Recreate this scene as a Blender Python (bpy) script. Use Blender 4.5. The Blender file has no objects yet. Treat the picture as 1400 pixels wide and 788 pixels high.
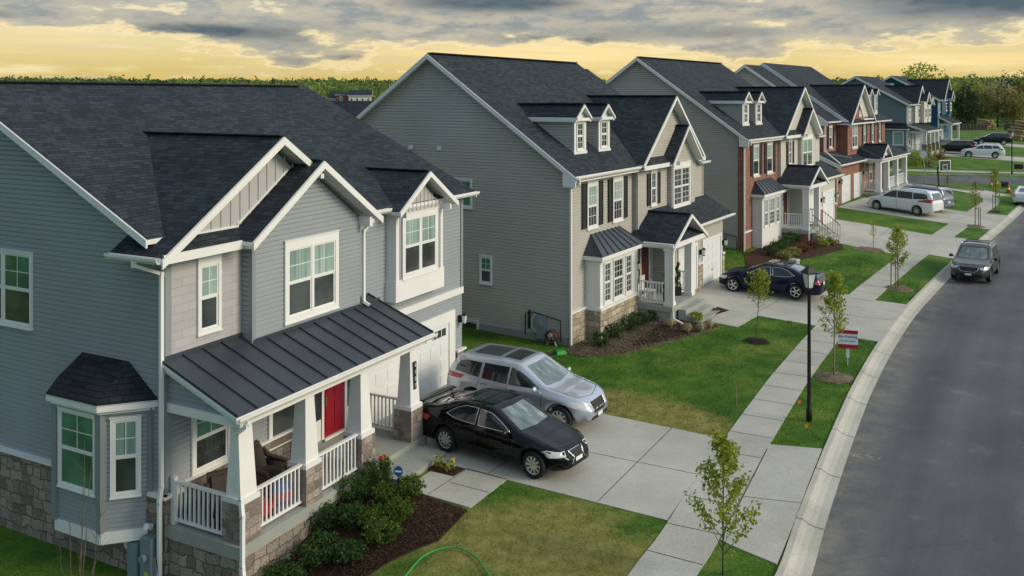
import bpy, bmesh, math, random
import numpy as np
from mathutils import Vector, Matrix
from mathutils.bvhtree import BVHTree
R = math.radians
random.seed(7)
scene = bpy.context.scene
COL = scene.collection

# ------------------------------------------------------------------ camera
cam = bpy.data.cameras.new("camera"); cam_ob = bpy.data.objects.new("camera", cam); COL.objects.link(cam_ob)
cam_ob.location = (0, 0, 9.5); cam_ob.rotation_euler = (R(90), 0, 0)
cam.sensor_width = 36; cam.lens = 31.37; cam.shift_y = -0.1879
cam.clip_start = 0.1; cam.clip_end = 12000
scene.camera = cam_ob

# ------------------------------------------------------------------ exposure
scene.view_settings.view_transform = 'Standard'; scene.view_settings.look = 'None'
scene.view_settings.exposure = 0.72; scene.view_settings.gamma = 1.0

# ------------------------------------------------------------------ sun (soft, low, from the street side)
SUN_EL, SUN_AZ = 26.0, 106.0           # azimuth measured clockwise from +Y
sun = bpy.data.lights.new("sun", 'SUN'); sun.energy = 1.5; sun.angle = R(22); sun.color = (1.0, 0.85, 0.62)
sun_ob = bpy.data.objects.new("sun", sun); COL.objects.link(sun_ob)
_d = Vector((math.sin(R(SUN_AZ)) * math.cos(R(SUN_EL)), math.cos(R(SUN_AZ)) * math.cos(R(SUN_EL)), math.sin(R(SUN_EL))))
sun_ob.rotation_euler = _d.to_track_quat('Z', 'Y').to_euler()

# ------------------------------------------------------------------ world: Nishita sky behind a broken evening cloud deck
world = bpy.data.worlds.new("World"); scene.world = world; world.use_nodes = True
def build_world():
    nt = world.node_tree; N = nt.nodes; L = nt.links; N.clear()
    def nd(t, **k):
        n = N.new(t)
        for a, b in k.items(): setattr(n, a, b)
        return n
    def val(s, x):
        if isinstance(x, (int, float)): s.default_value = x
        else: L.new(x, s)
    def mth(op, a, b=0.0, c=None):
        n = nd('ShaderNodeMath', operation=op); val(n.inputs[0], a); val(n.inputs[1], b)
        if c is not None: val(n.inputs[2], c)
        return n.outputs[0]
    def mapr(x, a, b, c=0.0, d=1.0):
        n = nd('ShaderNodeMapRange', interpolation_type='SMOOTHSTEP'); val(n.inputs[0], x)
        for i, v in enumerate((a, b, c, d)): n.inputs[i + 1].default_value = v
        return n.outputs[0]
    def mix(f, a, b):
        n = nd('ShaderNodeMix', data_type='RGBA'); val(n.inputs[0], f)
        for s, v in ((n.inputs[6], a), (n.inputs[7], b)):
            if isinstance(v, tuple): s.default_value = (*v, 1)
            else: L.new(v, s)
        return n.outputs[2]
    sky = nd('ShaderNodeTexSky', sky_type='NISHITA', sun_disc=False)
    sky.sun_elevation = R(SUN_EL); sky.sun_rotation = R(SUN_AZ); sky.dust_density = 2.0
    bg_sky = nd('ShaderNodeBackground'); L.new(sky.outputs[0], bg_sky.inputs[0]); bg_sky.inputs[1].default_value = 0.10
    tc = nd('ShaderNodeTexCoord'); sx = nd('ShaderNodeSeparateXYZ'); L.new(tc.outputs['Generated'], sx.inputs[0])
    X, Y, Z = sx.outputs
    az = mth('MULTIPLY', mth('ARCTAN2', X, Y), 57.2958)      # degrees east of +Y
    el = mth('MULTIPLY', mth('ARCSINE', Z), 57.2958)
    def tex(sa, se, scale, det=5, rough=.55, ox=0.0):
        cb = nd('ShaderNodeCombineXYZ'); val(cb.inputs[0], mth('MULTIPLY_ADD', az, sa, ox)); val(cb.inputs[1], mth('MULTIPLY', el, se))
        n = nd('ShaderNodeTexNoise'); n.inputs['Scale'].default_value = scale; n.inputs['Detail'].default_value = det; n.inputs['Roughness'].default_value = rough
        L.new(cb.outputs[0], n.inputs['Vector']); return n.outputs['Fac']
    # open evening sky by elevation
    rp = nd('ShaderNodeValToRGB'); val(rp.inputs[0], mth('DIVIDE', el, 12.0)); cr = rp.color_ramp
    stops = [(0.0, (.44, .335, .085)), (.10, (.51, .395, .125)), (.22, (.57, .47, .205)), (.36, (.56, .51, .32)), (.60, (.38, .43, .44)), (1.0, (.40, .46, .52))]
    while len(cr.elements) < len(stops): cr.elements.new(.5)
    for e, (p, c) in zip(cr.elements, stops): e.position = p; e.color = (*c, 1)
    def bank(a0, e0, wa, we):
        u = mth('DIVIDE', mth('SUBTRACT', az, a0), wa); v = mth('DIVIDE', mth('SUBTRACT', el, e0), we)
        r2 = mth('ADD', mth('MULTIPLY', u, u), mth('MULTIPLY', v, v))
        return mth('POWER', 2.71828, mth('MULTIPLY', r2, -1.0))
    def banks(lst):
        t = None
        for a0, e0, wa, we, k in lst: b = mth('MULTIPLY', bank(a0, e0, wa, we), k); t = b if t is None else mth('ADD', t, b)
        return t
    glow = banks(((2, 2.6, 9, .9, .75), (26, 2.0, 7, .6, .65), (-14, 3.2, 5, .5, .25), (15, 4.4, 5, .4, .35), (-27, 3.6, 6, 1.0, .25)))
    base = mix(mth('MINIMUM', glow, 1.0), rp.outputs[0], (.84, .64, .31))
    n4 = tex(.05, 1.0, 2.3, 6, .6, 4.4); base = mix(mapr(n4, .46, .72, 0, .55), base, (.50, .415, .27)); base = mix(mapr(tex(.07, .55, 1.8, 5, .6, 9.1), .52, .75, 0, .6), base, (.80, .70, .46))
    n1 = tex(.10, .36, 1.5, 8, .58)
    n2 = tex(.24, .80, 1.6, 7, .62, 7.7)
    n3 = tex(.05, .30, 1.4, 4, .5, 2.3)
    big = banks(((-19, 4.2, 8, .8, .26), (-13.5, 2.3, 6.5, .85, .24), (-5, 4.3, 8, 1.3, .20), (-3, 5.9, 7, .7, .26), (-30, 4.7, 4, .45, .22), (28, 5.2, 10, 1.2, .34), (14, 3.3, 11, 1.2, .17), (8, 5.0, 10, 1.2, .22), (-26, 6.2, 12, .6, .20),
                  (-27, 2.4, 8, 1.5, -.30), (1, 2.45, 7, .55, -.24), (27, 2.0, 6, .5, -.22), (-6, 1.0, 10, .6, -.22), (17, 4.5, 5, .25, -.10)))
    dens = mth('ADD', mth('ADD', n1, mth('MULTIPLY', mth('SUBTRACT', n2, .5), .62)), mth('ADD', big, mapr(el, 2.2, 5.4, -.08, .10)))
    fac = mapr(dens, .45, .72)
    dark = mth('ADD', banks(((-19, 3.95, 6, .5, .55), (-1.5, 5.9, 6, .55, .75), (-31, 4.5, 3, .35, .5), (29, 5.4, 8, 1.0, .85), (-12, 2.2, 5, .6, .30), (10, 4.0, 7, .5, .25), (2, 3.6, 6, .4, .30))), mth('MULTIPLY', mth('SUBTRACT', n3, .5), 1.1))
    core = mapr(mth('ADD', dark, mth('MULTIPLY', mth('SUBTRACT', n2, .5), 1.2)), .02, .80)
    lit = mix(mapr(n2, .34, .66), (.19, .215, .225), (.43, .385, .295))
    cloud = mix(core, lit, (.045, .070, .098))
    rim = mth('MULTIPLY', mapr(dens, .47, .53), mapr(dens, .62, .54))
    edge = mix(mth('MULTIPLY', rim, .5), mix(fac, base, cloud), (.84, .66, .36))
    # higher up (never in the picture): an even bright overcast, brightest over the street side
    k = mth('ADD', mth('MULTIPLY', X, .995), mth('MULTIPLY', Y, .10))
    high = mix(mapr(k, -1.0, 1.0), (.105, .165, .215), (.54, .61, .685))
    high = mix(mth('MULTIPLY', mapr(n1, .35, .7), .3), high, (.28, .33, .385))
    edge = mix(1.0, edge, (.87, .86, .85)); edge.node.blend_type = 'MULTIPLY'
    col = mix(mth('MAXIMUM', mapr(el, 7.5, 14.0), mapr(Y, .72, .25)), edge, high)
    bg_c = nd('ShaderNodeBackground'); L.new(col, bg_c.inputs[0]); bg_c.inputs[1].default_value = 1.0
    mx = nd('ShaderNodeMixShader'); mx.inputs[0].default_value = .92
    L.new(bg_sky.outputs[0], mx.inputs[1]); L.new(bg_c.outputs[0], mx.inputs[2])
    out = nd('ShaderNodeOutputWorld'); L.new(mx.outputs[0], out.inputs[0])
build_world()

# ------------------------------------------------------------------ materials
MAT = {}
class Sh:
    """small helper round one material's node tree"""
    def __init__(s, name, rough=.6, spec=.5, metal=0.0):
        m = bpy.data.materials.new(name); m.use_nodes = True; s.m = m; MAT[name] = m
        s.nt = m.node_tree; s.p = s.nt.nodes['Principled BSDF']
        s.p.inputs['Roughness'].default_value = rough; s.p.inputs['Metallic'].default_value = metal
        s.p.inputs['Specular IOR Level'].default_value = spec
    def n(s, t, **k):
        n = s.nt.nodes.new(t)
        for a, b in k.items(): setattr(n, a, b)
        return n
    def L(s, a, b): s.nt.links.new(a, b)
    def coord(s, kind='Object', scale=(1, 1, 1)):
        t = s.n('ShaderNodeTexCoord'); m = s.n('ShaderNodeMapping'); m.inputs['Scale'].default_value = scale
        s.L(t.outputs[kind], m.inputs[0]); return m.outputs[0]
    def noise(s, vec, scale, det=4, rough=.55):
        n = s.n('ShaderNodeTexNoise'); n.inputs['Scale'].default_value = scale; n.inputs['Detail'].default_value = det; n.inputs['Roughness'].default_value = rough
        s.L(vec, n.inputs['Vector']); return n.outputs['Fac']
    def ramp(s, f, stops, interp='LINEAR'):
        r = s.n('ShaderNodeValToRGB'); s.L(f, r.inputs[0]); c = r.color_ramp; c.interpolation = interp
        while len(c.elements) < len(stops): c.elements.new(.5)
        for e, (p, col) in zip(c.elements, stops): e.position = p; e.color = (*col, 1)
        return r.outputs[0]
    def mix(s, f, a, b, mode='MIX'):
        n = s.n('ShaderNodeMix', data_type='RGBA', blend_type=mode)
        for sk, v in ((n.inputs[0], f), (n.inputs[6], a), (n.inputs[7], b)):
            if isinstance(v, tuple): sk.default_value = (*v, 1)
            elif isinstance(v, (int, float)): sk.default_value = v
            else: s.L(v, sk)
        return n.outputs[2]
    def base(s, c):
        if isinstance(c, tuple): s.p.inputs['Base Color'].default_value = (*c, 1)
        else: s.L(c, s.p.inputs['Base Color'])
    def bump(s, h, strength=.3, dist=.02):
        b = s.n('ShaderNodeBump'); b.inputs['Strength'].default_value = strength; b.inputs['Distance'].default_value = dist
        s.L(h, b.inputs['Height']); s.L(b.outputs[0], s.p.inputs['Normal'])

def worn(name, c, rough=.6, amt=.12, scale=1.3, spec=.4, fine=0.0, metal=0.0, bump=0.0):
    """a surface whose colour wanders a little: weather, dust"""
    s = Sh(name, rough, spec, metal); v = s.coord()
    f = s.noise(v, scale, 5)
    d = tuple(x * (1 - amt) for x in c); l = tuple(min(1, x * (1 + amt)) for x in c)
    col = s.ramp(f, [(.3, d), (.7, l)])
    if fine:
        g = s.noise(v, scale * 25, 3, .7); col = s.mix(fine, col, s.ramp(g, [(.3, (.0, .0, .0)), (.7, tuple(min(1, x * 2) for x in c))]), 'MIX')
    s.base(col)
    if bump: s.bump(s.noise(v, scale * 30, 4), bump, .01)
    return s.m

def make_materials():
    worn('white_trim', (.71, .715, .70), .45, .05, .9)
    worn('white_door', (.69, .715, .72), .4, .04, .7)
    worn('siding_gray', (.285, .316, .338), .5, .09, .35)
    worn('siding_tan', (.425, .41, .37), .5, .08, .35)
    worn('siding_cream', (.55, .53, .475), .5, .06, .5)
    worn('siding_slate', (.17, .21, .225), .5, .06, .5)
    worn('siding_navy', (.012, .075, .14), .5, .1, .5)
    worn('batten_gray', (.42, .425, .425), .5, .05, .7)
    worn('corner_dark', (.22, .25, .26), .5, .05, .7)
    worn('foundation', (.25, .26, .26), .85, .15, .8, fine=.15, bump=.2)
    worn('shutter_black', (.018, .020, .022), .5, .2, 2)
    worn('black_metal', (.012, .012, .013), .4, .2, 2)
    worn('iron', (.13, .13, .13), .5, .1, 2)
    worn('door_red', (.25, .010, .022), .35, .06, 2)
    worn('door_maroon', (.07, .017, .012), .4, .06, 2)
    worn('metal_roof', (.036, .045, .057), .38, .12, .7, spec=.5)
    worn('meter_gray', (.20, .25, .28), .5, .1, 2)
    worn('util_green', (.35, .42, .36), .6, .05, 2)
    worn('bark', (.11, .085, .062), .9, .25, 9, bump=.5)
    worn('bark_pale', (.21, .18, .15), .9, .2, 9, bump=.4)
    worn('wicker', (.045, .036, .028), .8, .3, 12, bump=.6)
    worn('cushion', (.05, .042, .034), .9, .15, 5)
    worn('terracotta', (.16, .06, .035), .8, .1, 4)
    worn('pot_dark', (.02, .02, .022), .6, .1, 4)
    worn('toy_red', (.42, .014, .018), .4, .05, 2)
    worn('toy_blue', (.02, .08, .38), .4, .05, 2)
    worn('flag_orange', (.75, .09, .015), .6, .05, 2)
    worn('hose_green', (.015, .30, .045), .4, .05, 2)
    worn('hose_rust', (.13, .038, .018), .5, .1, 2)
    worn('brass', (.35, .25, .09), .35, .1, 3, metal=.8)
    worn('steel', (.55, .56, .57), .3, .08, 3, metal=.9)
    worn('sign_white', (.70, .73, .78), .5, .03, 2)
    worn('sign_red', (.34, .012, .022), .5, .05, 2)
    worn('sign_navy', (.01, .02, .07), .5, .05, 2)
    worn('sign_blue', (.012, .09, .30), .4, .05, 2)
    worn('stake_wood', (.20, .16, .11), .9, .15, 8)
    worn('log', (.42, .28, .15), .9, .25, 3)
    worn('silt_fabric', (.022, .025, .03), .8, .2, .6)
    worn('petal_red', (.50, .012, .02), .6, .1, 6); worn('petal_yellow', (.62, .5, .04), .6, .1, 6); worn('petal_pink', (.5, .10, .16), .6, .1, 6)
    worn('straw', (.36, .29, .17), .9, .2, 8)
    worn('far_brick', (.28, .10, .06), .9, .1, 2)
    # glass: dark room or pale blind under clear coat, reflections painted into the colour
    for nm, c in (('glass_dark', (.045, .055, .055)), ('glass_blind', (.26, .37, .34)), ('glass_green', (.055, .16, .11)), ('glass_car', (.020, .030, .033)), ('glass_wind', (.075, .115, .115))):
        s = Sh(nm, .5 if nm == 'glass_blind' else .06, .5); v = s.coord()
        s.base(s.ramp(s.noise(v, .9, 3), [(.32, tuple(x * .5 for x in c)), (.68, tuple(min(1, x * 1.7) for x in c))]) if 'blind' not in nm else s.mix(1.0, s.ramp(s.noise(s.coord('Object', (9, 9, .35)), 1.0, 3), [(.35, tuple(x * .72 for x in c)), (.65, tuple(min(1, x * 1.2) for x in c))]), s.ramp(s.noise(v, .5, 2), [(.35, (.7, .74, .74)), (.65, (1.15, 1.12, 1.1))]), 'MULTIPLY'))
        s.p.inputs['Coat Weight'].default_value = 1.0; s.p.inputs['Coat Roughness'].default_value = .03
        if nm == 'glass_wind': s.base(s.ramp(s.noise(s.coord('Object', (1.2, 3.5, 2.0)), 1.3, 5, .65), [(.36, (.030, .050, .052)), (.55, (.10, .145, .14)), (.70, (.32, .38, .36))]))  # windshield: pale streaks of reflected sky painted into the base colour
        if 'car' not in nm and 'wind' not in nm: s.bump(s.noise(v, .9, 2), .02, .05)
    s = Sh('lamp_glass', .15, .5); s.base((.62, .64, .62)); s.p.inputs['Coat Weight'].default_value = 1
    s = Sh('lamp_lit', .4, .5); s.base((.9, .7, .4)); s.p.inputs['Emission Color'].default_value = (1, .62, .25, 1); s.p.inputs['Emission Strength'].default_value = 1.6
    # shingles
    for nm, k in (('shingle', 1.0), ('shingle_dark', .6)):
        s = Sh(nm, .9, .25); v = s.coord('UV'); br = s.n('ShaderNodeTexBrick'); s.L(v, br.inputs['Vector'])
        br.inputs['Scale'].default_value = 1; br.inputs['Brick Width'].default_value = .25; br.inputs['Row Height'].default_value = .135
        br.inputs['Mortar Size'].default_value = .008; br.inputs['Bias'].default_value = 0; br.offset = .37; br.squash = 1.4; br.squash_frequency = 3
        br.inputs['Color1'].default_value = (.017 * k, .024 * k, .031 * k, 1); br.inputs['Color2'].default_value = (.040 * k, .052 * k, .064 * k, 1); br.inputs['Mortar'].default_value = (.007 * k, .011 * k, .016 * k, 1)
        big = s.noise(v, .35, 4); gr = s.noise(v, 45, 3, .7)
        c = s.mix(1.0, br.outputs['Color'], s.ramp(big, [(.3, (.75, .78, .82)), (.7, (1.15, 1.12, 1.08))]), 'MULTIPLY')
        c = s.mix(1.0, c, s.ramp(gr, [(.25, (.55, .55, .55)), (.75, (1.5, 1.5, 1.5))]), 'MULTIPLY'); s.base(c)
        # courses: saw-tooth height so that each row overhangs the next
        sp = s.n('ShaderNodeSeparateXYZ'); s.L(v, sp.inputs[0]); m1 = s.n('ShaderNodeMath', operation='DIVIDE'); s.L(sp.outputs[1], m1.inputs[0]); m1.inputs[1].default_value = .135
        fr = s.n('ShaderNodeMath', operation='FRACT'); s.L(m1.outputs[0], fr.inputs[0]); iv = s.n('ShaderNodeMath', operation='MULTIPLY_ADD'); s.L(fr.outputs[0], iv.inputs[0]); iv.inputs[1].default_value = -.6
        s.L(br.outputs['Fac'], iv.inputs[2]); s.bump(iv.outputs[0], .8, .016)
    # brick
    s = Sh('brick', .9, .3); v = s.coord('UV'); br = s.n('ShaderNodeTexBrick'); s.L(v, br.inputs['Vector'])
    br.inputs['Scale'].default_value = 1; br.inputs['Brick Width'].default_value = .21; br.inputs['Row Height'].default_value = .075; br.inputs['Mortar Size'].default_value = .008
    br.inputs['Color1'].default_value = (.27, .105, .066, 1); br.inputs['Color2'].default_value = (.185, .070, .047, 1); br.inputs['Mortar'].default_value = (.30, .25, .21, 1)
    s.base(s.mix(1.0, br.outputs['Color'], s.ramp(s.noise(v, .9, 4), [(.3, (.85, .8, .8)), (.7, (1.15, 1.15, 1.1))]), 'MULTIPLY'))
    iv = s.n('ShaderNodeMath', operation='MULTIPLY'); s.L(br.outputs['Fac'], iv.inputs[0]); iv.inputs[1].default_value = -1; s.bump(iv.outputs[0], .5, .01)
    # laid stone: courses pushed out of true, every stone its own tone
    for nm, c0, c1, c2, w_, h_, warp, mort in (('stone', (.185, .150, .118), (.375, .315, .245), (.275, .245, .212), .40, .25, .30, (.150, .132, .112)),
                                     ('stone_block', (.17, .138, .115), (.39, .33, .275), (.275, .24, .21), .36, .185, .10, (.33, .31, .275)),
                                     ('stone_buff', (.30, .255, .19), (.54, .475, .365), (.41, .35, .265), .38, .24, .28, (.27, .24, .19))):
        s = Sh(nm, .9, .3); v = s.coord('UV')
        w = s.n('ShaderNodeTexNoise'); w.inputs['Scale'].default_value = 2.6; w.inputs['Detail'].default_value = 2; s.L(v, w.inputs['Vector'])
        sb = s.n('ShaderNodeVectorMath', operation='SUBTRACT'); s.L(w.outputs['Color'], sb.inputs[0]); sb.inputs[1].default_value = (.5, .5, .5)
        vm = s.n('ShaderNodeVectorMath', operation='MULTIPLY_ADD'); s.L(sb.outputs[0], vm.inputs[0]); vm.inputs[1].default_value = (warp, warp, 0); s.L(v, vm.inputs[2])
        br = s.n('ShaderNodeTexBrick'); s.L(vm.outputs[0], br.inputs['Vector']); br.offset = .43; br.squash = .62; br.squash_frequency = 2; br.offset_frequency = 2
        br.inputs['Scale'].default_value = 1; br.inputs['Brick Width'].default_value = w_; br.inputs['Row Height'].default_value = h_; br.inputs['Mortar Size'].default_value = .013; br.inputs['Mortar Smooth'].default_value = .6
        br.inputs['Color1'].default_value = (0, 0, 0, 1); br.inputs['Color2'].default_value = (1, 1, 1, 1); br.inputs['Mortar'].default_value = (.5, .5, .5, 1)
        c = s.ramp(br.outputs['Color'], [(0, c0), (.5, c2), (1, c1)])
        c = s.mix(1.0, c, s.ramp(s.noise(v, 26, 5, .65), [(.3, (.72, .72, .72)), (.7, (1.25, 1.25, 1.25))]), 'MULTIPLY')
        s.base(s.mix(br.outputs['Fac'], c, mort)); iv = s.n('ShaderNodeMath', operation='MULTIPLY_ADD'); s.L(br.outputs['Fac'], iv.inputs[0]); iv.inputs[1].default_value = -1.2; s.L(s.noise(v, 14, 5), iv.inputs[2]); s.bump(iv.outputs[0], 1.0, .05)
    # shakes (wide staggered boards)
    s = Sh('shake', .7, .3); v = s.coord('UV'); br = s.n('ShaderNodeTexBrick'); s.L(v, br.inputs['Vector']); br.inputs['Scale'].default_value = 1
    br.inputs['Brick Width'].default_value = .42; br.inputs['Row Height'].default_value = .19; br.inputs['Mortar Size'].default_value = .005
    br.inputs['Color1'].default_value = (.365, .365, .37, 1); br.inputs['Color2'].default_value = (.41, .405, .405, 1); br.inputs['Mortar'].default_value = (.27, .27, .275, 1); s.base(br.outputs['Color'])
    # ground
    def ground(nm, cols, sc1, sc2, rough=.95, bump=.4, dist=.03, extra=None, kind='Object'):
        s = Sh(nm, rough, .2); v = s.coord(kind); a = s.noise(v, sc1, 6, .6); b = s.noise(v, sc2, 4, .7)
        c = s.ramp(a, cols); c = s.mix(1.0, c, s.ramp(b, [(.28, (.55, .55, .55)), (.72, (1.45, 1.45, 1.45))]), 'MULTIPLY')
        if extra: c = extra(s, v, c)
        s.base(c); s.bump(b, bump, dist); return s
    def grass_extra(s, v, c):
        at = s.n('ShaderNodeAttribute', attribute_name='tint'); f = at.outputs['Fac']
        dry = s.ramp(s.noise(v, 2.6, 5, .7), [(.3, (.12, .13, .028)), (.7, (.30, .27, .085))])
        mm = s.n('ShaderNodeMath', operation='MULTIPLY_ADD'); s.L(s.noise(v, 1.1, 5, .65), mm.inputs[0]); mm.inputs[1].default_value = 1.3; s.L(f, mm.inputs[2])
        mr = s.n('ShaderNodeMapRange', interpolation_type='SMOOTHSTEP'); s.L(mm.outputs[0], mr.inputs[0]); mr.inputs[1].default_value = .85; mr.inputs[2].default_value = 1.45
        return s.mix(mr.outputs[0], c, dry)
    ground('grass', [(.28, (.022, .072, .006)), (.44, (.046, .120, .011)), (.56, (.080, .158, .018)), (.74, (.15, .185, .036))], .55, 14, extra=grass_extra, bump=.6, dist=.05)
    ground('mulch', [(.3, (.030, .015, .010)), (.7, (.085, .044, .026))], 1.5, 22, bump=1.0, dist=.05)
    ground('mulch_black', [(.3, (.010, .009, .010)), (.7, (.035, .028, .026))], 1.5, 20, bump=1.0, dist=.05)
    ground('mulch_pale', [(.3, (.10, .075, .05)), (.7, (.21, .17, .12))], 2.5, 14, bump=1.0, dist=.05)
    def stain(s, v, c):
        f = s.noise(v, .25, 4, .6); c = s.mix(1.0, c, s.ramp(f, [(.35, (.86, .86, .85)), (.65, (1.08, 1.08, 1.08))]), 'MULTIPLY')
        g = s.noise(v, 1.9, 6, .75); return s.mix(1.0, c, s.ramp(g, [(.60, (1, 1, 1)), (.74, (.80, .79, .77))]), 'MULTIPLY')
    ground('concrete', [(.3, (.385, .380, .338)), (.7, (.45, .443, .398))], .8, 60, rough=.85, bump=.08, dist=.01, extra=stain)
    ground('curb_concrete', [(.3, (.38, .37, .325)), (.7, (.47, .455, .40))], .8, 50, rough=.85, bump=.1, dist=.01, extra=stain)
    ground('porch_concrete', [(.3, (.26, .28, .255)), (.7, (.34, .355, .32))], 1.4, 50, rough=.85, bump=.08, dist=.01, extra=stain)
    ground('joint', [(.3, (.05, .05, .045)), (.7, (.09, .085, .075))], 2, 40)
    def road_extra(s, v, c):
        vs = s.coord('Object', (.9, .055, 1)); 
        rot = s.n('ShaderNodeMapping'); rot.inputs['Rotation'].default_value = (0, 0, R(33)); t = s.n('ShaderNodeTexCoord'); s.L(t.outputs['Object'], rot.inputs[0])
        m2 = s.n('ShaderNodeMapping'); m2.inputs['Scale'].default_value = (.9, .05, 1); s.L(rot.outputs[0], m2.inputs[0])
        f = s.noise(m2.outputs[0], 1.0, 4, .6); c = s.mix(1.0, c, s.ramp(f, [(.3, (.80, .82, .86)), (.7, (1.22, 1.2, 1.16))]), 'MULTIPLY')
        g = s.noise(v, .8, 6, .75); c = s.mix(1.0, c, s.ramp(g, [(.58, (1, 1, 1)), (.76, (1.6, 1.54, 1.45))]), 'MULTIPLY')
        w = s.n('ShaderNodeTexNoise'); w.inputs['Scale'].default_value = .7; w.inputs['Detail'].default_value = 6; s.L(v, w.inputs['Vector']); vm = s.n('ShaderNodeVectorMath', operation='MULTIPLY_ADD'); s.L(w.outputs['Color'], vm.inputs[0]); vm.inputs[1].default_value = (2.2, 2.2, 0); s.L(v, vm.inputs[2])
        vo = s.n('ShaderNodeTexVoronoi', voronoi_dimensions='2D', feature='DISTANCE_TO_EDGE'); vo.inputs['Scale'].default_value = .14; s.L(vm.outputs[0], vo.inputs['Vector'])
        c = s.mix(1.0, c, s.ramp(vo.outputs['Distance'], [(.0, (.72, .72, .73)), (.0022, (1, 1, 1))]), 'MULTIPLY')
        at = s.n('ShaderNodeAttribute', attribute_name='grit'); gm = s.n('ShaderNodeMath', operation='MULTIPLY'); s.L(at.outputs['Fac'], gm.inputs[0]); s.L(s.ramp(s.noise(v, 1.4, 6, .7), [(.40, (0, 0, 0)), (.66, (1, 1, 1))]), gm.inputs[1]); c = s.mix(gm.outputs[0], c, (.215, .195, .165))
        at2 = s.n('ShaderNodeAttribute', attribute_name='track'); tm = s.n('ShaderNodeMath', operation='MULTIPLY'); s.L(at2.outputs['Fac'], tm.inputs[0]); s.L(s.noise(v, .35, 4, .6), tm.inputs[1]); c = s.mix(tm.outputs[0], c, (.060, .064, .070))
        p = s.noise(v, .22, 3, .5); return s.mix(1.0, c, s.ramp(p, [(.35, (.84, .86, .88)), (.65, (1.12, 1.11, 1.1))]), 'MULTIPLY')
    ground('asphalt', [(.3, (.090, .095, .100)), (.7, (.112, .116, .121))], .4, 55, rough=.8, bump=.25, dist=.012, extra=road_extra)
    # foliage
    def leaf(nm, a, b):
        s = Sh(nm, .6, .3); oi = s.n('ShaderNodeAttribute', attribute_name='shade')
        c = s.ramp(oi.outputs['Fac'], [(0, a), (1, b)])
        if 'blade' in nm:
            v = s.coord(); c = s.mix(1.0, c, s.ramp(s.noise(v, .55, 6, .6), [(.3, (.62, .66, .6)), (.5, (1, 1, 1)), (.7, (1.55, 1.32, 1.5))]), 'MULTIPLY'); c = s.mix(1.0, c, s.ramp(s.noise(v, 3.1, 4, .65), [(.36, (.6, .68, .6)), (.6, (1.15, 1.12, 1.1))]), 'MULTIPLY')
        s.base(c)
        tr = s.n('ShaderNodeBsdfTranslucent'); s.L(s.p.inputs['Base Color'].links[0].from_socket, tr.inputs[0]); mx = s.n('ShaderNodeMixShader'); mx.inputs[0].default_value = .45
        s.L(s.p.outputs[0], mx.inputs[1]); s.L(tr.outputs[0], mx.inputs[2]); s.L(mx.outputs[0], s.nt.nodes['Material Output'].inputs[0])
    leaf('leaf_box', (.045, .095, .014), (.13, .20, .03)); leaf('leaf_maple', (.18, .225, .024), (.40, .44, .06)); leaf('leaf_shrub', (.020, .062, .016), (.075, .150, .034)); leaf('leaf_lime', (.18, .235, .022), (.40, .46, .06))
    leaf('leaf_olive', (.17, .19, .055), (.36, .36, .11)); leaf('leaf_tan', (.25, .22, .11), (.46, .40, .21)); leaf('leaf_dark', (.020, .042, .022), (.06, .10, .042)); leaf('leaf_rust', (.085, .042, .018), (.22, .115, .045))
    leaf('leaf_forest', (.115, .185, .05), (.30, .37, .105)); leaf('leaf_far', (.066, .095, .042), (.092, .124, .056)); leaf('blade', (.045, .115, .008), (.150, .245, .034)); leaf('blade_dry', (.15, .155, .032), (.37, .33, .105))
    leaf('chip_pale', (.11, .085, .055), (.33, .27, .19)); leaf('chip', (.030, .015, .009), (.17, .10, .06))
    # cars
    def paint(nm, c, metal=.6, rough=.28):
        s = Sh(nm, rough, .2, metal); v = s.coord(); s.base(s.mix(s.noise(v, 2.5, 3), c, tuple(x * .85 for x in c)))
        s.p.inputs['Coat Weight'].default_value = .55 if max(c) < .08 else 1; s.p.inputs['Coat Roughness'].default_value = .03
        if max(c) < .08: s.p.inputs['Specular IOR Level'].default_value = .05
    paint('paint_black', (.0035, .004, .006), .0, .15); paint('paint_silver', (.50, .54, .60)); paint('paint_navy', (.006, .011, .036), .1, .15); paint('paint_graygreen', (.060, .068, .062), .4)
    paint('paint_white', (.80, .82, .84), .0, .35); paint('paint_bluegray', (.22, .27, .33)); paint('paint_darkblue', (.012, .018, .035), .3)
    worn('tyre', (.014, .014, .015), .85, .15, 6); worn('plastic_black', (.012, .012, .013), .6, .1, 4)
    s = Sh('rim', .25, .5, .9); s.base((.62, .63, .65)); s = Sh('chrome', .12, .5, 1.0); s.base((.75, .76, .78))
    s = Sh('head_glass', .08, .5); s.base((.55, .57, .58)); s.p.inputs['Coat Weight'].default_value = 1
    s = Sh('tail_glass', .12, .5); s.base((.40, .010, .014)); s.p.inputs['Coat Weight'].default_value = 1
    s = Sh('amber', .12, .5); s.base((.7, .16, .02))
make_materials()

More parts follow.
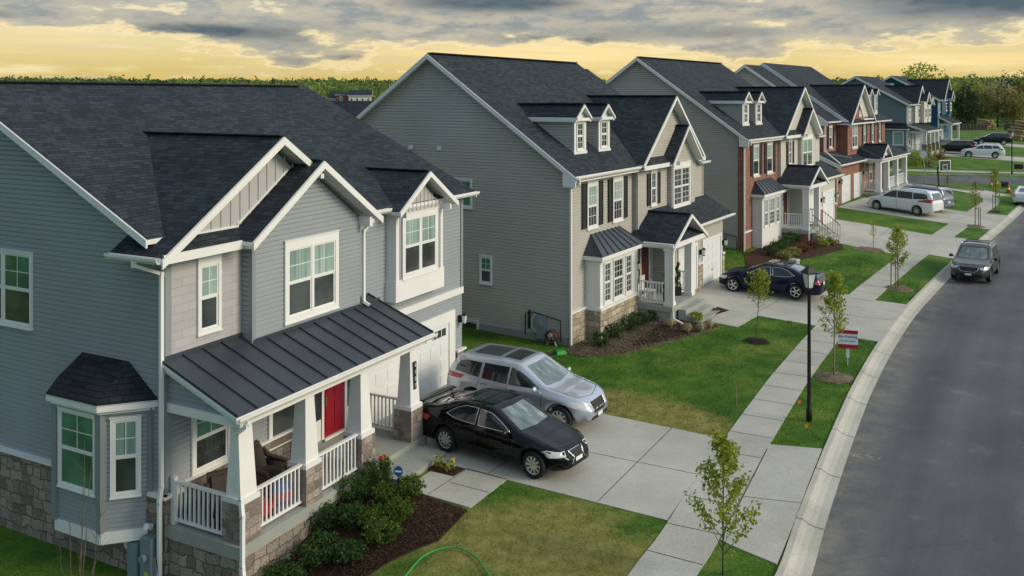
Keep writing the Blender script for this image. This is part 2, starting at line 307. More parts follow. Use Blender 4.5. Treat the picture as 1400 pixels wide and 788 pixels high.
# ------------------------------------------------------------------ mesh helpers
class MB:
    """collects faces and builds them as ONE mesh object with metre-scaled face UVs"""
    def __init__(s): s.v = []; s.f = []; s.mi = []; s.marks = []
    def poly(s, pts, m=0):
        k = len(s.v); s.v += [tuple(p) for p in pts]; s.f.append(tuple(range(k, k + len(pts)))); s.mi.append(m)
    def box(s, x0, x1, y0, y1, z0, z1, m=0):
        s.marks.append(len(s.f)); x0, x1 = min(x0, x1), max(x0, x1); y0, y1 = min(y0, y1), max(y0, y1); z0, z1 = min(z0, z1), max(z0, z1)
        k = len(s.v); s.v += [(x, y, z) for z in (z0, z1) for y in (y0, y1) for x in (x0, x1)]
        for q in ((0, 2, 3, 1), (4, 5, 7, 6), (0, 1, 5, 4), (2, 6, 7, 3), (0, 4, 6, 2), (1, 3, 7, 5)):
            s.f.append(tuple(k + i for i in q)); s.mi.append(m)
    def prism(s, pts, ext, m=0, mside=None):
        """polygon pushed along ext: first face is the given polygon"""
        s.marks.append(len(s.f)); pts = [Vector(p) for p in pts]; e = Vector(ext); q = [p + e for p in pts]; n = len(pts)
        s.poly(pts, m); s.poly(q[::-1], m if mside is None else mside)
        for i in range(n): s.poly([pts[i], q[i], q[(i + 1) % n], pts[(i + 1) % n]], m if mside is None else mside)
    def bar(s, p, q, w, h, m=0, up=(0, 0, 1)):
        s.marks.append(len(s.f)); p, q = Vector(p), Vector(q); d = (q - p).normalized(); a = d.cross(Vector(up))
        a = a.normalized() if a.length > 1e-5 else Vector((1, 0, 0)); b = a.cross(d)
        c = [a * (w / 2 * i) + b * (h / 2 * j) for i, j in ((-1, -1), (1, -1), (1, 1), (-1, 1))]
        A = [p + x for x in c]; B = [q + x for x in c]
        s.poly(A[::-1], m); s.poly(B, m)
        for i in range(4): s.poly([A[i], A[(i + 1) % 4], B[(i + 1) % 4], B[i]], m)
    def taper(s, c, z0, z1, w0, w1, d0=None, d1=None, m=0):
        d0 = w0 if d0 is None else d0; d1 = w1 if d1 is None else d1; x, y = c
        A = [(x + i * w0 / 2, y + j * d0 / 2, z0) for i, j in ((-1, -1), (1, -1), (1, 1), (-1, 1))]
        B = [(x + i * w1 / 2, y + j * d1 / 2, z1) for i, j in ((-1, -1), (1, -1), (1, 1), (-1, 1))]
        s.poly(A[::-1], m); s.poly(B, m)
        for i in range(4): s.poly([A[i], A[(i + 1) % 4], B[(i + 1) % 4], B[i]], m)
    def tube(s, pts, r, n=8, m=0, cap=True):
        s.marks.append(len(s.f)); pts = [Vector(p) for p in pts]; rr = r if isinstance(r, (list, tuple)) else [r] * len(pts); rings = []
        prev = None
        for i, p in enumerate(pts):
            d = (pts[min(i + 1, len(pts) - 1)] - pts[max(i - 1, 0)]).normalized()
            a = d.cross(Vector((0, 0, 1)) if abs(d.z) < .95 else Vector((1, 0, 0))).normalized()
            if prev is not None:
                a = (prev - d * prev.dot(d)).normalized()
            prev = a; b = d.cross(a); k = len(s.v)
            s.v += [tuple(p + (a * math.cos(t) + b * math.sin(t)) * rr[i]) for t in [2 * math.pi * j / n for j in range(n)]]; rings.append(k)
        for a, b in zip(rings, rings[1:]):
            for j in range(n): s.f.append((a + j, a + (j + 1) % n, b + (j + 1) % n, b + j)); s.mi.append(m)
        if cap:
            s.f.append(tuple(range(rings[0], rings[0] + n))[::-1]); s.mi.append(m); s.f.append(tuple(range(rings[-1], rings[-1] + n))); s.mi.append(m)
    def lathe(s, prof, c=(0, 0, 0), n=16, m=0, M=None, cap=True):
        rings = []
        for r, z in prof:
            k = len(s.v); rings.append(k)
            for j in range(n):
                t = 2 * math.pi * j / n; p = Vector((r * math.cos(t), r * math.sin(t), z))
                if M: p = M @ p
                s.v.append((c[0] + p.x, c[1] + p.y, c[2] + p.z))
        for a, b in zip(rings, rings[1:]):
            for j in range(n): s.f.append((a + j, a + (j + 1) % n, b + (j + 1) % n, b + j)); s.mi.append(m)
        if cap and prof[0][0] > 1e-6: s.f.append(tuple(range(rings[0], rings[0] + n))[::-1]); s.mi.append(m)
        if cap and prof[-1][0] > 1e-6: s.f.append(tuple(range(rings[-1], rings[-1] + n))); s.mi.append(m)
    def build(s, name, mats, parent=None, smooth=False, uv=True, norm=True):
        me = bpy.data.meshes.new(name); me.from_pydata(s.v, [], s.f)
        for m in ([mats] if isinstance(mats, str) else mats): me.materials.append(MAT[m])
        me.polygons.foreach_set('material_index', s.mi)
        if norm:
            bm = bmesh.new(); bm.from_mesh(me); bmesh.ops.recalc_face_normals(bm, faces=bm.faces); bm.to_mesh(me); bm.free()
        if smooth: me.polygons.foreach_set('use_smooth', [True] * len(me.polygons))
        if uv:
            ul = me.uv_layers.new(name='UVMap'); dat = np.zeros((len(me.loops), 2), 'f')
            for p in me.polygons:
                n = p.normal
                if abs(n.z) > .97: ua, va = Vector((1, 0, 0)), Vector((0, 1, 0))
                else:
                    ua = Vector((-n.y, n.x, 0)).normalized(); va = n.cross(ua)
                    if va.z < 0: va = -va
                for li in p.loop_indices:
                    c = me.vertices[me.loops[li].vertex_index].co; dat[li] = (c.dot(ua), c.dot(va))
            ul.data.foreach_set('uv', dat.ravel())
        o = bpy.data.objects.new(name, me); COL.objects.link(o)
        if parent is not None: o.parent = parent
        return o

def tag(o, label=None, cat=None, group=None, kind=None):
    if label: o['label'] = label
    if cat: o['category'] = cat
    if group: o['group'] = group
    if kind: o['kind'] = kind
    return o
def thing(name, label, cat, loc=(0, 0, 0), rz=0.0, group=None):
    o = bpy.data.objects.new(name, None); COL.objects.link(o); o.empty_display_size = .3
    o.location = loc; o.rotation_euler = (0, 0, rz); return tag(o, label, cat, group)
def dup(root, loc, rz, label, group=None):
    r = root.copy(); COL.objects.link(r); r.location = loc; r.rotation_euler = (0, 0, rz); r['label'] = label
    if group: r['group'] = group
    for ch in list(root.children):
        c = ch.copy(); COL.objects.link(c); c.parent = r
        for g in list(ch.children):
            d = g.copy(); COL.objects.link(d); d.parent = c
    return r
def arr_mesh(name, verts, faces_n, k, mat, parent=None, shade=None):
    """many k-gons at once; shade = one number per face, stored as a face attribute"""
    me = bpy.data.meshes.new(name); nv = len(verts); nf = nv // k
    me.vertices.add(nv); me.vertices.foreach_set('co', np.asarray(verts, 'f').ravel())
    me.loops.add(nv); me.loops.foreach_set('vertex_index', np.arange(nv, dtype='i'))
    me.polygons.add(nf); me.polygons.foreach_set('loop_start', np.arange(0, nv, k, dtype='i'))
    me.update(); me.validate()
    if shade is not None:
        a = me.attributes.new('shade', 'FLOAT', 'FACE'); a.data.foreach_set('value', np.asarray(shade, 'f'))
    for m in ([mat] if isinstance(mat, str) else mat): me.materials.append(MAT[m])
    o = bpy.data.objects.new(name, me); COL.objects.link(o)
    if parent is not None: o.parent = parent
    return o
def text_mesh(txt, size, M, mat, name, parent, ext=.002):
    cu = bpy.data.curves.new(name, 'FONT'); cu.body = txt; cu.size = size; cu.extrude = ext; cu.align_x = 'CENTER'; cu.align_y = 'CENTER'; cu.resolution_u = 3
    t = bpy.data.objects.new(name + '_curve', cu); COL.objects.link(t); bpy.context.view_layer.update()
    me = bpy.data.meshes.new_from_object(t.evaluated_get(bpy.context.evaluated_depsgraph_get())); bpy.data.objects.remove(t); bpy.data.curves.remove(cu)
    me.transform(M); me.materials.clear(); me.materials.append(MAT[mat]); me.name = name
    o = bpy.data.objects.new(name, me); COL.objects.link(o); o.parent = parent; return o

# ------------------------------------------------------------------ terrain
P0 = (17.65, 39.87); SA = R(36.25); SU = (math.sin(SA), math.cos(SA)); SV = (-math.cos(SA), math.sin(SA))   # street frame: s along, d to the house side
A1 = R(27.6); O1 = (-1.694, 30.177)
def sst(t): t = np.clip(t, 0, 1); return t * t * (3 - 2 * t)
def ramp4(t): return np.where(t < -4, 0, np.where(t > 4, t, (t + 4) ** 2 / 16))
def terr(X, Y):
    X = np.asarray(X, float); Y = np.asarray(Y, float)
    d = np.clip((X - P0[0]) * SV[0] + (Y - P0[1]) * SV[1], 0, 14)
    zc = .021 * ramp4(Y - 33); zc = np.where(zc > 1.5, 2.0 - .021 * ramp4((2.0 - zc) / .021), zc)
    z = zc + .045 * sst((Y - 33) / 20) * d * (1 - .85 * np.exp(-((Y - 88) / 7.5) ** 2))
    r = np.hypot(X, Y); z = z + .016 * np.clip(np.minimum(r, 1500) - 250, 0, None)
    u = (X - O1[0]) * math.sin(A1) + (Y - O1[1]) * math.cos(A1); v = -(X - O1[0]) * math.cos(A1) + (Y - O1[1]) * math.sin(A1)
    return z - .95 * sst((-8.3 - u) / 4.2) * sst((v + 6) / 3.5)
def tz(x, y): return float(terr(x, y))
CURB = [(1.0, 9.3), (2.8, 12.9), (4.62, 16.58), (5.41, 18.02), (6.26, 19.78), (7.24, 21.74), (8.42, 24.05), (9.97, 27.02), (11.34, 29.56), (14.07, 34.27), (17.67, 39.92), (24.68, 49.84), (29.08, 55.7), (35.6, 64.5)]
def resample(P, step):
    P = [Vector((*p, 0)) for p in P]; C = []
    for i in range(len(P) - 1):      # Catmull-Rom
        a, b, c, d = P[max(i - 1, 0)], P[i], P[i + 1], P[min(i + 2, len(P) - 1)]
        for t in np.linspace(0, 1, 12, endpoint=False):
            C.append(.5 * ((2 * b) + (c - a) * t + (2 * a - 5 * b + 4 * c - d) * t * t + (3 * b - a - 3 * c + d) * t ** 3))
    C.append(P[-1]); out = [C[0]]; acc = 0
    for p, q in zip(C, C[1:]):
        l = (q - p).length
        while acc + l >= step:
            t = (step - acc) / l; p = p + (q - p) * t; out.append(p); l = (q - p).length; acc = 0
        acc += l
    return out
CL = resample(CURB, .5)
def offs(C, d):
    out = []
    for i, p in enumerate(C):
        t = (C[min(i + 1, len(C) - 1)] - C[max(i - 1, 0)]).normalized(); out.append(p + Vector((-t.y, t.x, 0)) * d)
    return out
_c = np.array([(p.x, p.y) for p in CL + [CL[-1] + (CL[-1] - CL[-2]) * 120]])
def dcurb(X, Y):
    """signed distance to the kerb line: + on the house side"""
    X = np.asarray(X, float); Y = np.asarray(Y, float); best = np.full(X.shape, 1e9); sg = np.ones(X.shape)
    for a, b in zip(_c, _c[1:]):
        e = b - a; l2 = e @ e; t = np.clip(((X - a[0]) * e[0] + (Y - a[1]) * e[1]) / l2, 0, 1)
        dx = X - a[0] - t * e[0]; dy = Y - a[1] - t * e[1]; q = dx * dx + dy * dy; m = q < best
        best = np.where(m, q, best); sg = np.where(m, np.where(e[0] * dy - e[1] * dx > 0, 1, -1), sg)
    return sg * np.sqrt(best)
def sd(X, Y): return (X - P0[0]) * SU[0] + (Y - P0[1]) * SU[1], (X - P0[0]) * SV[0] + (Y - P0[1]) * SV[1]
def xy(s, d): return (P0[0] + s * SU[0] + d * SV[0], P0[1] + s * SU[1] + d * SV[1])
def cross_y(X): return 88.6 - .03 * (X - 40)      # centre line of the cross street

def tint_at(X, Y):
    """where the turf has really died back: beside the first driveway and on the first front lawn"""
    g = lambda x, y, r: np.exp(-((X - x) ** 2 + (Y - y) ** 2) / r ** 2)
    return np.clip(1.0 * g(4.3, 26.7, 1.5) + .95 * g(2.7, 27.7, 1.3) + .9 * g(5.5, 25.6, 1.0) + .6 * g(1.5, 28.4, 1.0) + .62 * g(.2, 18.6, 2.2) + .5 * g(2.6, 17.6, 1.8) + .5 * g(-1.2, 18.9, 1.4) + .45 * g(1.2, 20.2, 1.6) + .3 * g(9.2, 33, 1.5) + .25 * g(17.5, 46, 2) + .3 * g(5.6, 31.5, 1.2), 0, 1)

def build_ground():
    def axis(a, b, step, far): 
        c = list(np.arange(a, b + .01, step)); s = step; x = c[-1]
        while x < far: s *= 1.22; x += s; c.append(x)
        s = step; x = c[0]; pre = []
        while x > -far: s *= 1.22; x -= s; pre.append(x)
        return np.array(pre[::-1] + c)
    xs = axis(-14, 48, .5, 6500); ys = axis(8, 96, .5, 6500)
    X, Y = np.meshgrid(xs, ys); Z = terr(X, Y)
    near = (np.abs(X) < 400) & (np.abs(Y) < 400); dc = np.full(X.shape, 99.0); dc[near] = dcurb(X[near], Y[near])
    cut = np.where((Y < 92), np.clip(np.minimum(-dc, dc + 9.3), 0, .7), 0); cut = np.maximum(cut, np.where((X > -58) & (X < 118), np.clip(3.8 - np.abs(Y - cross_y(X)), 0, .7), 0))
    Z = np.where(near, Z - .5 * cut, Z)
    nx, ny = len(xs), len(ys); me = bpy.data.meshes.new('lawn_ground')
    idx = np.arange(nx * ny).reshape(ny, nx); q = np.stack([idx[:-1, :-1], idx[:-1, 1:], idx[1:, 1:], idx[1:, :-1]], -1).reshape(-1, 4)
    me.from_pydata(np.stack([X, Y, Z], -1).reshape(-1, 3).tolist(), [], q.tolist())
    a = me.attributes.new('tint', 'FLOAT', 'POINT'); a.data.foreach_set('value', tint_at(X, Y).astype('f').ravel())
    me.materials.append(MAT['grass']); me.polygons.foreach_set('use_smooth', [True] * len(me.polygons))
    o = bpy.data.objects.new('lawn_ground', me); COL.objects.link(o); tag(o, kind='structure')
build_ground()

FLAT = []
def drape(name, poly, dz, mat, joints=(), edge=1.0, thick=.0, tilt=None):
    """flat sheet laid over the terrain; joints are dark tooled lines in the same sheet"""
    FLAT.append(list(poly)); bm = bmesh.new(); f = bm.faces.new([bm.verts.new((x, y, 0)) for x, y in poly]); bm.normal_update()
    if f.normal.z < 0: f.normal_flip()
    bmesh.ops.triangulate(bm, faces=bm.faces)
    for _ in range(7):
        le = [e for e in bm.edges if e.calc_length() > edge]
        if not le: break
        bmesh.ops.subdivide_edges(bm, edges=le, cuts=1); bmesh.ops.triangulate(bm, faces=[f for f in bm.faces if len(f.verts) > 3])
    for v in bm.verts: v.co.z = tz(v.co.x, v.co.y) + dz
    be = [e for e in bm.edges if e.is_boundary]
    r = bmesh.ops.extrude_edge_only(bm, edges=be)
    for v in [g for g in r['geom'] if isinstance(g, bmesh.types.BMVert)]: v.co.z -= .12
    for p, q, w in joints:
        p, q = Vector((*p, 0)), Vector((*q, 0)); n = max(1, int((q - p).length / .6)); t = (q - p).normalized(); s = Vector((-t.y, t.x, 0)) * w / 2
        pr = None
        for i in range(n + 1):
            c = p + (q - p) * i / n; a = [bm.verts.new((*(c + k).xy, tz(*(c + k).xy) + dz + .005)) for k in (s, -s)]
            if pr: g = bm.faces.new((pr[0], pr[1], a[1], a[0])); g.material_index = 1
            pr = a
    me = bpy.data.meshes.new(name); bm.to_mesh(me); bm.free(); me.materials.append(MAT[mat]); me.materials.append(MAT['joint'])
    o = bpy.data.objects.new(name, me); COL.objects.link(o); return tag(o, kind='structure')
def strip(name, L, Rr, dzl, dzr, mat, joint_step=0, jw=.02):
    mb = MB()
    for i in range(len(L) - 1):
        a, b, c, d = L[i], Rr[i], Rr[i + 1], L[i + 1]
        mb.poly([(p.x, p.y, tz(p.x, p.y) + z) for p, z in ((a, dzl), (b, dzr), (c, dzr), (d, dzl))])
        for p, q, z in ((a, d, dzl), (b, c, dzr)): mb.poly([(p.x, p.y, tz(p.x, p.y) + z), (q.x, q.y, tz(q.x, q.y) + z), (q.x, q.y, tz(q.x, q.y) - .2), (p.x, p.y, tz(p.x, p.y) - .2)])
        if joint_step and i % joint_step == 0:
            t = (d - a).normalized() * jw / 2
            mb.poly([(p.x, p.y, tz(p.x, p.y) + z + .005) for p, z in ((a - t, dzl), (b - t, dzr), (b + t, dzr), (a + t, dzl))], 1)
    return tag(mb.build(name, [mat, 'joint'], uv=False), kind='structure')

# road: along the kerb line, then straight on; the cross street crosses it level
far_end = [CL[-1] + Vector((SU[0], SU[1], 0)) * k for k in np.arange(.5, 46, .5)]
RL = CL + far_end
def road_sheet():
    """the carriageway: a fine sheet that knows where grit gathers by the gutters and where tyres run"""
    D = [.57, .75, 1.0, 1.4, 1.9, 2.3, 2.7, 3.2, 3.6, 4.2, 4.7, 5.2, 5.6, 6.1, 6.5, 7.0, 7.6, 8.1, 8.5, 8.75]; G = [max(0, 1 - (x - .57) / 1.1, 1 - (8.75 - x) / 1.1) for x in D]; T = [max(math.exp(-((x - c) / .42) ** 2) for c in (2.3, 4.0, 5.4, 7.0)) for x in D]
    C = [offs(RL, -x) for x in D]; V = []; Fc = []; n = len(D)
    for i in range(len(RL)): V += [(C[k][i].x, C[k][i].y, tz(C[k][i].x, C[k][i].y) - .115) for k in range(n)]
    for i in range(len(RL) - 1): Fc += [(i * n + k, i * n + k + 1, (i + 1) * n + k + 1, (i + 1) * n + k) for k in range(n - 1)]
    me = bpy.data.meshes.new('road'); me.from_pydata(V, [], Fc); me.materials.append(MAT['asphalt'])
    for nm, val in (('grit', G), ('track', T)): a = me.attributes.new(nm, 'FLOAT', 'POINT'); a.data.foreach_set('value', np.array(val * len(RL), 'f'))
    o = bpy.data.objects.new('road', me); COL.objects.link(o); return tag(o, kind='structure')
road_sheet()
cross = [Vector((x, cross_y(x), 0)) for x in np.arange(-60, 120.1, 1.0)]
strip('cross_street', offs(cross, 3.25), offs(cross, -3.25), -.111, -.111, 'asphalt')
def curb(name, line, sgn=1):
    """rolled kerb and gutter; the line is its back edge"""
    prof = [(0, .030), (.13, .022), (.26, -.055), (.40, -.098), (.60, -.108)]; P = [offs(line, -sgn * x) for x, _ in prof]; mb = MB()
    for i in range(len(line) - 1):
        for k in range(len(prof) - 1):
            q = [(P[k][i], prof[k][1]), (P[k + 1][i], prof[k + 1][1]), (P[k + 1][i + 1], prof[k + 1][1]), (P[k][i + 1], prof[k][1])]
            mb.poly([(p.x, p.y, tz(line[i + (1 if j > 1 else 0)].x, line[i + (1 if j > 1 else 0)].y) + z) for j, (p, z) in enumerate(q)])
            if i % 6 == 0:
                t = (line[i + 1] - line[i]).normalized() * .011
                mb.poly([(p.x + e.x, p.y + e.y, tz(line[i].x, line[i].y) + z + .005) for p, z, e in ((P[k][i], prof[k][1], -t), (P[k + 1][i], prof[k + 1][1], -t), (P[k + 1][i], prof[k + 1][1], t), (P[k][i], prof[k][1], t))], 1)
        for p, q in ((line[i], line[i + 1]),): mb.poly([(p.x, p.y, tz(p.x, p.y) + .03), (q.x, q.y, tz(q.x, q.y) + .03), (q.x, q.y, tz(q.x, q.y) - .2), (p.x, p.y, tz(p.x, p.y) - .2)])
    return tag(mb.build(name, ['curb_concrete', 'joint'], uv=False), kind='structure')
# the near kerb turns the corner into the cross street
main_line = [p for p in RL if p.y < 73.2]
e = main_line[-1]
turn = resample([(e.x, e.y), (e.x + 1.5, e.y + 2.6), (e.x + 1.3, e.y + 6.2), (e.x - 1.2, e.y + 9.6), (e.x - 5.2, e.y + 11.4), (34.0, cross_y(34) - 3.8)], .5)
side_line = [Vector((x, cross_y(x) - 3.8, 0)) for x in np.arange(33.5, -58, -.5)]
curb('curb', main_line + turn[1:] + side_line)
curb('curb_of_cross_street', [Vector((x, cross_y(x) + 3.8, 0)) for x in np.arange(118, -58, -.5)][::-1], -1)
curb('curb_across_road', offs(main_line, -9.32), -1)
# sidewalk, 1.2 m wide, 1.35 m behind the kerb
sw_line = [p for p in RL if p.y < 71.0]
strip('sidewalk', offs(sw_line, 2.55), offs(sw_line, 1.35), .026, .026, 'concrete', joint_step=3, jw=.022)
m = offs(sw_line, 1.95)[-1]
bend = resample([(m.x, m.y), (m.x + 1.2, m.y + 2.6), (m.x + 1.0, m.y + 6.0), (m.x - 1.6, m.y + 9.2), (m.x - 5.5, m.y + 10.4), (30, cross_y(30) - 5.6), (-56, cross_y(-56) - 5.6)], .7)
strip('sidewalk_bend', offs(bend, .6), offs(bend, -.6), .030, .030, 'concrete', joint_step=2, jw=.022)
drape('curb_ramp', [(m.x + 1.4, m.y + 3.4), (m.x + 3.9, m.y + 4.2), (m.x + 3.4, m.y + 7.0), (m.x + 1.0, m.y + 6.6)], .034, 'concrete')
fsw = [Vector((x, cross_y(x) + 5.6, 0)) for x in np.arange(-56, 112, 1.0)]
strip('sidewalk_beyond_cross_street', offs(fsw, .6), offs(fsw, -.6), .03, .03, 'concrete', joint_step=2)
def lerp(a, b, t): return (a[0] + (b[0] - a[0]) * t, a[1] + (b[1] - a[1]) * t)
J = .018
# driveways, aprons and front walks
drape('driveway', [(-4.6, 25.6), (-2.5, 24.45), (-2.13, 23.23), (-.13, 22.03), (3.52, 19.90), (5.90, 24.62), (-1.5, 29.2), (-1.6, 30.2)], .020, 'concrete',
      [((-.62, 22.33), (2.16, 27.0), J), ((2.0, 20.83), (4.55, 25.43), J), ((-2.6, 26.2), (4.72, 22.3), J), ((-2.13, 23.23), (-.13, 22.03), .03), ((3.5, 19.95), (5.86, 24.6), .03)])
drape('driveway_apron', [(4.62, 18.82), (5.36, 18.06), (6.26, 19.80), (7.22, 21.76), (8.32, 23.95), (6.98, 24.27), (5.35, 20.95), (4.45, 19.05)], .023, 'concrete',
      [((5.45, 21.1), (6.75, 20.75), J), ((4.95, 20.05), (6.85, 23.95), .028)])
drape('front_walk', [(-.13, 22.03), (-.96, 20.53), (-2.62, 21.55), (-2.05, 22.52), (-1.46, 22.20), (-1.15, 22.68)], .024, 'concrete',
      [((-1.15, 22.62), (-2.0, 21.2), J), ((-.55, 21.3), (-1.5, 21.85), J), ((-1.15, 22.68), (-.13, 22.03), .03)])
drape('driveway', [(7.7, 41.0), (9.2, 43.0), (10.75, 44.9), (15.72, 41.50), (12.45, 36.46), (10.43, 37.90), (9.43, 38.66), (8.45, 39.3)], .020, 'concrete',
      [((10.3, 38.1), (13.9, 42.7), J), ((8.6, 41.7), (14.1, 38.9), J), ((15.7, 41.45), (12.45, 36.5), .03)])
drape('driveway_apron', [(12.75, 35.12), (14.06, 34.27), (17.63, 39.9), (16.30, 40.66), (14.4, 37.9)], .023, 'concrete', [((14.7, 37.75), (15.95, 37.3), J)])
drape('front_walk', [(10.43, 37.90), (9.16, 36.25), (7.55, 37.45), (8.2, 38.3), (8.65, 37.98), (9.43, 38.66)], .024, 'concrete', [((8.7, 37.9), (8.1, 37.1), J)])
drape('driveway', [(17.9, 54.9), (20.3, 58.6), (22.1, 61.4), (26.76, 56.70), (22.0, 50.2), (20.3, 52.0)], .020, 'concrete', [((20.6, 51.9), (24.8, 58.6), J), ((19.4, 56.6), (24.2, 53.4), J)])
drape('driveway_apron', [(23.55, 50.9), (24.68, 49.86), (28.95, 55.55), (27.5, 56.4)], .023, 'concrete')
drape('driveway', [(24.2, 66.5), (28.4, 71.9), (34.0, 66.35), (29.95, 61.15)], .020, 'concrete', [((27.0, 64.0), (31.0, 69.3), J)])
drape('driveway_apron', [(30.4, 60.4), (31.9, 59.4), (36.3, 65.4), (34.6, 66.1)], .023, 'concrete')
def far_drive(s0, s1, d0, d1): drape('driveway', [xy(s0, d0), xy(s0, d1), xy(s1, d1), xy(s1, d0)], .02, 'concrete', edge=3)

# ------------------------------------------------------------------ house parts (local frame: x along the front, y into the house, z up)
class Face:
    """a wall plane: origin o, horizontal axis S, outward normal N (2D)"""
    def __init__(s, o, S, N): s.o = o; s.S = S; s.N = N
    def P(s, a, z, out=0.0): return (s.o[0] + s.S[0] * a + s.N[0] * out, s.o[1] + s.S[1] * a + s.N[1] * out, z)
def front(v): return Face((0, v), (1, 0), (0, -1))
def left(u): return Face((u, 0), (0, 1), (-1, 0))
def right(u): return Face((u, 0), (0, 1), (1, 0))
def clip_band(poly, z0, z1):
    for zz, sg in ((z0, 1), (z1, -1)):
        out = []
        for i in range(len(poly)):
            a, b = poly[i], poly[(i + 1) % len(poly)]; da, db = (a[1] - zz) * sg, (b[1] - zz) * sg
            if da >= 0: out.append(a)
            if da * db < 0: t = da / (da - db); out.append((a[0] + (b[0] - a[0]) * t, a[1] + (b[1] - a[1]) * t))
        poly = out
        if len(poly) < 3: return []
    return poly
def lap(mb, F, poly, course=.115, depth=.036, m=0, m_back=None, dutch=True):
    """lapped vinyl boards over a wall outline [(s, z)...]"""
    mb.marks.append(len(mb.f)); z = min(p[1] for p in poly); top = max(p[1] for p in poly)
    while z < top - 1e-4:
        k = .72 if dutch else .02
        zm = z + course * k
        a = clip_band(poly, z, min(zm, top))
        if a:
            mb.poly([F.P(s, q, 0) for s, q in a], m)
            lo = [p for p in a if abs(p[1] - z) < 1e-5]
            if len(lo) >= 2: s0, s1 = min(p[0] for p in lo), max(p[0] for p in lo); mb.poly([F.P(s0, z, -depth), F.P(s1, z, -depth), F.P(s1, z, 0), F.P(s0, z, 0)], m)
        if zm < top:
            b = clip_band(poly, zm, min(z + course, top))
            if b: mb.poly([F.P(s, q, -depth * (q - zm) / (course * (1 - k))) for s, q in b], m)
        z += course
def flat(mb, F, poly, m=0, out=0.0, thick=.05): mb.prism([F.P(s, z, out) for s, z in poly], tuple(-thick * n for n in F.N) + (0,), m)
def rect(a, b, c, d): return [(a, c), (b, c), (b, d), (a, d)]
def fbox(mb, F, s0, s1, z0, z1, o0, o1, m=0):
    a, b = F.P(s0, z0, o0), F.P(s1, z1, o1); mb.box(a[0], b[0], a[1], b[1], z0, z1, m)

def window(F, par, s0, s1, z0, z1, units=1, trim=.09, head=.0, grid=(2, 2), low=False, blind=1.0, top='glass_blind', bot='glass_dark', sash=True, name='window', out=.02, dividers=None):
    """trim boards, sashes, muntins as one frame; the panes are its child"""
    f = MB(); g = MB(); e = .032 + out
    fbox(f, F, s0, s0 + trim, z0, z1, 0, e); fbox(f, F, s1 - trim, s1, z0, z1, 0, e)
    fbox(f, F, s0 + trim, s1 - trim, z1 - trim - head, z1, 0, e); fbox(f, F, s0 + trim, s1 - trim, z0, z0 + trim, 0, e)
    fbox(f, F, s0 - .02, s1 + .02, z1, z1 + .025, 0, e + .02); fbox(f, F, s0 - .015, s1 + .015, z0 - .03, z0, 0, e + .02)
    a0, a1, b0, b1 = s0 + trim, s1 - trim, z0 + trim, z1 - trim - head
    mull = .07; spans = dividers or [((a0 + (a1 - a0) * i / units) + (mull / 2 if i else 0), (a0 + (a1 - a0) * (i + 1) / units) - (mull / 2 if i < units - 1 else 0)) for i in range(units)]
    for (p, q), (p2, q2) in zip(spans, spans[1:]): fbox(f, F, q, p2, b0, b1, 0, e - .006)
    fw = .042; mid = (b0 + b1) / 2
    for p, q in spans:
        for lo, hi, gl, gr in (((b0, mid, bot, low), (mid, b1, top, True)) if sash else ((b0, b1, top, True),)):
            eo = .022 if gl is bot and sash else .030
            fbox(f, F, p, p + fw, lo, hi, 0, eo); fbox(f, F, q - fw, q, lo, hi, 0, eo); fbox(f, F, p + fw, q - fw, lo, lo + fw, 0, eo); fbox(f, F, p + fw, q - fw, hi - fw, hi, 0, eo)
            mi = 0 if gl == top else 1
            fbox(g, F, p + fw, q - fw, lo + fw, hi - fw, .002, .012, mi)
            if gr and grid:
                nx, ny = grid
                for i in range(1, nx): c = p + fw + (q - p - 2 * fw) * i / nx; fbox(f, F, c - .009, c + .009, lo + fw, hi - fw, .011, .019)
                for i in range(1, ny): c = lo + fw + (hi - lo - 2 * fw) * i / ny; fbox(f, F, p + fw, q - fw, c - .009, c + .009, .010, .018)
    w = f.build(name, 'white_trim', par); g.build('pane', [top, bot], w); return w
def shutter(F, par, s0, s1, z0, z1, mat='shutter_black'):
    m = MB(); fbox(m, F, s0, s1, z0, z1, .02, .045)
    mid = (z0 + z1) / 2
    for a, b in ((z0, mid), (mid, z1)):
        fbox(m, F, s0, s0 + .05, a, b, .045, .06); fbox(m, F, s1 - .05, s1, a, b, .045, .06); fbox(m, F, s0 + .05, s1 - .05, a, a + .05, .045, .06); fbox(m, F, s0 + .05, s1 - .05, b - .05, b, .045, .06)
    return m.build('shutter', mat, par)
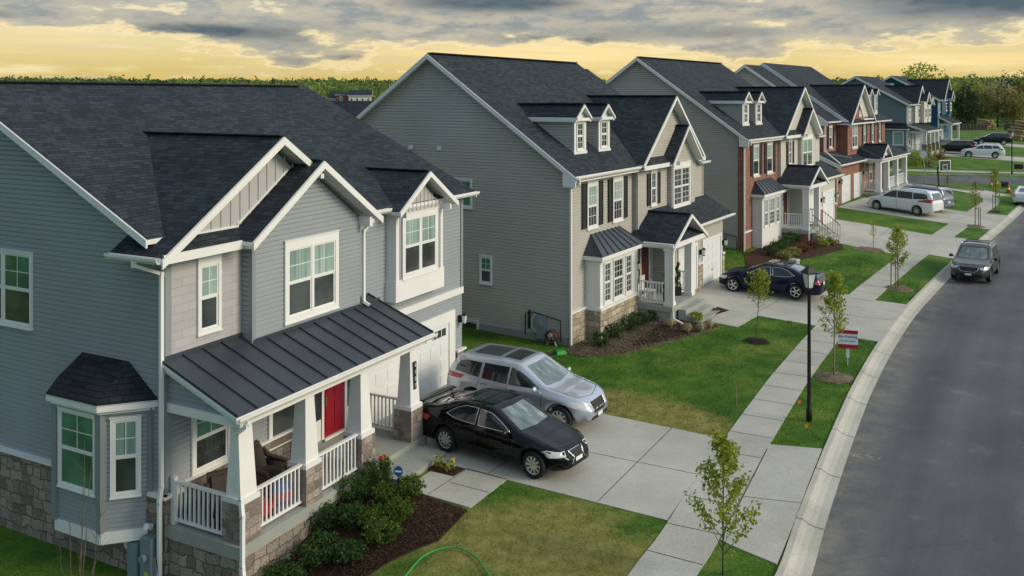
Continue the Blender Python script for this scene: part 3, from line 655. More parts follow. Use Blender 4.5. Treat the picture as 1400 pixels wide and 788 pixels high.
def garage_door(F, par, s0, s1, z0, z1, panes=4, trim=.14, lite=True, trim_l=None):
    d = MB(); fbox(d, F, s0, s1, z0, z1, -.10, .004); rows = 4; h = (z1 - z0) / rows; cols = max(2, round((s1 - s0) / .62))
    for r in range(rows):
        fbox(d, F, s0 + .01, s1 - .01, z0 + h * r + .006, z0 + h * (r + 1) - .006, .004, .014)
        if r < rows - 1 or not lite:
            for c in range(cols):
                w = (s1 - s0) / cols; a = s0 + w * c + .07; fbox(d, F, a, a + w - .14, z0 + h * r + .09, z0 + h * (r + 1) - .09, .014, .024)
    o = d.build('garage_door', 'white_door', par)
    if lite:
        g = MB(); fr = MB()
        for c in range(panes):
            w = (s1 - s0) / panes; a = s0 + w * c + w * .14; b = s0 + w * (c + 1) - w * .14
            for k in range(3):
                p = a + (b - a) * k / 3; q = a + (b - a) * (k + 1) / 3; fbox(g, F, p + .02, q - .02, z1 - h + .14, z1 - .13, .014, .020)
            fbox(fr, F, a - .02, b + .02, z1 - .13, z1 - .10, .014, .030); fbox(fr, F, a - .02, b + .02, z1 - h + .11, z1 - h + .14, .014, .030)
        g.build('pane', 'glass_dark', o)
    t = MB(); fbox(t, F, s0 - (trim_l or trim), s0, z0, z1 + trim, 0, .05); fbox(t, F, s1, s1 + trim, z0, z1 + trim, 0, .05); fbox(t, F, s0, s1, z1, z1 + trim, 0, .05)
    t.build('garage_trim', 'white_trim', par); h = MB(); fbox(h, F, (s0 + s1) / 2 - .07, (s0 + s1) / 2 + .07, z0 + .55, z0 + .58, .024, .06); h.build('handle', 'black_metal', o); return o
def front_door(F, par, s0, s1, z0, z1, mat, side=.0):
    d = MB(); fbox(d, F, s0, s1, z0, z1, -.04, .02); w = s1 - s0
    for a, b, c, e in ((.12, .46, .08, .42), (.54, .88, .08, .42), (.12, .46, .48, .93), (.54, .88, .48, .93)):
        fbox(d, F, s0 + w * a, s0 + w * b, z0 + (z1 - z0) * c, z0 + (z1 - z0) * e, .02, .034)
    o = d.build('front_door', mat, par); h = MB(); fbox(h, F, s0 + .05, s0 + .10, z0 + .85, z0 + 1.15, .034, .07); h.build('handle', 'brass', o)
    t = MB(); k = .09
    for a, b in ((s0 - k, s0), (s1, s1 + k)): fbox(t, F, a, b, z0, z1 + k, 0, .06)
    fbox(t, F, s0, s1, z1, z1 + k, 0, .06); fbox(t, F, s0, s1, z0 - .06, z0, 0, .10)
    if side:
        for a, b in ((s0 - k - side, s0 - k), (s1 + k, s1 + k + side)):
            fbox(t, F, a, b, z0, z0 + .55, 0, .03); fbox(t, F, a - .05, a, z0, z1 + k, 0, .055); fbox(t, F, b, b + .05, z0, z1 + k, 0, .055)
            g = MB(); fbox(g, F, a, b, z0 + .55, z1, .0, .015); g.build('sidelight', 'glass_dark', par)
            fbox(t, F, a, b, z1, z1 + k, 0, .055)
    t.build('door_trim', 'white_trim', par)
def slab(mb, pts, th=.13, m=0, mu=1):
    """roof plane: shingles on top, painted edge and soffit below"""
    mb.marks.append(len(mb.f)); pts = [Vector(p) for p in pts]; n = (pts[1] - pts[0]).cross(pts[2] - pts[0])
    if n.z < 0: pts = pts[::-1]
    q = [p - Vector((0, 0, th)) for p in pts]; mb.poly(pts, m); mb.poly(q[::-1], mu)
    for i in range(len(pts)):
        a, b = pts[i], pts[(i + 1) % len(pts)]; mb.poly([q[i], q[(i + 1) % len(pts)], b - Vector((0, 0, .022)), a - Vector((0, 0, .022))], mu); mb.poly([a - Vector((0, 0, .022)), b - Vector((0, 0, .022)), b, a], m)
def rake(mb, p, q, h=.19, t=.045, m=0, drop=.03):
    """fascia board hung under a sloping roof edge"""
    mb.marks.append(len(mb.f))
    p, q = Vector(p) - Vector((0, 0, drop)), Vector(q) - Vector((0, 0, drop)); d = (q - p); s = Vector((d.y, -d.x, 0)); s = s.normalized() * t / 2 if s.length > 1e-6 else Vector((t / 2, 0, 0))
    A = [p + s, p - s, p - s - Vector((0, 0, h)), p + s - Vector((0, 0, h))]; B = [x + d for x in A]
    mb.poly(A, m); mb.poly(B[::-1], m)
    for i in range(4): mb.poly([A[i], B[i], B[(i + 1) % 4], A[(i + 1) % 4]], m)
def gutter(par, p, q, name='gutter', mat='white_trim'):
    """K-profile trough along an eave (outer side is to the right of p->q seen from above)"""
    p, q = Vector(p), Vector(q); d = (q - p).normalized(); n = Vector((d.y, -d.x, 0)); mb = MB()
    prof = [(0, .0), (0, -.12), (.07, -.12), (.115, -.06), (.12, 0), (.105, 0), (.10, -.05), (.065, -.10), (.015, -.10), (.015, 0)]
    A = [p + n * a + Vector((0, 0, b)) for a, b in prof]; B = [q + n * a + Vector((0, 0, b)) for a, b in prof]; k = len(prof)
    for i in range(k): mb.poly([A[i], A[(i + 1) % k], B[(i + 1) % k], B[i]])
    mb.poly(A[::-1]); mb.poly(B); return mb.build(name, mat, par)
def downspout(par, pts, w=.085): 
    mb = MB()
    for a, b in zip(pts, pts[1:]): mb.bar(a, b, w, w * .8, up=(0, 1, 0) if abs((Vector(b) - Vector(a)).normalized().z) > .9 else (0, 0, 1))
    for p in pts[1:-1]: mb.box(p[0] - w / 2, p[0] + w / 2, p[1] - w / 2, p[1] + w / 2, p[2] - w / 2, p[2] + w / 2)
    return mb.build('downspout', 'white_trim', par)
def gable_roof(par, apex, half, slope, y0, y1, over=.0, th=.12, left_end=None, right_end=None, mats=('shingle', 'white_trim'), rk=True, name='gable_roof', rk_h=.19):
    """gable running back from y0 (front edge) to y1; apex=(x,z)"""
    ax, az = apex; l = left_end if left_end is not None else half; r = right_end if right_end is not None else half; mb = MB()
    slab(mb, [(ax - l, y0, az - slope * l), (ax, y0, az), (ax, y1, az), (ax - l, y1, az - slope * l)], th); slab(mb, [(ax, y0, az), (ax + r, y0, az - slope * r), (ax + r, y1, az - slope * r), (ax, y1, az)], th)
    mb.bar((ax, y0 + .01, az + .012), (ax, y1, az + .012), .26, .03)
    o = mb.build(name, list(mats), par)
    if rk:
        t = MB(); rake(t, (ax - l, y0 - .024, az - slope * l), (ax, y0 - .024, az), rk_h); rake(t, (ax, y0 - .024, az), (ax + r, y0 - .024, az - slope * r), rk_h); t.build('fascia', mats[1], o)
    return o
def railing(par, p, q, z0, h=.92, step=.125, mat='white_trim', low=.10, posts=()):
    p, q = Vector((*p, 0)), Vector((*q, 0)); L = (q - p).length; mb = MB()
    mb.bar((p.x, p.y, z0 + h), (q.x, q.y, z0 + h), .085, .05); mb.bar((p.x, p.y, z0 + low), (q.x, q.y, z0 + low), .06, .05)
    n = int(L / step)
    for i in range(n): c = p + (q - p) * (i + .5) / n; mb.box(c.x - .019, c.x + .019, c.y - .019, c.y + .019, z0 + low, z0 + h - .02)
    for c in posts: mb.box(c[0] - .055, c[0] + .055, c[1] - .055, c[1] + .055, z0, z0 + h + .1)
    return mb.build('railing', mat, par)
def lantern(par, p, out, mat='black_metal'):
    mb = MB(); x, y, z = p; ox, oy = out
    mb.box(x - .05, x + .05, y - .05, y + .05, z - .10, z + .14); mb.bar((x, y, z + .1), (x + ox * .16, y + oy * .16, z + .20), .03, .03)
    mb.taper((x + ox * .16, y + oy * .16), z + .16, z + .24, .18, .05); mb.taper((x + ox * .16, y + oy * .16), z - .14, z - .10, .08, .12)
    o = mb.build('wall_lantern', mat, par); g = MB(); g.taper((x + ox * .16, y + oy * .16), z - .10, z + .16, .09, .13); g.build('lamp_glass', 'lamp_glass', o); return o
SPLIT = {'wainscot', 'corner_board', 'fascia', 'band_trim', 'bracket', 'lintel', 'stone_cap', 'stone_base', 'eave_fascia', 'dormer_fascia', 'pipe', 'porch_beam', 'bay_trim', 'roof_fascia', 'rail_panel', 'gable_trim', 'gable_return_wall', 'pent_roof', 'garage_wall', 'side_wall', 'gable_wall'}
def add(par, name, mat, fn, smooth=False, split=False):
    mb = MB(); fn(mb)
    if (split or name in SPLIT) and len(mb.marks) > 1:
        cut = sorted(set(mb.marks)) + [len(mb.f)]; last = None
        for a, b in zip(cut, cut[1:]):
            if b <= a: continue
            q = MB(); lo = min(min(f) for f in mb.f[a:b]); hi = max(max(f) for f in mb.f[a:b]); q.v = mb.v[lo:hi + 1]; q.f = [tuple(i - lo for i in f) for f in mb.f[a:b]]; q.mi = mb.mi[a:b]; last = q.build(name, mat, par, smooth)
        return last
    return mb.build(name, mat, par, smooth)
def frame_root(name, label, O, z0, ang, cat='house'): return thing(name, label, cat, (O[0], O[1], z0), R(90 - ang))

# ------------------------------------------------------------------ house with the red door
def house_red_door():
    h = frame_root('house', 'gray sided house with a red front door and standing seam porch roof', O1, 0, 27.6)
    W = 12.42; sd_ = 'siding_gray'; EV, SL = 6.25, .4865; zr = lambda v: EV + SL * (v + .35); RV = 7.05; D = 14.1
    FL, FR = left(-W), right(0); F0 = front(0)
    add(h, 'side_wall', sd_, lambda m: lap(m, FL, [(0, .93), (D, .93), (D, zr(-.35)), (RV, zr(RV) - .13), (0, 6.3)]))
    add(h, 'end_wall', sd_, lambda m: lap(m, FR, [(0, -.1), (D, -.1), (D, zr(-.35)), (RV, zr(RV) - .13), (0, 6.3)], course=.23))
    def sb(m): flat(m, FL, rect(-.0, D, -1.6, .90), 0, .075, .07); flat(m, F0, rect(-W - .07, -12.05, -1.6, .90), 0, .07, .06)
    add(h, 'stone_base', 'stone', sb)
    add(h, 'stone_cap', 'white_trim', lambda m: (fbox(m, FL, 3.36, D, .88, .95, 0, .13), fbox(m, FL, -.12, .42, .86, .93, 0, .13), fbox(m, F0, -W - .1, -11.98, .86, .93, 0, .13)))
    # front walls
    add(h, 'shake_wall', 'shake', lambda m: flat(m, F0, rect(-W + .14, -10.2, 3.6, 6.28), 0, .02, .05))
    add(h, 'porch_wall', sd_, lambda m: lap(m, F0, rect(-W, -5.72, .28, 3.75)))
    add(h, 'garage_wall', sd_, lambda m: (lap(m, F0, rect(-.45, 0, -.1, 2.83)), lap(m, F0, rect(-5.72, -.45, 2.0, 2.83)), lap(m, F0, rect(-6.06, 0, 3.05, 6.28))))
    add(h, 'wainscot', 'stone', lambda m: (flat(m, F0, rect(-11.98, -7.75, .28, 1.0), 0, .055, .05), flat(m, F0, rect(-.42, .06, -.1, .93), 0, .07, .07), flat(m, FR, rect(-.07, 1.2, -.1, .93), 0, .06, .05)))
    add(h, 'band_trim', 'white_trim', lambda m: (fbox(m, F0, -5.3, .02, 2.83, 3.05, 0, .055), fbox(m, F0, -.45, .1, .93, 1.0, 0, .12), fbox(m, F0, -11.95, -7.75, 1.0, 1.06, 0, .09)))
    Fb = front(-.35)
    add(h, 'gable_wall', sd_, lambda m: lap(m, Fb, [(-10.2, 3.45), (-6.06, 3.45), (-6.06, 6.1), (-8.13, 7.55), (-10.2, 6.1)]))
    add(h, 'gable_return_wall', sd_, lambda m: (lap(m, Face((-10.2, 0), (0, 1), (-1, 0)), rect(-.35, 0, 3.4, 6.2)), lap(m, Face((-6.06, 0), (0, 1), (1, 0)), rect(-.35, 0, 3.4, 6.2))))
    add(h, 'corner_board', 'corner_dark', lambda m: (m.box(-W - .03, -W + .14, -.03, .14, 1.0, 6.15), m.box(-10.235, -10.12, -.385, -.27, 3.5, 6.1), m.box(-.1, .03, -.03, .1, 3.05, 6.2)))
    # main roof
    def mr(m):
        x0, x1 = -W - .38, .35
        slab(m, [(-6.0, -.35, EV), (x1, -.35, EV), (x1, RV, zr(RV)), (-6.0, RV, zr(RV))]); slab(m, [(x0, .10, zr(.10)), (-6.0, .10, zr(.10)), (-6.0, RV, zr(RV)), (x0, RV, zr(RV))])
        slab(m, [(x0, RV, zr(RV)), (x1, RV, zr(RV)), (x1, 14.45, EV), (x0, 14.45, EV)]); m.bar((x0, RV, zr(RV) + .02), (x1 - .5, RV, zr(RV) + .02), .28, .05)
    r = add(h, 'roof', ['shingle', 'white_trim'], mr)
    add(r, 'fascia', 'white_trim', lambda m: (rake(m, (-W - .40, .10, zr(.10)), (-W - .40, RV, zr(RV)), .17), rake(m, (-W - .40, RV, zr(RV)), (-W - .40, 14.45, EV), .17), rake(m, (.37, -.35, EV), (.37, RV, zr(RV)), .17)))
    # big board-and-batten gable
    zg = lambda x: 8.52 - .657 * abs(x + 9.25)
    def bg(m):
        slab(m, [(x, y, zg(x)) for x, y in ((-12.93, -.46), (-9.25, -.46), (-9.25, 5.2), (-12.3, 1.15), (-12.93, 1.15))]); slab(m, [(x, y, zg(x)) for x, y in ((-9.25, -.46), (-5.95, -.46), (-5.95, 5.2), (-9.25, 5.2))]); m.bar((-9.25, -.45, 8.532), (-9.25, 5.2, 8.532), .26, .03)
    o = add(h, 'gable_roof', ['shingle', 'white_trim'], bg)
    add(o, 'fascia', 'white_trim', lambda m: (rake(m, (-12.93, -.484, zg(-12.93)), (-9.25, -.484, 8.52)), rake(m, (-9.25, -.484, 8.52), (-8.1, -.484, zg(-8.1)))), split=True)
    Fg = front(.02)
    def bb(m):
        flat(m, Fg, [(-12.3, 6.32), (-6.6, 6.32), (-9.25, 8.30)], 0, 0, .05)
        x = -12.0
        while x < -7.2:
            zt = 8.32 - .657 * abs(x + 9.25); fbox(m, Fg, x - .022, x + .022, 6.32, zt, 0, .022); x += .30
    add(h, 'batten_gable', 'batten_gray', bb)
    add(h, 'batten_gable_trim', 'white_trim', lambda m: (fbox(m, Fg, -12.25, -10.3, 6.40, 6.45, 0, .05), rake(m, (-10.32, -.0, 6.50), (-8.6, -.0, 7.66), .06, .05, drop=0)))
    add(h, 'pent_roof', ['shingle', 'white_trim'], lambda m: slab(m, [(-12.76, -.40, 6.17), (-10.3, -.40, 6.17), (-10.3, .03, 6.42), (-12.0, .03, 6.42)], .08))
    add(h, 'eave_fascia', 'white_trim', lambda m: (m.box(-12.86, -10.52, -.47, -.43, 5.97, 6.17), m.box(-10.56, -10.52, -.75, -.43, 5.97, 6.17), m.box(-12.86, -10.52, -.43, 0, 5.97, 6.0)))
    # front gable over the big window
    gable_roof(h, (-8.13, 7.87), 2.5, .68, -.78, 3.2)
    add(h, 'bracket', 'white_trim', lambda m: (m.box(-6.12, -5.98, -.72, -.34, 5.92, 6.18), m.box(-8.19, -8.07, -.74, -.34, 7.40, 7.52)))
    window(Fb, h, -9.12, -7.05, 3.88, 5.90, 2, trim=.14, head=.08)
    window(front(-.022), h, -11.57, -10.88, 4.15, 5.89, 1, trim=.085, head=.14)
    # bay box
    Fx = front(-.36)
    add(h, 'window_box', 'white_trim', lambda m: (m.box(-4.36, -4.22, -.36, 0, 3.42, 6.12), m.box(-1.92, -1.78, -.36, 0, 3.42, 6.12), m.box(-4.40, -1.74, -.38, 0, 3.42, 4.05)))
    def bt(m):
        flat(m, Fx, [(-4.22, 4.05), (-1.92, 4.05), (-1.92, 6.05), (-3.07, 6.95), (-4.22, 6.05)], 0, -.02, .04); x = -4.12
        while x < -1.95: fbox(m, Fx, x - .018, x + .018, 4.05, 6.85 - .6 * abs(x + 3.07), -.02, -.002); x += .215
    add(h, 'batten_panel', 'batten_gray', bt)
    window(Fx, h, -4.06, -2.12, 4.05, 5.98, 2, trim=.12, head=.05, out=.0)
    gable_roof(h, (-3.03, 7.22), 1.62, .66, -.68, 2.0, rk_h=.16)
    add(h, 'bracket', 'white_trim', lambda m: (m.box(-4.32, -4.24, -.70, -.36, 5.92, 6.08), m.box(-1.90, -1.82, -.70, -.36, 5.92, 6.08)))
    # gutters and pipes
    gutter(h, (-5.62, -.36, EV), (-4.72, -.36, EV)); gutter(h, (-1.42, -.36, EV), (.38, -.36, EV)); gutter(h, (-12.93, 1.15, 6.12), (-12.93, -.44, 6.12))
    downspout(h, [(-12.98, .30, 6.02), (-12.98, .30, 5.92), (-12.55, -.03, 5.70), (-12.55, -.03, 1.15), (-12.62, -.05, .85), (-12.62, -.05, -1.25)])
    downspout(h, [(-5.60, -.42, 6.15), (-5.60, -.42, 5.98), (-5.97, -.40, 5.75), (-5.97, -.40, 3.80), (-5.90, -.55, 3.70)])
    # porch roof
    def pr(m):
        a, b = (-12.56, -5.22)
        slab(m, [(a, -2.22, 3.0), (b, -2.22, 3.0), (b, .0, 3.83), (a, .0, 3.83)], .10); x = a + .02
        while x < b + .02: m.bar((x, -2.22, 3.018), (x, 0, 3.848), .028, .042); x += .56
        m.box(a, -10.2, -.05, .03, 3.80, 3.90); m.box(-10.2, b, -.40, -.34, 3.66, 3.76)
    add(h, 'porch_roof', ['metal_roof', 'white_trim'], pr)
    gutter(h, (-12.60, -2.22, 2.99), (-5.20, -2.22, 2.99))
    add(h, 'porch_beam', 'white_trim', lambda m: (m.box(-12.38, -5.45, -2.10, -1.92, 2.70, 2.89), m.box(-12.40, -12.22, -1.92, 0, 2.70, 2.89), m.box(-5.62, -5.46, -1.92, 0, 2.70, 2.89), rake(m, (-12.46, -2.22, 3.0), (-12.46, .0, 3.83), .20), rake(m, (-5.25, -2.22, 3.0), (-5.25, .0, 3.83), .18)))
    add(h, 'porch_gable', sd_, lambda m: lap(m, left(-12.36), [(-1.95, 2.89), (0, 2.89), (0, 3.66), (-1.9, 2.93)]))
    add(h, 'porch_ceiling', 'white_trim', lambda m: m.box(-12.3, -5.5, -1.95, -.0, 2.885, 2.905))
    add(h, 'porch_floor', 'porch_concrete', lambda m: (m.box(-12.44, -5.46, -2.16, -.0, .02, .28), m.box(-8.0, -6.0, -3.08, -2.16, -.1, .15)))
    add(h, 'porch_foundation', 'stone', lambda m: m.box(-12.40, -5.55, -2.10, -.1, -1.6, .02))
    for u in (-12.08, -10.11, -8.08, -5.93):
        p = add(h, 'porch_column', 'white_trim', lambda m: (m.taper((u, -1.86), 1.20, 2.72, .44, .29, .44, .29), m.box(u - .27, u + .27, -2.13, -1.59, 1.10, 1.21)))
        add(p, 'stone_pier', 'stone_block', lambda m: m.box(u - .275, u + .275, -2.14, -1.58, .28, 1.10))
    for i, ch in enumerate('6107'):
        pass
    pl = add(h, 'house_number', 'black_metal', lambda m: m.box(-5.985, -5.875, -2.085, -2.055, 1.62, 2.36))
    for i, ch in enumerate('6107'):
        text_mesh(ch, .15, Matrix.Translation((-5.93, -2.089, 2.27 - .185 * i)) @ Matrix.Rotation(R(90), 4, 'X'), 'sign_white', 'digit', pl)
    railing(h, (-11.80, -1.98), (-10.39, -1.98), .28); railing(h, (-9.83, -1.98), (-8.36, -1.98), .28); railing(h, (-12.28, -1.58), (-12.28, -.12), .28, posts=[(-12.28, -.12)]); railing(h, (-5.76, -1.56), (-5.76, -.06), .28)
    downspout(h, [(-12.35, -2.30, 2.88), (-12.40, -2.30, 2.78), (-12.42, -2.12, 2.62), (-12.42, -2.18, 1.25), (-12.44, -2.24, .95), (-12.44, -2.24, -.1), (-12.46, -2.30, -.35), (-12.46, -2.30, -1.1)])
    # doors and ground-floor windows
    front_door(F0, h, -7.24, -6.36, .36, 2.48, 'door_red', side=.30)
    window(F0, h, -11.72, -10.55, 1.02, 2.62, 1, trim=.11, top='glass_green', bot='glass_dark'); window(F0, h, -9.30, -8.12, .80, 2.55, 1, trim=.11, top='glass_dark', grid=None)
    garage_door(F0, h, -5.55, -.87, .0, 2.03, 4, trim=.36, trim_l=.16)
    add(h, 'garage_sill', 'porch_concrete', lambda m: m.box(-5.5, -.5, -.42, 0, -.1, .035))
    lantern(h, (-.20, -.05, 1.98), (0, -1))
    # side window and corner bay
    window(FL, h, 4.45, 6.70, 3.94, 5.75, 2, trim=.075, top='glass_green')
    ub = -W - .70; B = [(-W, .43), (ub, 1.15), (ub, 2.62), (-W, 3.34)]
    def face(a, b): 
        L = math.hypot(b[0] - a[0], b[1] - a[1]); S = ((b[0] - a[0]) / L, (b[1] - a[1]) / L); return Face(a, S, (-S[1], S[0])), L
    bay = MB(); sk = MB(); co = MB()
    for a, b in zip(B, B[1:]):
        F, L = face(a, b); lap(bay, F, rect(0, L, .13, 2.80), .10); fbox_poly = lambda o0, o1, z0, z1, mb: mb.prism([F.P(-.0, z0, o1), F.P(L, z0, o1), F.P(L, z1, o1), F.P(0, z1, o1)], tuple(-(o1 - o0) * n for n in F.N) + (0,))
        fbox_poly(-.03, .035, -.10, .15, sk)
    for p in B: co.box(p[0] - .07, p[0] + .07, p[1] - .07, p[1] + .07, .15, 2.80)
    bw = bay.build('bay', sd_, h); sk.build('skirt_trim', 'white_trim', bw); co.build('corner_board', 'corner_dark', bw)
    add(bw, 'bay_floor', 'white_trim', lambda m: m.prism([(*p, -.09) for p in B], (0, 0, .05)))
    def rot_window(a, b, m0, m1, z0, z1, **k):
        """window on a canted face: built flat, then turned into place"""
        F, L = face(a, b); w = window(front(0), bw if False else h, m0, m1, z0, z1, **k)
        ang = math.atan2(F.S[1], F.S[0]); M = Matrix.Translation((a[0], a[1], 0)) @ Matrix.Rotation(ang, 4, 'Z') @ Matrix.Diagonal((1, -1, 1, 1))
        for o in [w] + list(w.children): o.data.transform(M)
        return w
    rot_window(B[1], B[2], .14, 1.36, .92, 2.64, trim=.055, top='glass_green', bot='glass_green'); rot_window(B[0], B[1], .20, .82, .88, 2.58, trim=.07)
    def br(m):
        e = [(-W, .22), (ub - .18, 1.05), (ub - .18, 2.72), (-W, 3.55)]; A, Bk = (-W - .02, 1.12, 3.64), (-W - .02, 2.66, 3.64); z = 2.95
        for q in ([(*e[1], z), (*e[2], z), Bk, A], [(*e[0], z), (*e[1], z), A], [(*e[2], z), (*e[3], z), Bk]): slab(m, q, .05)
        m.prism([(*p, 2.78) for p in e], (0, 0, .14), 1)
    add(h, 'bay_roof', ['shingle_dark', 'white_trim'], br)
    add(h, 'cornice', 'white_trim', lambda m: m.prism([(-W, .32), (ub - .09, 1.10), (ub - .09, 2.67), (-W, 3.45)] and [(-W, .32, 2.70), (ub - .09, 1.10, 2.70), (ub - .09, 2.67, 2.70), (-W, 3.45, 2.70)], (0, 0, .09)))
    add(h, 'meter_box', 'meter_gray', lambda m: (m.box(-W - .30, -W - .09, .10, .42, -1.1, .05), m.box(-W - .24, -W - .09, -.02, .12, -.85, -.35), m.box(-W - .28, -W - .10, .55, .85, -1.2, -.15), m.tube([(-W - .33, .26, -.35), (-W - .42, .26, -.35)], .09, 12), m.tube([(-W - .15, .05, -.2), (-W - .15, .02, .55), (-W - .2, -.03, .75)], .025, 6)))
    add(h, 'warning_label', 'petal_yellow', lambda m: m.box(-W - .312, -W - .302, .20, .28, -.75, -.66))
    add(h, 'pipe', 'black_metal', lambda m: (m.tube([(-W - .16, .0, -.9), (-W - .2, .03, -.3), (-W - .13, .12, .2), (-W - .13, .1, .6)], .018, 6), m.tube([(-W - .22, -.1, -.95), (-W - .24, -.02, -.4), (-W - .14, .02, .35)], .015, 6)))
    add(h, 'vent_cap', 'white_trim', lambda m: m.tube([(-W - .08, .95, -.28), (-W - .22, .95, -.28)], .085, 14))
    add(h, 'gas_pipe', 'white_trim', lambda m: m.tube([(-W - .12, .30, .22), (-W - .25, .30, .28)], .07, 12))
    return h
house_red_door()

# ------------------------------------------------------------------ the two-dormer house (twice: buff stone, then brick)
def house_dormers(O, z0, ang, label, front_mat, base_mat, sid, variant):
    h = frame_root('house', label, O, z0, ang); brick = variant == 'brick'; dz = .20 if brick else 0.0
    W, D, RV, RZ = 13.9, 13.0, 6.5, 11.2; SL = .69; zr = lambda v: RZ - SL * abs(v - RV); FL = left(0); F0 = front(0); sd_side = 'siding_tan'
    add(h, 'side_wall', sd_side, lambda m: lap(m, FL, [(0, .28), (D, .28), (D, zr(D) - .13), (RV, RZ - .15), (0, zr(0) - .13)], course=.125))
    add(h, 'end_wall', sid, lambda m: lap(m, right(W), [(-.2, 0), (D, 0), (D, zr(D) - .13), (RV, RZ - .3), (-.2, zr(0) - .2)], course=.25))
    add(h, 'foundation', 'foundation', lambda m: m.box(-.015, W, .05, D, -.9, .28))
    if brick:
        add(h, 'brick_front', 'brick', lambda m: (flat(m, F0, rect(0, 5.77, -.6, 6.42), 0, .05, .1), m.box(-.04, .0, -.05, .30, -.6, 6.3)))
        add(h, 'band_trim', 'white_trim', lambda m: fbox(m, F0, 0, 1.3, 1.12, 1.22, .05, .085))
    else:
        add(h, 'front_wall', sid, lambda m: lap(m, F0, rect(0, 5.77, 1.2, 6.42)))
        add(h, 'stone_base', base_mat, lambda m: (flat(m, F0, rect(-.03, 5.0, -.6, 1.2), 0, .07, .1),))
        add(h, 'stone_cap', 'white_trim', lambda m: fbox(m, F0, -.03, 1.3, 1.18, 1.25, 0, .10))
        add(h, 'corner_board', 'siding_tan', lambda m: m.box(-.03, .09, -.03, .09, 1.25, 6.3))
    # projecting right half
    Fb = front(-.23); Fn = front(-.45)
    add(h, 'gable_wall', sid, lambda m: (lap(m, Fb, [(5.77, 3.0 + dz), (W, 3.0 + dz), (W, 6.4), (13.0, 6.4), (9.33, 9.22), (5.77, 6.45)]), lap(m, Fb, rect(4.7, 7.4, .5, 3.3 + dz)), lap(m, left(5.77), rect(-.23, 0, 3.3, 6.4))))
    if not brick: add(h, 'corner_board', 'siding_tan', lambda m: (m.box(5.74, 5.86, -.26, -.14, 3.3, 6.35), m.box(W - .1, W + .02, -.26, -.1, 3.4, 6.4)))
    add(h, 'nested_gable_wall', sid, lambda m: (lap(m, Fn, [(9.15, 3.6), (12.17, 3.6), (12.17, 6.6), (10.4, 7.75), (9.15, 6.75)]), lap(m, left(9.15), rect(-.45, -.23, 3.6, 6.6)), lap(m, right(12.17), rect(-.45, -.23, 3.6, 6.5))))
    # main roof: a long part and a slightly lower end
    def mr(m):
        for x0, x1, dn in ((-.32, 13.0, 0), (13.0, W + .35, .28)):
            slab(m, [(x0, -.42, zr(-.42) - dn), (x1, -.42, zr(-.42) - dn), (x1, RV, RZ - dn), (x0, RV, RZ - dn)]); slab(m, [(x0, RV, RZ - dn), (x1, RV, RZ - dn), (x1, D + .4, zr(D + .4) - dn), (x0, D + .4, zr(D + .4) - dn)])
        m.bar((-.1, RV, RZ + .02), (12.8, RV, RZ + .02), .3, .05)
    r = add(h, 'roof', ['shingle', 'white_trim'], mr)
    add(r, 'fascia', 'white_trim', lambda m: (rake(m, (-.34, -.42, zr(-.42)), (-.34, RV, RZ), .2), rake(m, (-.34, RV, RZ), (-.34, D + .4, zr(D + .4)), .2), m.prism([(-.35, -.42, 6.36), (-.35, .12, 6.72), (-.35, .12, 6.02), (-.35, -.42, 6.02)], (.05, 0, 0))))
    gutter(h, (-.36, -.43, zr(-.42) + .0), (5.72, -.43, zr(-.42))); gutter(h, (13.05, -.43, zr(-.42) - .28), (W + .36, -.43, zr(-.42) - .28))
    add(h, 'soffit', 'white_trim', lambda m: (m.box(-.3, 5.77, -.42, 0, 6.24, 6.28), m.box(-.34, 5.72, -.42, -.38, 6.20, 6.42)))
    downspout(h, [(-.15, -.50, 6.30), (-.12, -.46, 6.15), (-.08, -.09, 5.95), (-.08, -.09, .05)])
    gable_roof(h, (9.3, 9.45), 3.78, .78, -.62, 4.4, rk_h=.15)
    nr = gable_roof(h, (10.3, 8.06), 1.98, .86, -.84, .4, rk_h=.13, right_end=1.9)
    add(h, 'pent_roof', ['shingle', 'white_trim'], lambda m: (slab(m, [(5.6, -.62, 6.42), (9.1, -.62, 6.42), (9.1, -.20, 6.72), (6.0, -.20, 6.72)], .05), slab(m, [(12.1, -.62, 6.42), (13.0, -.62, 6.42), (12.8, -.2, 6.72), (12.1, -.2, 6.72)], .05)))
    add(h, 'eave_fascia', 'white_trim', lambda m: (m.box(5.55, 9.22, -.68, -.60, 6.24, 6.42), m.box(5.55, 9.22, -.60, -.2, 6.24, 6.27), m.box(12.1, 13.1, -.68, -.60, 6.24, 6.42), m.box(9.18, 9.22, -.84, -.6, 6.24, 6.42)))
    # dormers
    for x0, x1 in ((1.53, 2.55), (3.70, 4.76)):
        yb = .64; c = (x0 + x1) / 2; zt = 8.55
        d = add(h, 'dormer', sd_side, lambda m: (lap(m, Face((x0, 0), (0, 1), (-1, 0)), [(yb, zr(yb) - .1), (2.85, zr(2.85) - .1), (2.85, zt), (yb, zt)]), lap(m, Face((x1, 0), (0, 1), (1, 0)), [(yb, zr(yb) - .1), (2.85, zr(2.85) - .1), (2.85, zt), (yb, zt)])))
        F = front(yb)
        add(d, 'dormer_front', 'white_trim', lambda m: (flat(m, F, [(x0, 6.95), (x1, 6.95), (x1, zt), (c, 9.0), (x0, zt)], 0, 0, .06), m.box(x0 - .05, x1 + .05, yb - .06, yb, 7.02, 7.22), m.box(x0, x0 + .14, yb - .03, yb, 7.2, 8.5), m.box(x1 - .14, x1, yb - .03, yb, 7.2, 8.5)))
        window(F, h, x0 + .20, x1 - .20, 7.25, 8.42, 1, trim=.06, grid=(2, 2), low=True, top='glass_dark')
        g = gable_roof(d, (c, 9.12), (x1 - x0) / 2 + .14, .80, yb - .20, 4.0, rk_h=.10, th=.08)
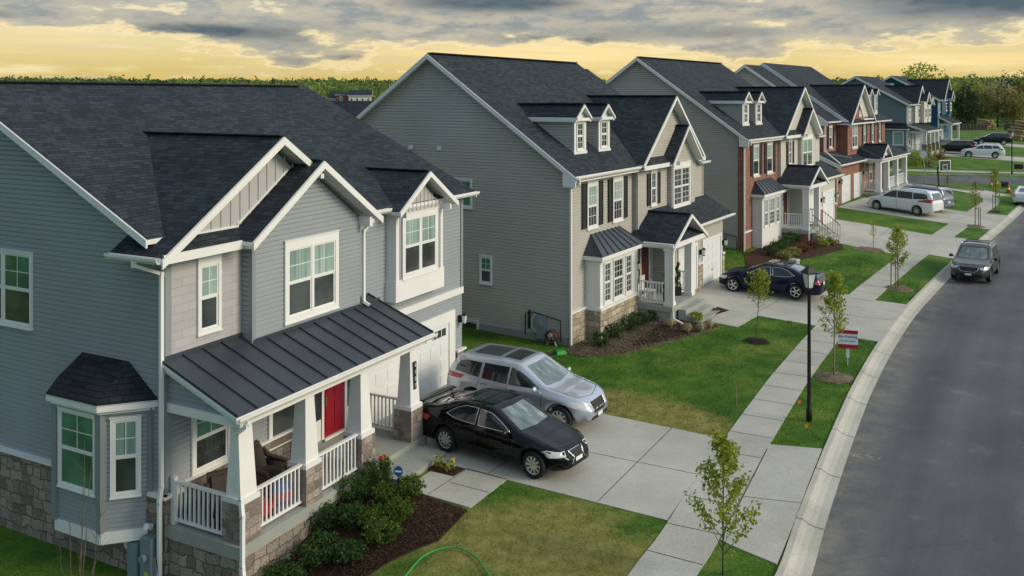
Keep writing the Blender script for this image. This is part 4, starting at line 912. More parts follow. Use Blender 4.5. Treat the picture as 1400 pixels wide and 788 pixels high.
        add(d, 'dormer_fascia', 'white_trim', lambda m: (m.box(x0 - .16, x0 - .04, yb - .18, 2.9, 8.40, 8.54), m.box(x1 + .04, x1 + .16, yb - .18, 2.9, 8.40, 8.54), m.box(x0 - .14, x1 + .14, yb - .19, yb - .12, 8.44, 8.56)))
    # upper windows and shutters
    tp = 'glass_blind'
    for a, b in ((1.39, 2.33), (3.72, 4.70)):
        if brick:
            window(Face((0, -.05), (1, 0), (0, -1)), h, a, b, 4.28, 6.0, 1, trim=.05, grid=(3, 2), top=tp, out=.0)
            add(h, 'lintel', 'siding_cream', lambda m: (fbox(m, F0, a - .05, b + .05, 6.0, 6.22, .05, .09), fbox(m, F0, a - .08, b + .08, 4.14, 4.26, .05, .13)))
            Fs = front(-.05); 
        else: window(F0, h, a, b, 4.2, 6.22, 1, trim=.09, head=.24, grid=(3, 2), low=True, top=tp); Fs = F0
        for p, q in ((a - .44, a - .04), (b + .04, b + .44)): shutter(Fs, h, p, q, 4.27, 6.03)
    window(Fb, h, 7.15, 7.82, 4.52, 6.24, 1, trim=.09, head=.14, grid=(2, 2), low=True, top='glass_dark'); shutter(Fb, h, 6.76, 7.11, 4.58, 6.0); shutter(Fb, h, 7.86, 8.21, 4.58, 6.0)
    window(Fn, h, 9.25, 11.45, 4.22, 6.30, 2, trim=.11, head=.16, grid=(2, 3) if not brick else None, low=not brick, top='glass_blind' if brick else 'glass_dark')
    # bay with metal hip roof
    x0, x1, yb = 1.3, 4.78, -.62
    if brick:
        add(h, 'bay', 'white_trim', lambda m: m.box(x0, x1, yb, 0, .05, 3.12)); add(h, 'bay_base', 'brick', lambda m: m.box(x0 + .03, x1 - .03, yb + .03, 0, -.7, .05))
    else:
        add(h, 'bay', 'white_trim', lambda m: m.box(x0, x1, yb, 0, 1.22, 3.12)); add(h, 'bay_base', base_mat, lambda m: m.box(x0 - .06, x1 + .06, yb - .06, 0, -.6, 1.12))
        add(h, 'bay_sill', 'white_trim', lambda m: m.box(x0 - .09, x1 + .09, yb - .10, 0, 1.12, 1.22))
    Fy = front(yb)
    add(h, 'bay_trim', 'white_trim', lambda m: (m.box(x0 - .02, x0 + .1, yb - .02, yb + .1, 1.2, 3.0), m.box(x1 - .1, x1 + .02, yb - .02, yb + .1, 1.2, 3.0), fbox(m, Fy, x0, x1, 2.92, 3.1, 0, .05), m.box(x0 - .02, x0, yb + .1, -.0, 1.25, 1.4), m.box(x0 - .02, x0, yb + .1, 0, 2.8, 3.0)))
    for a, b, gx in ((1.62, 2.26, 2), (2.46, 3.42, 3), (3.62, 4.26, 2)): window(Fy, h, a, b, 1.32, 2.95, 1, trim=.06, grid=(gx, 3), low=True, top='glass_blind' if brick else 'glass_dark')
    def brf(m):
        z, e = 3.26, .22; P = [(x0 - e, 0, z), (x0 - e, yb - e, z), (x1 + e, yb - e, z), (x1 + e, 0, z)]; A, Bk = (x0 + .45, 0, 3.98), (x1 - .45, 0, 3.98)
        slab(m, [P[1], P[2], Bk, A], .05); slab(m, [P[0], P[1], A], .05); slab(m, [P[2], P[3], Bk], .05); m.box(x0 - e, x1 + e, yb - e, 0, 3.08, 3.21, 1)
        k = 7
        for i in range(k + 1): t = i / k; p = Vector(P[1]).lerp(Vector(P[2]), t); q = Vector(A).lerp(Vector(Bk), t); m.bar(p + Vector((0, 0, .018)), q + Vector((0, 0, .018)), .026, .04)
    add(h, 'bay_roof', ['metal_roof', 'white_trim'], brf)
    # garage wing
    Fg = front(-1.25); gw = sid
    add(h, 'garage_wall', gw, lambda m: (lap(m, Fg, rect(7.4, W + .1, .2, 3.40)), lap(m, left(7.4), rect(-1.25, -.2, .2, 3.4)), lap(m, right(W + .1), rect(-1.25, 0, .2, 3.6))))
    add(h, 'wainscot', 'brick' if brick else base_mat, lambda m: (flat(m, Fg, rect(10.32, 10.92, .1, 1.5), 0, .07, .06), flat(m, Fg, rect(13.72, W + .16, .1, 1.5), 0, .07, .06), flat(m, right(W + .1), rect(-1.3, -.2, .1, 1.5), 0, .06, .05)))
    add(h, 'band_trim', 'white_trim', lambda m: (fbox(m, Fg, 10.30, 10.92, 1.5, 1.58, 0, .1), fbox(m, Fg, 13.72, W + .2, 1.5, 1.58, 0, .1)))
    garage_door(Fg, h, 7.95, 10.15, .42, 2.46, 2, trim=.14, lite=False); garage_door(Fg, h, 11.08, 13.55, .42, 2.46, 2, trim=.14, lite=False)
    add(h, 'garage_roof', ['shingle', 'white_trim'], lambda m: slab(m, [(7.2, -1.65, 3.53), (W + .5, -1.65, 3.53), (W + .5, -.2, 4.40), (7.2, -.2, 4.40)]))
    gutter(h, (8.8, -1.66, 3.53), (W + .52, -1.66, 3.53)); lantern(h, (10.62, -1.3, 2.05), (0, -1)); lantern(h, (13.85, -1.3, 2.05), (0, -1))
    # porch
    pz = .75 + dz * .6
    add(h, 'porch_floor', 'porch_concrete', lambda m: (m.box(4.80, 7.85, -2.2, -.2, pz - .22, pz), m.box(4.86, 7.8, -2.12, -.2, -.3, pz - .22)))
    if brick: add(h, 'porch_foundation', 'brick', lambda m: m.box(4.84, 7.4, -2.16, -.2, -.5, pz - .23))
    st = lambda m: [m.box(5.45, 7.75, -2.2 - .34 * (i + 1), -2.2 - .34 * i, -.2, pz - .2 * (i + 1)) for i in range(3)]
    add(h, 'steps', 'porch_concrete', st)
    ez = 3.30 + dz
    gable_roof(h, (7.02, 4.36 + dz), 2.02, .55, -2.20, -.1, rk_h=.14, name='porch_roof')
    add(h, 'porch_gable', 'white_trim', lambda m: flat(m, front(-1.55), [(5.1, ez - .05), (8.9, ez - .05), (7.02, 4.22 + dz)], 0, 0, .05))
    add(h, 'porch_pent', ['shingle', 'white_trim'], lambda m: slab(m, [(5.15, -2.12, ez), (8.88, -2.12, ez), (8.2, -1.56, ez + .32), (5.9, -1.56, ez + .32)], .05))
    add(h, 'porch_beam', 'white_trim', lambda m: (m.box(4.96, 9.04, -2.18, -2.06, ez - .2, ez), m.box(4.96, 5.16, -2.06, -.2, ez - .2, ez), m.box(4.96, 8.9, -2.06, -.2, ez - .08, ez - .03)))
    gutter(h, (4.99, -.3, ez - .04), (4.99, -2.2, ez - .04))
    for u in (5.16, 7.42): add(h, 'porch_column', 'white_trim', lambda m: (m.box(u - .16, u + .16, -2.1, -1.78, pz, ez - .2), m.box(u - .2, u + .2, -2.14, -1.74, pz, pz + .14), m.box(u - .2, u + .2, -2.14, -1.74, ez - .3, ez - .2)))
    railing(h, (4.95, -1.76), (4.95, -.7), pz); 
    railing(h, (7.80, -1.9), (7.80, -1.30), pz, mat='iron' if brick else 'white_trim')
    downspout(h, [(4.92, -2.22, ez - .1), (4.95, -2.16, ez - .35), (4.95, -2.16, .25), (4.9, -2.6, .12)])
    front_door(Fb, h, 6.02, 6.92, pz + .02, pz + 2.1, 'door_maroon', side=.22); lantern(h, (5.35, -.28, 2.15 + dz), (0, -1))
    if brick:
        def ir(m, x):
            if 1:
                m.bar((x, -2.2, pz + .9), (x, -3.25, .95), .04, .04); m.bar((x, -2.2, pz + .1), (x, -3.25, .2), .03, .03)
                for i in range(8): t = i / 7; m.bar((x, -2.2 - 1.05 * t, pz + .1 - (pz - .1) * t), (x, -2.2 - 1.05 * t, pz + .9 + (.05 - pz) * t), .02, .02)
        for x in (5.5, 7.7): add(h, 'stair_rail', 'iron', lambda m: ir(m, x))
    # left side wall
    window(left(-.02), h, 4.12, 5.02, -.12, .38, 1, trim=.06, grid=None, sash=False, top='glass_dark', name='basement_window')
    window(FL, h, 3.49, 4.09, 1.92, 3.03, 1, trim=.06, top='glass_green'); window(FL, h, 4.45, 5.70, 4.89, 6.07, 1, trim=.07, top='glass_green', bot='glass_green')
    for v in (7.56, 6.08): add(h, 'vent_cap', 'white_trim', lambda m: m.box(-.09, -.02, v - .09, v + .09, 7.19, 7.37))
    add(h, 'meter_box', 'meter_gray', lambda m: (m.box(-.20, -.02, .98, 1.36, .15, 1.02), m.tube([(-.2, 1.17, .72), (-.28, 1.17, .72)], .11, 12)))
    add(h, 'pipe', 'black_metal', lambda m: (m.tube([(-.1, 1.9, .2), (-.1, 1.9, 1.0), (-.1, 1.55, 1.1), (-.1, .35, .92), (-.1, .33, .1)], .022, 6), m.tube([(-.1, 1.72, .45), (-.1, 1.72, 1.15)], .05, 8)))
    add(h, 'conduit', 'white_trim', lambda m: m.tube([(-.08, 1.45, 1.02), (-.1, 1.6, .85), (-.1, 1.62, .5), (-.08, 1.4, .3)], .018, 6))
    return h
house_dormers((2.183, 33.71), .05, 31.8, 'tan sided house with buff stone base, black shutters and two small dormers', None, 'stone_buff', 'siding_tan', 'tan')
house_dormers((13.004, 50.169), .62, 35.0, 'house with a red brick left front and cream gable over white porch', 'brick', 'brick', 'siding_cream', 'brick')

# ------------------------------------------------------------------ brick house with a wide white porch
def house_brick():
    h = frame_root('house', 'all brick house with two single garage doors and wide white columned porch', (24.36, 67.09), 1.20, 35.4); h.scale = (1.012,) * 3
    Z = lambda z: z - 1.3
    B = 'brick'; F0 = front(0); Fu = front(1.25); Fb = front(.40); FL = left(1.15); W = 17.0
    ev = Z(7.5)
    add(h, 'garage_wall', B, lambda m: (flat(m, F0, rect(0, 8.2, -.6, Z(4.3)), 0, 0, .2), m.box(0, .2, .2, 8, -.6, Z(4.3)), m.box(8.0, 8.2, .2, 1, -.6, Z(4.3))))
    add(h, 'front_wall', B, lambda m: (flat(m, Fu, rect(1.15, 4.75, Z(4.6), ev), 0, 0, .2), flat(m, Fb, [(4.7, Z(4.3)), (W, Z(4.3)), (W, ev), (11.6, ev), (8.2, Z(10.15)), (4.7, ev)], 0, 0, .2), m.box(4.7, 4.9, .6, 1.3, Z(4.3), ev), flat(m, Fb, rect(8.0, W, -.5, Z(4.4)), 0, .0, .2), m.box(1.16, 1.3, 1.45, 12, Z(4), ev), m.box(W - .2, W, .6, 12, -.6, ev)))
    def side(m):
        lap(m, FL, [(1.45, Z(7.0)), (14, Z(7.0)), (14, Z(7.4)), (7.35, Z(11.85)), (1.45, Z(7.85))], course=.25); lap(m, left(4.5), [(.4, Z(7.3)), (13, Z(7.3)), (7.1, Z(12.0)), (.4, Z(7.4))], course=.25)
    add(h, 'gable_end', 'siding_tan', side)
    SL = .69; zA = lambda v: Z(12.0) - SL * abs(v - 7.35); zB = lambda v: Z(12.23) - SL * abs(v - 7.1)
    def mr(m):
        slab(m, [(.85, .85, zA(.85)), (4.7, .85, zA(.85)), (4.7, 7.35, zA(7.35)), (.85, 7.35, zA(7.35))]); slab(m, [(.85, 7.35, zA(7.35)), (4.7, 7.35, zA(7.35)), (4.7, 14, zA(14)), (.85, 14, zA(14))])
        slab(m, [(4.4, 0, zB(0)), (W + .35, 0, zB(0)), (W + .35, 7.1, zB(7.1)), (4.4, 7.1, zB(7.1))]); slab(m, [(4.4, 7.1, zB(7.1)), (W + .35, 7.1, zB(7.1)), (W + .35, 14, zB(14)), (4.4, 14, zB(14))])
    r = add(h, 'roof', ['shingle', 'white_trim'], mr)
    add(r, 'fascia', 'white_trim', lambda m: (rake(m, (.83, .85, zA(.85)), (.83, 7.35, zA(7.35)), .22), rake(m, (.83, 7.35, zA(7.35)), (.83, 14, zA(14)), .22), rake(m, (4.38, 0, zB(0)), (4.38, 7.1, zB(7.1)), .34), rake(m, (4.38, 7.1, zB(7.1)), (4.38, 14, zB(14)), .3), m.prism([(.82, .85, zA(.85)), (.82, 1.6, zA(1.6)), (.82, 1.6, zA(.85) - .3), (.82, .85, zA(.85) - .3)], (.05, 0, 0))))
    gutter(h, (.8, .84, zA(.85)), (4.72, .84, zA(.85))); gutter(h, (11.9, -.02, zB(0)), (W + .38, -.02, zB(0)))
    gable_roof(h, (8.2, Z(10.4)), 3.95, .78, .0, 4.6, rk_h=.16)
    add(h, 'nested_gable', 'siding_cream', lambda m: (lap(m, front(.36), [(7.9, Z(7.75)), (11.3, Z(7.75)), (8.7, Z(9.7))], .2),))
    add(h, 'gable_trim', 'white_trim', lambda m: (rake(m, (7.3, .30, Z(9.35)), (9.1, .30, Z(7.9)), .14, .08), fbox(m, front(.36), 8.2, 11.7, Z(7.50), Z(7.60), 0, .34)))
    for x0, x1 in ((12.6, 13.5), (14.8, 15.7)):
        yb = .75; c = (x0 + x1) / 2; zt = Z(9.6)
        d = add(h, 'dormer', 'siding_tan', lambda m: (m.box(x0, x1, yb + .02, 3.4, Z(8.0), zt)))
        add(d, 'dormer_front', 'white_trim', lambda m: flat(m, front(yb), [(x0 - .04, Z(7.8)), (x1 + .04, Z(7.8)), (x1 + .04, zt), (c, zt + .4), (x0 - .04, zt)], 0, 0, .06))
        window(front(yb), h, x0 + .14, x1 - .14, Z(8.1), zt - .08, 1, trim=.06, top='glass_dark', low=True); gable_roof(d, (c, zt + .5), .56, .85, yb - .18, 4.2, rk_h=.1, th=.07)
    # windows
    def w(F, a, b, z0, z1, sh=.42, units=1, **k):
        window(F, h, a, b, z0, z1, units, trim=.07, top='glass_blind', **k); add(h, 'lintel', 'siding_cream', lambda m: (fbox(m, F, a - .04, b + .04, z1, z1 + .14, 0, .05), fbox(m, F, a - .06, b + .06, z0 - .12, z0, 0, .09)))
        if sh: shutter(F, h, a - sh - .03, a - .03, z0, z1); shutter(F, h, b + .03, b + sh + .03, z0, z1)
    w(Fu, 2.55, 3.35, Z(5.45), Z(7.1)); w(Fb, 5.9, 7.5, Z(5.3), Z(7.2), 0, 2)
    for a in (9.4, 12.1, 14.6): w(Fb, a, a + .62, Z(5.5), Z(7.1), .34, grid=None)
    # lower roof over garage and porch
    sl = .46
    def lr(m):
        slab(m, [(-.4, -.42, Z(4.38)), (7.2, -.42, Z(4.38)), (7.2, 1.3, Z(4.38) + sl * 1.72), (-.4, 1.3, Z(4.38) + sl * 1.72)]); slab(m, [(7.1, -1.58, Z(4.42)), (W + .2, -1.58, Z(4.42)), (W + .2, .5, Z(4.42) + sl * 2.1), (7.9, .5, Z(4.42) + sl * 2.1)]); slab(m, [(7.1, -1.58, Z(4.42)), (7.9, .5, Z(4.42) + sl * 2.1), (7.1, .5, Z(4.42) + .1)])
        slab(m, [(-.4, 1.3, Z(4.38) + sl * 1.72), (1.2, 1.3, Z(4.38) + sl * 1.72), (1.2, 7, Z(4.6)), (-.4, 7, Z(4.6))])
    add(h, 'porch_roof', ['shingle', 'white_trim'], lr)
    gable_roof(h, (9.0, Z(5.55)), 1.62, .62, -1.62, .2, rk_h=.14)
    add(h, 'porch_gable', 'white_trim', lambda m: flat(m, front(-1.4), [(7.6, Z(4.6)), (10.4, Z(4.6)), (9.0, Z(5.42))], 0, 0, .05))
    gutter(h, (-.45, -.43, Z(4.38)), (7.1, -.43, Z(4.38))); gutter(h, (7.1, -.42, Z(4.42)), (7.1, -1.6, Z(4.42))); gutter(h, (7.1, -1.6, Z(4.42)), (W + .25, -1.6, Z(4.42)))
    add(h, 'roof_fascia', 'white_trim', lambda m: (rake(m, (-.42, -.42, Z(4.38)), (-.42, 1.3, Z(4.38) + sl * 1.72), .3), rake(m, (1.1, 1.2, Z(5.16)), (4.7, .1, Z(4.66)), .01)))
    downspout(h, [(1.05, 1.1, zA(.85)), (1.05, 1.15, Z(5.3)), (-.3, -.4, Z(4.45))]); downspout(h, [(-.4, -.5, Z(4.3)), (-.05, -.08, Z(3.9)), (-.05, -.08, 0)])
    add(h, 'porch_beam', 'white_trim', lambda m: (m.box(7.2, W, -1.5, -1.3, Z(4.1), Z(4.4)), m.box(7.2, 7.4, -1.3, 0, Z(4.1), Z(4.4)), m.box(W - .2, W, -1.3, .4, Z(4.1), Z(4.4))))
    for u in (7.35, 10.0, 13.2, 16.6): add(h, 'porch_column', 'white_trim', lambda m: (m.box(u - .2, u + .2, -1.5, -1.1, Z(1.75), Z(4.1)), m.box(u - .25, u + .25, -1.55, -1.05, Z(1.75), Z(1.95))))
    add(h, 'porch_floor', 'porch_concrete', lambda m: (m.box(8.2, W, -1.6, .4, -.5, Z(1.75)), m.box(7.3, 8.2, -1.6, .0, -.5, Z(1.6)), m.box(7.4, 9.8, -2.2, -1.6, -.5, Z(1.55))))
    railing(h, (10.2, -1.3), (13.0, -1.3), Z(1.75)); railing(h, (13.4, -1.3), (16.4, -1.3), Z(1.75)); railing(h, (7.5, -1.0), (7.5, 0), Z(1.75))
    add(h, 'rail_panel', 'white_trim', lambda m: (m.box(10.2, 13.0, -1.27, -1.24, Z(1.8), Z(2.5)), m.box(13.4, 16.4, -1.27, -1.24, Z(1.8), Z(2.5))))
    front_door(Fb, h, 8.7, 9.6, Z(1.77), Z(3.85), 'door_maroon', side=.22); window(Fb, h, 11.2, 12.4, Z(2.2), Z(3.8), 1, trim=.08); window(Fb, h, 14.2, 15.4, Z(2.2), Z(3.8), 1, trim=.08)
    garage_door(F0, h, 1.43, 3.80, .02, Z(3.3), 2, trim=.06, lite=False); garage_door(F0, h, 4.86, 7.23, .02, Z(3.3), 2, trim=.06, lite=False); lantern(h, (.8, -.05, Z(3.0)), (0, -1)); lantern(h, (7.75, -.05, Z(3.2)), (0, -1))
    return h
house_brick()

# ------------------------------------------------------------------ the two houses past the cross street
def house_far(O, z0, ang, scale, label, sid, p):
    h = frame_root('house', label, O, z0, ang); h.scale = (scale,) * 3
    Z = lambda z: z - p['z']; y0 = p['y0']; ev = Z(p['eave']); ry = p['ry']; rz = Z(p['rz']); W = p['W']; SL = (rz - ev) / (ry - y0 + .35); FL = left(0); F0 = front(y0); D = 2 * ry - y0
    zr = lambda v: rz - SL * abs(v - ry)
    add(h, 'side_wall', sid, lambda m: (lap(m, FL, [(y0, -.2), (D, -.2), (D, zr(D) - .13), (ry, rz - .15), (y0, zr(y0) - .13)], course=.2),))
    add(h, 'front_wall', sid, lambda m: (lap(m, F0, rect(0, W, .2, ev), course=.2), lap(m, right(W), [(y0, -.2), (D, -.2), (D, zr(D) - .13), (ry, rz - .15), (y0, zr(y0) - .13)], course=.25)))
    add(h, 'corner_board', 'white_trim', lambda m: m.box(-.04, .14, y0 - .04, y0 + .14, .3, ev))
    r = add(h, 'roof', ['shingle', 'white_trim'], lambda m: (slab(m, [(-.35, y0 - .35, ev), (W + .3, y0 - .35, ev), (W + .3, ry, rz), (-.35, ry, rz)]), slab(m, [(-.35, ry, rz), (W + .3, ry, rz), (W + .3, D + .35, ev), (-.35, D + .35, ev)])))
    add(r, 'fascia', 'white_trim', lambda m: (rake(m, (-.37, y0 - .35, ev), (-.37, ry, rz), .26), rake(m, (-.37, ry, rz), (-.37, D + .35, ev), .26)))
    add(h, 'vent_cap', 'white_trim', lambda m: m.box(-.12, -.02, ry - .35, ry + .35, rz - 1.6, rz - 1.15))
    gutter(h, (-.4, y0 - .36, ev), (W + .3, y0 - .36, ev))
    for ax, half, az, yy in p['gables']:
        gable_roof(h, (ax, Z(az)), half, p.get('gs', .9), yy - .35, yy + 5.5, rk_h=.2); F = front(yy)
        add(h, 'gable_wall', p.get('gmat', 'siding_cream'), lambda m: flat(m, F, [(ax - half + .25, Z(p['box0'])), (ax + half - .25, Z(p['box0'])), (ax + half - .25, Z(az) - p.get('gs', .9) * (half - .25) - .1), (ax, Z(az) - .15), (ax - half + .25, Z(az) - p.get('gs', .9) * (half - .25) - .1)], 0, 0, yy * 0 + (y0 - yy) + .02 if y0 > yy else .05))
        window(F, h, ax - min(.55, half - .4), ax + min(.55, half - .4), Z(p['box0']) + .5, Z(p['eave']) - .45, 1, trim=.1, top='glass_dark', low=True)
    for a, b in p['wins']: window(F0, h, a, b, Z(p['box0']) + .3, ev - .5, 1, trim=.12, top='glass_dark', low=True)
    # porch
    px0, px1, pz, pe, pt = p['px0'], p['px1'], Z(p['pfloor']), Z(p['peave']), Z(p['ptop'])
    add(h, 'porch_roof', ['shingle', 'white_trim'], lambda m: (slab(m, [(px0 - .2, -.25, pe), (px1 + .2, -.25, pe), (px1 + .2, y0, pt), (px0 - .2, y0, pt)]), rake(m, (px0 - .22, -.25, pe), (px0 - .22, y0, pt), .2, m=1)))
    add(h, 'porch_beam', 'white_trim', lambda m: (m.box(px0, px1, -.02, .2, pe - .3, pe - .08), m.box(px0, px0 + .2, .2, y0, pe - .3, pe - .1)))
    add(h, 'porch_floor', 'porch_concrete', lambda m: m.box(px0, px1, 0, y0, -.6, pz))
    n = p['cols']
    for i in range(n):
        u = px0 + .2 + (px1 - px0 - .4) * i / max(1, n - 1)
        c = add(h, 'porch_column', 'white_trim', lambda m: m.box(u - .16, u + .16, .0, .32, pz + (0 if p.get('plain') else .9), pe - .3))
        if not p.get('plain'): add(c, 'stone_pier', 'stone', lambda m: m.box(u - .24, u + .24, -.06, .42, pz, pz + .9))
    railing(h, (px0 + .1, .3), (px0 + .1, y0 - .1), pz)
    front_door(F0, h, px0 + 1.8, px0 + 2.7, pz, pz + 2.1, 'white_door', side=.25); garage_door(F0, h, px0 + 3.6, px0 + 6.2, pz - .3, pz + 1.9, 2, trim=.1, lite=False) if not p.get('plain') else None; window(F0, h, px0 + .35, px0 + 1.35, pz + .6, pz + 2.1, 1, trim=.09)
    if W > 13: garage_door(F0, h, px1 + .6, px1 + 5.2, -.05, 2.1, 4)
    if p.get('bay'):
        a, b, zb, zt = p['bay']; add(h, 'bay', sid, lambda m: m.box(-.65, 0, a, b, Z(zb), Z(zt))); F = left(-.65)
        window(F, h, a + .25, b - 1.0, Z(zb) + .4, Z(zt) - .15, 1, trim=.09, sash=False, grid=None, top='glass_blind'); window(F, h, b - .8, b - .1, Z(zb) + .4, Z(zt) - .15, 1, trim=.07, top='glass_blind') if False else None
        window(front(a), h, -.60, -.08, Z(zb) + .4, Z(zt) - .15, 1, trim=.06, low=True, top='glass_dark')
        add(h, 'bay_roof', ['shingle_dark', 'white_trim'], lambda m: (slab(m, [(-.9, a - .25, Z(zt) + .12), (-.9, b + .25, Z(zt) + .12), (0, b - .1, Z(zt) + .75), (0, a + .1, Z(zt) + .75)], .05), slab(m, [(0, a - .25, Z(zt) + .12), (-.9, a - .25, Z(zt) + .12), (0, a + .1, Z(zt) + .75)], .05), m.box(-.9, 0, a - .25, b + .25, Z(zt), Z(zt) + .07, 1)))
    return h
house_far((47.36, 102.0), 2.01, 36.5, 1.027, 'slate gray house beyond the cross street with a boxed side bay', 'siding_slate',
    dict(z=2.21, y0=1.95, eave=8.5, ry=7.6, rz=11.8, W=8.6, box0=6.35, gables=[(4.5, 2.2, 10.7, 1.7), (5.6, 1.15, 9.95, 1.2), (7.6, .95, 9.4, 1.2)], wins=[(.5, 1.2)], px0=0, px1=6.8, pfloor=3.15, peave=5.6, ptop=6.3, cols=4, bay=(1.95, 4.4, 3.5, 5.65), gs=.95))
house_far((63.52, 128.94), 2.63, 36.5, 1.0, 'navy blue house behind the slate gray one, tall white porch posts', 'siding_navy',
    dict(z=2.63, y0=1.7, eave=8.85, ry=8.2, rz=12.5, W=9.0, box0=6.7, gmat='siding_navy', gables=[(4.2, 3.4, 11.95, 1.45), (5.6, 1.2, 10.2, 1.15)], wins=[(.5, 1.3)], px0=0, px1=6.0, pfloor=3.1, peave=5.5, ptop=6.5, cols=2, plain=True, gs=.95))

# ------------------------------------------------------------------ cars
def smooth_interp(x, pts, r=.10):
    """polyline through control points with its corners rounded"""
    xs, zs = zip(*pts); return float(np.mean([np.interp(x + k * r, xs, zs) for k in (-1, -.66, -.33, 0, .33, .66, 1)]))
def car(name, label, spec, loc, heading, paint, group=None, cat='car', detail=True, pitch=0.0):
    """x forward, y left, origin on the ground under the middle of the car"""
    L, W, H = spec['L'], spec['W'], spec['H']; r = spec.get('r', .34); xf = L / 2 - spec['fo']; xr = xf - spec['wb']; sill = spec.get('sill', .24)
    root = thing(name, label, cat, loc, heading, group)
    if pitch: root.rotation_euler = (0, pitch, heading)
    top = spec['top']; belt = spec['belt']; roofw = spec.get('roofw', .60); HW = W / 2
    xs = sorted(set(np.round(np.concatenate([np.linspace(-L / 2, L / 2, 84), L / 2 - np.array([0, .01, .03, .06, .10, .15]), -L / 2 + np.array([0, .01, .03, .06, .10, .15])]), 4)))
    l0 = max(p[0] for p in top); kx = lambda x: x * (l0 / (L / 2)) if x > xf else (x * (-top[0][0] / (L / 2)) if x < xr else x)     # end profiles squeezed to the overhangs
    zt = lambda x: smooth_interp(kx(x), top, spec.get('round', .09)); zb = lambda x: min(smooth_interp(kx(x), belt, .2), zt(x) - .02)
    def hw(x):
        t = 2 * x / L; e = spec.get('nose', .30) if t > 0 else spec.get('tail', .16); return HW * (1 - .02 * t * t - e * abs(t) ** (7.5 if t > 0 else 13))
    rings = []
    for x in xs:
        w = hw(x); T = zt(x); Bz = zb(x); z0 = sill + spec.get('lift', .05) * abs(2 * x / L) ** 6
        for c in (xf, xr):
            q = (r * 1.14) ** 2 - (x - c) ** 2
            if q > 0: z0 = max(z0, r + math.sqrt(q))
        g = float(sst((T - Bz - .05) / max(.1, (H - Bz) * .8)))
        yr = (1 - g) * w * .86 + g * HW * (roofw + .18); yr2 = (1 - g) * w * .55 + g * HW * roofw; ze = Bz + (T - Bz) * (.90 if g > .3 else .93 - .0 * g)
        zm = max(Bz * .56, z0 + .03)
        R_ = [(w * .93, z0), (w * .985, max(z0 + .015, min(zm, z0 + .10))), (w, max(zm, z0 + .05)), (w * .992, max(Bz - .13, z0 + .08)), (w * .965, Bz - .02), (w * .935, Bz + .015 * g), ((w * .935 + yr) / 2 + .018 * g, Bz + (ze - Bz) * .5), (yr, ze), ((yr + yr2) / 2, ze + (T - ze) * .62), (yr2, T - .018), (yr2 * .5, T - .004), (0, T)]
        rings.append([(x, y, z) for y, z in R_] + [(x, -y, z) for y, z in R_[-2::-1]])
    bm = bmesh.new(); V = [[bm.verts.new(p) for p in q] for q in rings]; k = len(rings[0])
    for a, b in zip(V, V[1:]):
        for j in range(k - 1): bm.faces.new((a[j], b[j], b[j + 1], a[j + 1]))
        bm.faces.new((a[k - 1], b[k - 1], b[0], a[0]))
    bm.faces.new(V[0]); bm.faces.new(V[-1][::-1]); bmesh.ops.recalc_face_normals(bm, faces=bm.faces)
    me = bpy.data.meshes.new('body'); bm.to_mesh(me); tree = BVHTree.FromBMesh(bm); bm.free(); me.materials.append(MAT[paint]); me.polygons.foreach_set('use_smooth', [True] * len(me.polygons))
    body = bpy.data.objects.new('body', me); COL.objects.link(body); body.parent = root
    def hit(o, d):
        p = tree.ray_cast(Vector(o), Vector(d)); 
        return (p[0], p[1]) if p[0] is not None else (lambda q: (q[0], q[1]))(tree.find_nearest(Vector(o) + Vector(d) * 5))
    def patch(nm, poly, axis, mat, off=.006, parent=None, cuts=4, rim=None, rim_r=.011):
        """a panel cut to an outline and laid on the body; axis: 'L','R','T','F','B' or a direction vector"""
        D = {'L': (0, -1, 0), 'R': (0, 1, 0), 'T': (0, 0, -1), 'F': (-1, 0, 0), 'B': (1, 0, 0)}.get(axis, axis); D = Vector(D).normalized()
        def to3(a, b):
            if abs(D.z) > .5: o = Vector((a, b, 4))
            elif abs(D.x) < .05: o = Vector((a, -D.y * 5, b))
            elif abs(D.y) < .05: o = Vector((-D.x * 6, a, b))
            else:      # across a corner of the car: a runs from the middle of the end round to the side
                sx, sy = -math.copysign(1, D.x), -math.copysign(1, D.y); t = Vector((-sx * .67, sy * .74, 0)); o = Vector((sx * (L / 2 - .12), sy * (HW - .10), b)) + t * a * sy - Vector((D.x, D.y, 0)) * 4
            p, nn = hit(o, D); 
            if nn.dot(D) > 0: nn = -nn
            return p + nn * off
        b2 = bmesh.new(); b2.faces.new([b2.verts.new((a, b, 0)) for a, b in poly]); bmesh.ops.triangulate(b2, faces=b2.faces)
        for _ in range(cuts):
            le = [e for e in b2.edges if e.calc_length() > .12]
            if not le: break
            bmesh.ops.subdivide_edges(b2, edges=le, cuts=1); bmesh.ops.triangulate(b2, faces=[f for f in b2.faces if len(f.verts) > 3])
        for v in b2.verts: v.co = to3(v.co.x, v.co.y)
        bmesh.ops.recalc_face_normals(b2, faces=b2.faces)
        m = bpy.data.meshes.new(nm); b2.to_mesh(m); b2.free(); m.materials.append(MAT[mat]); m.polygons.foreach_set('use_smooth', [True] * len(m.polygons))
        o = bpy.data.objects.new(nm, m); COL.objects.link(o); o.parent = parent or root
        if rim:
            t = MB(); P = []
            for i in range(len(poly)):
                a, b = poly[i], poly[(i + 1) % len(poly)]; n = max(1, int(math.hypot(b[0] - a[0], b[1] - a[1]) / .12))
                P += [to3(a[0] + (b[0] - a[0]) * j / n, a[1] + (b[1] - a[1]) * j / n) for j in range(n)]
            t.tube(P + [P[0]], rim_r, 5, cap=False); t.build('window_trim', rim, o, True, uv=False)
        return o
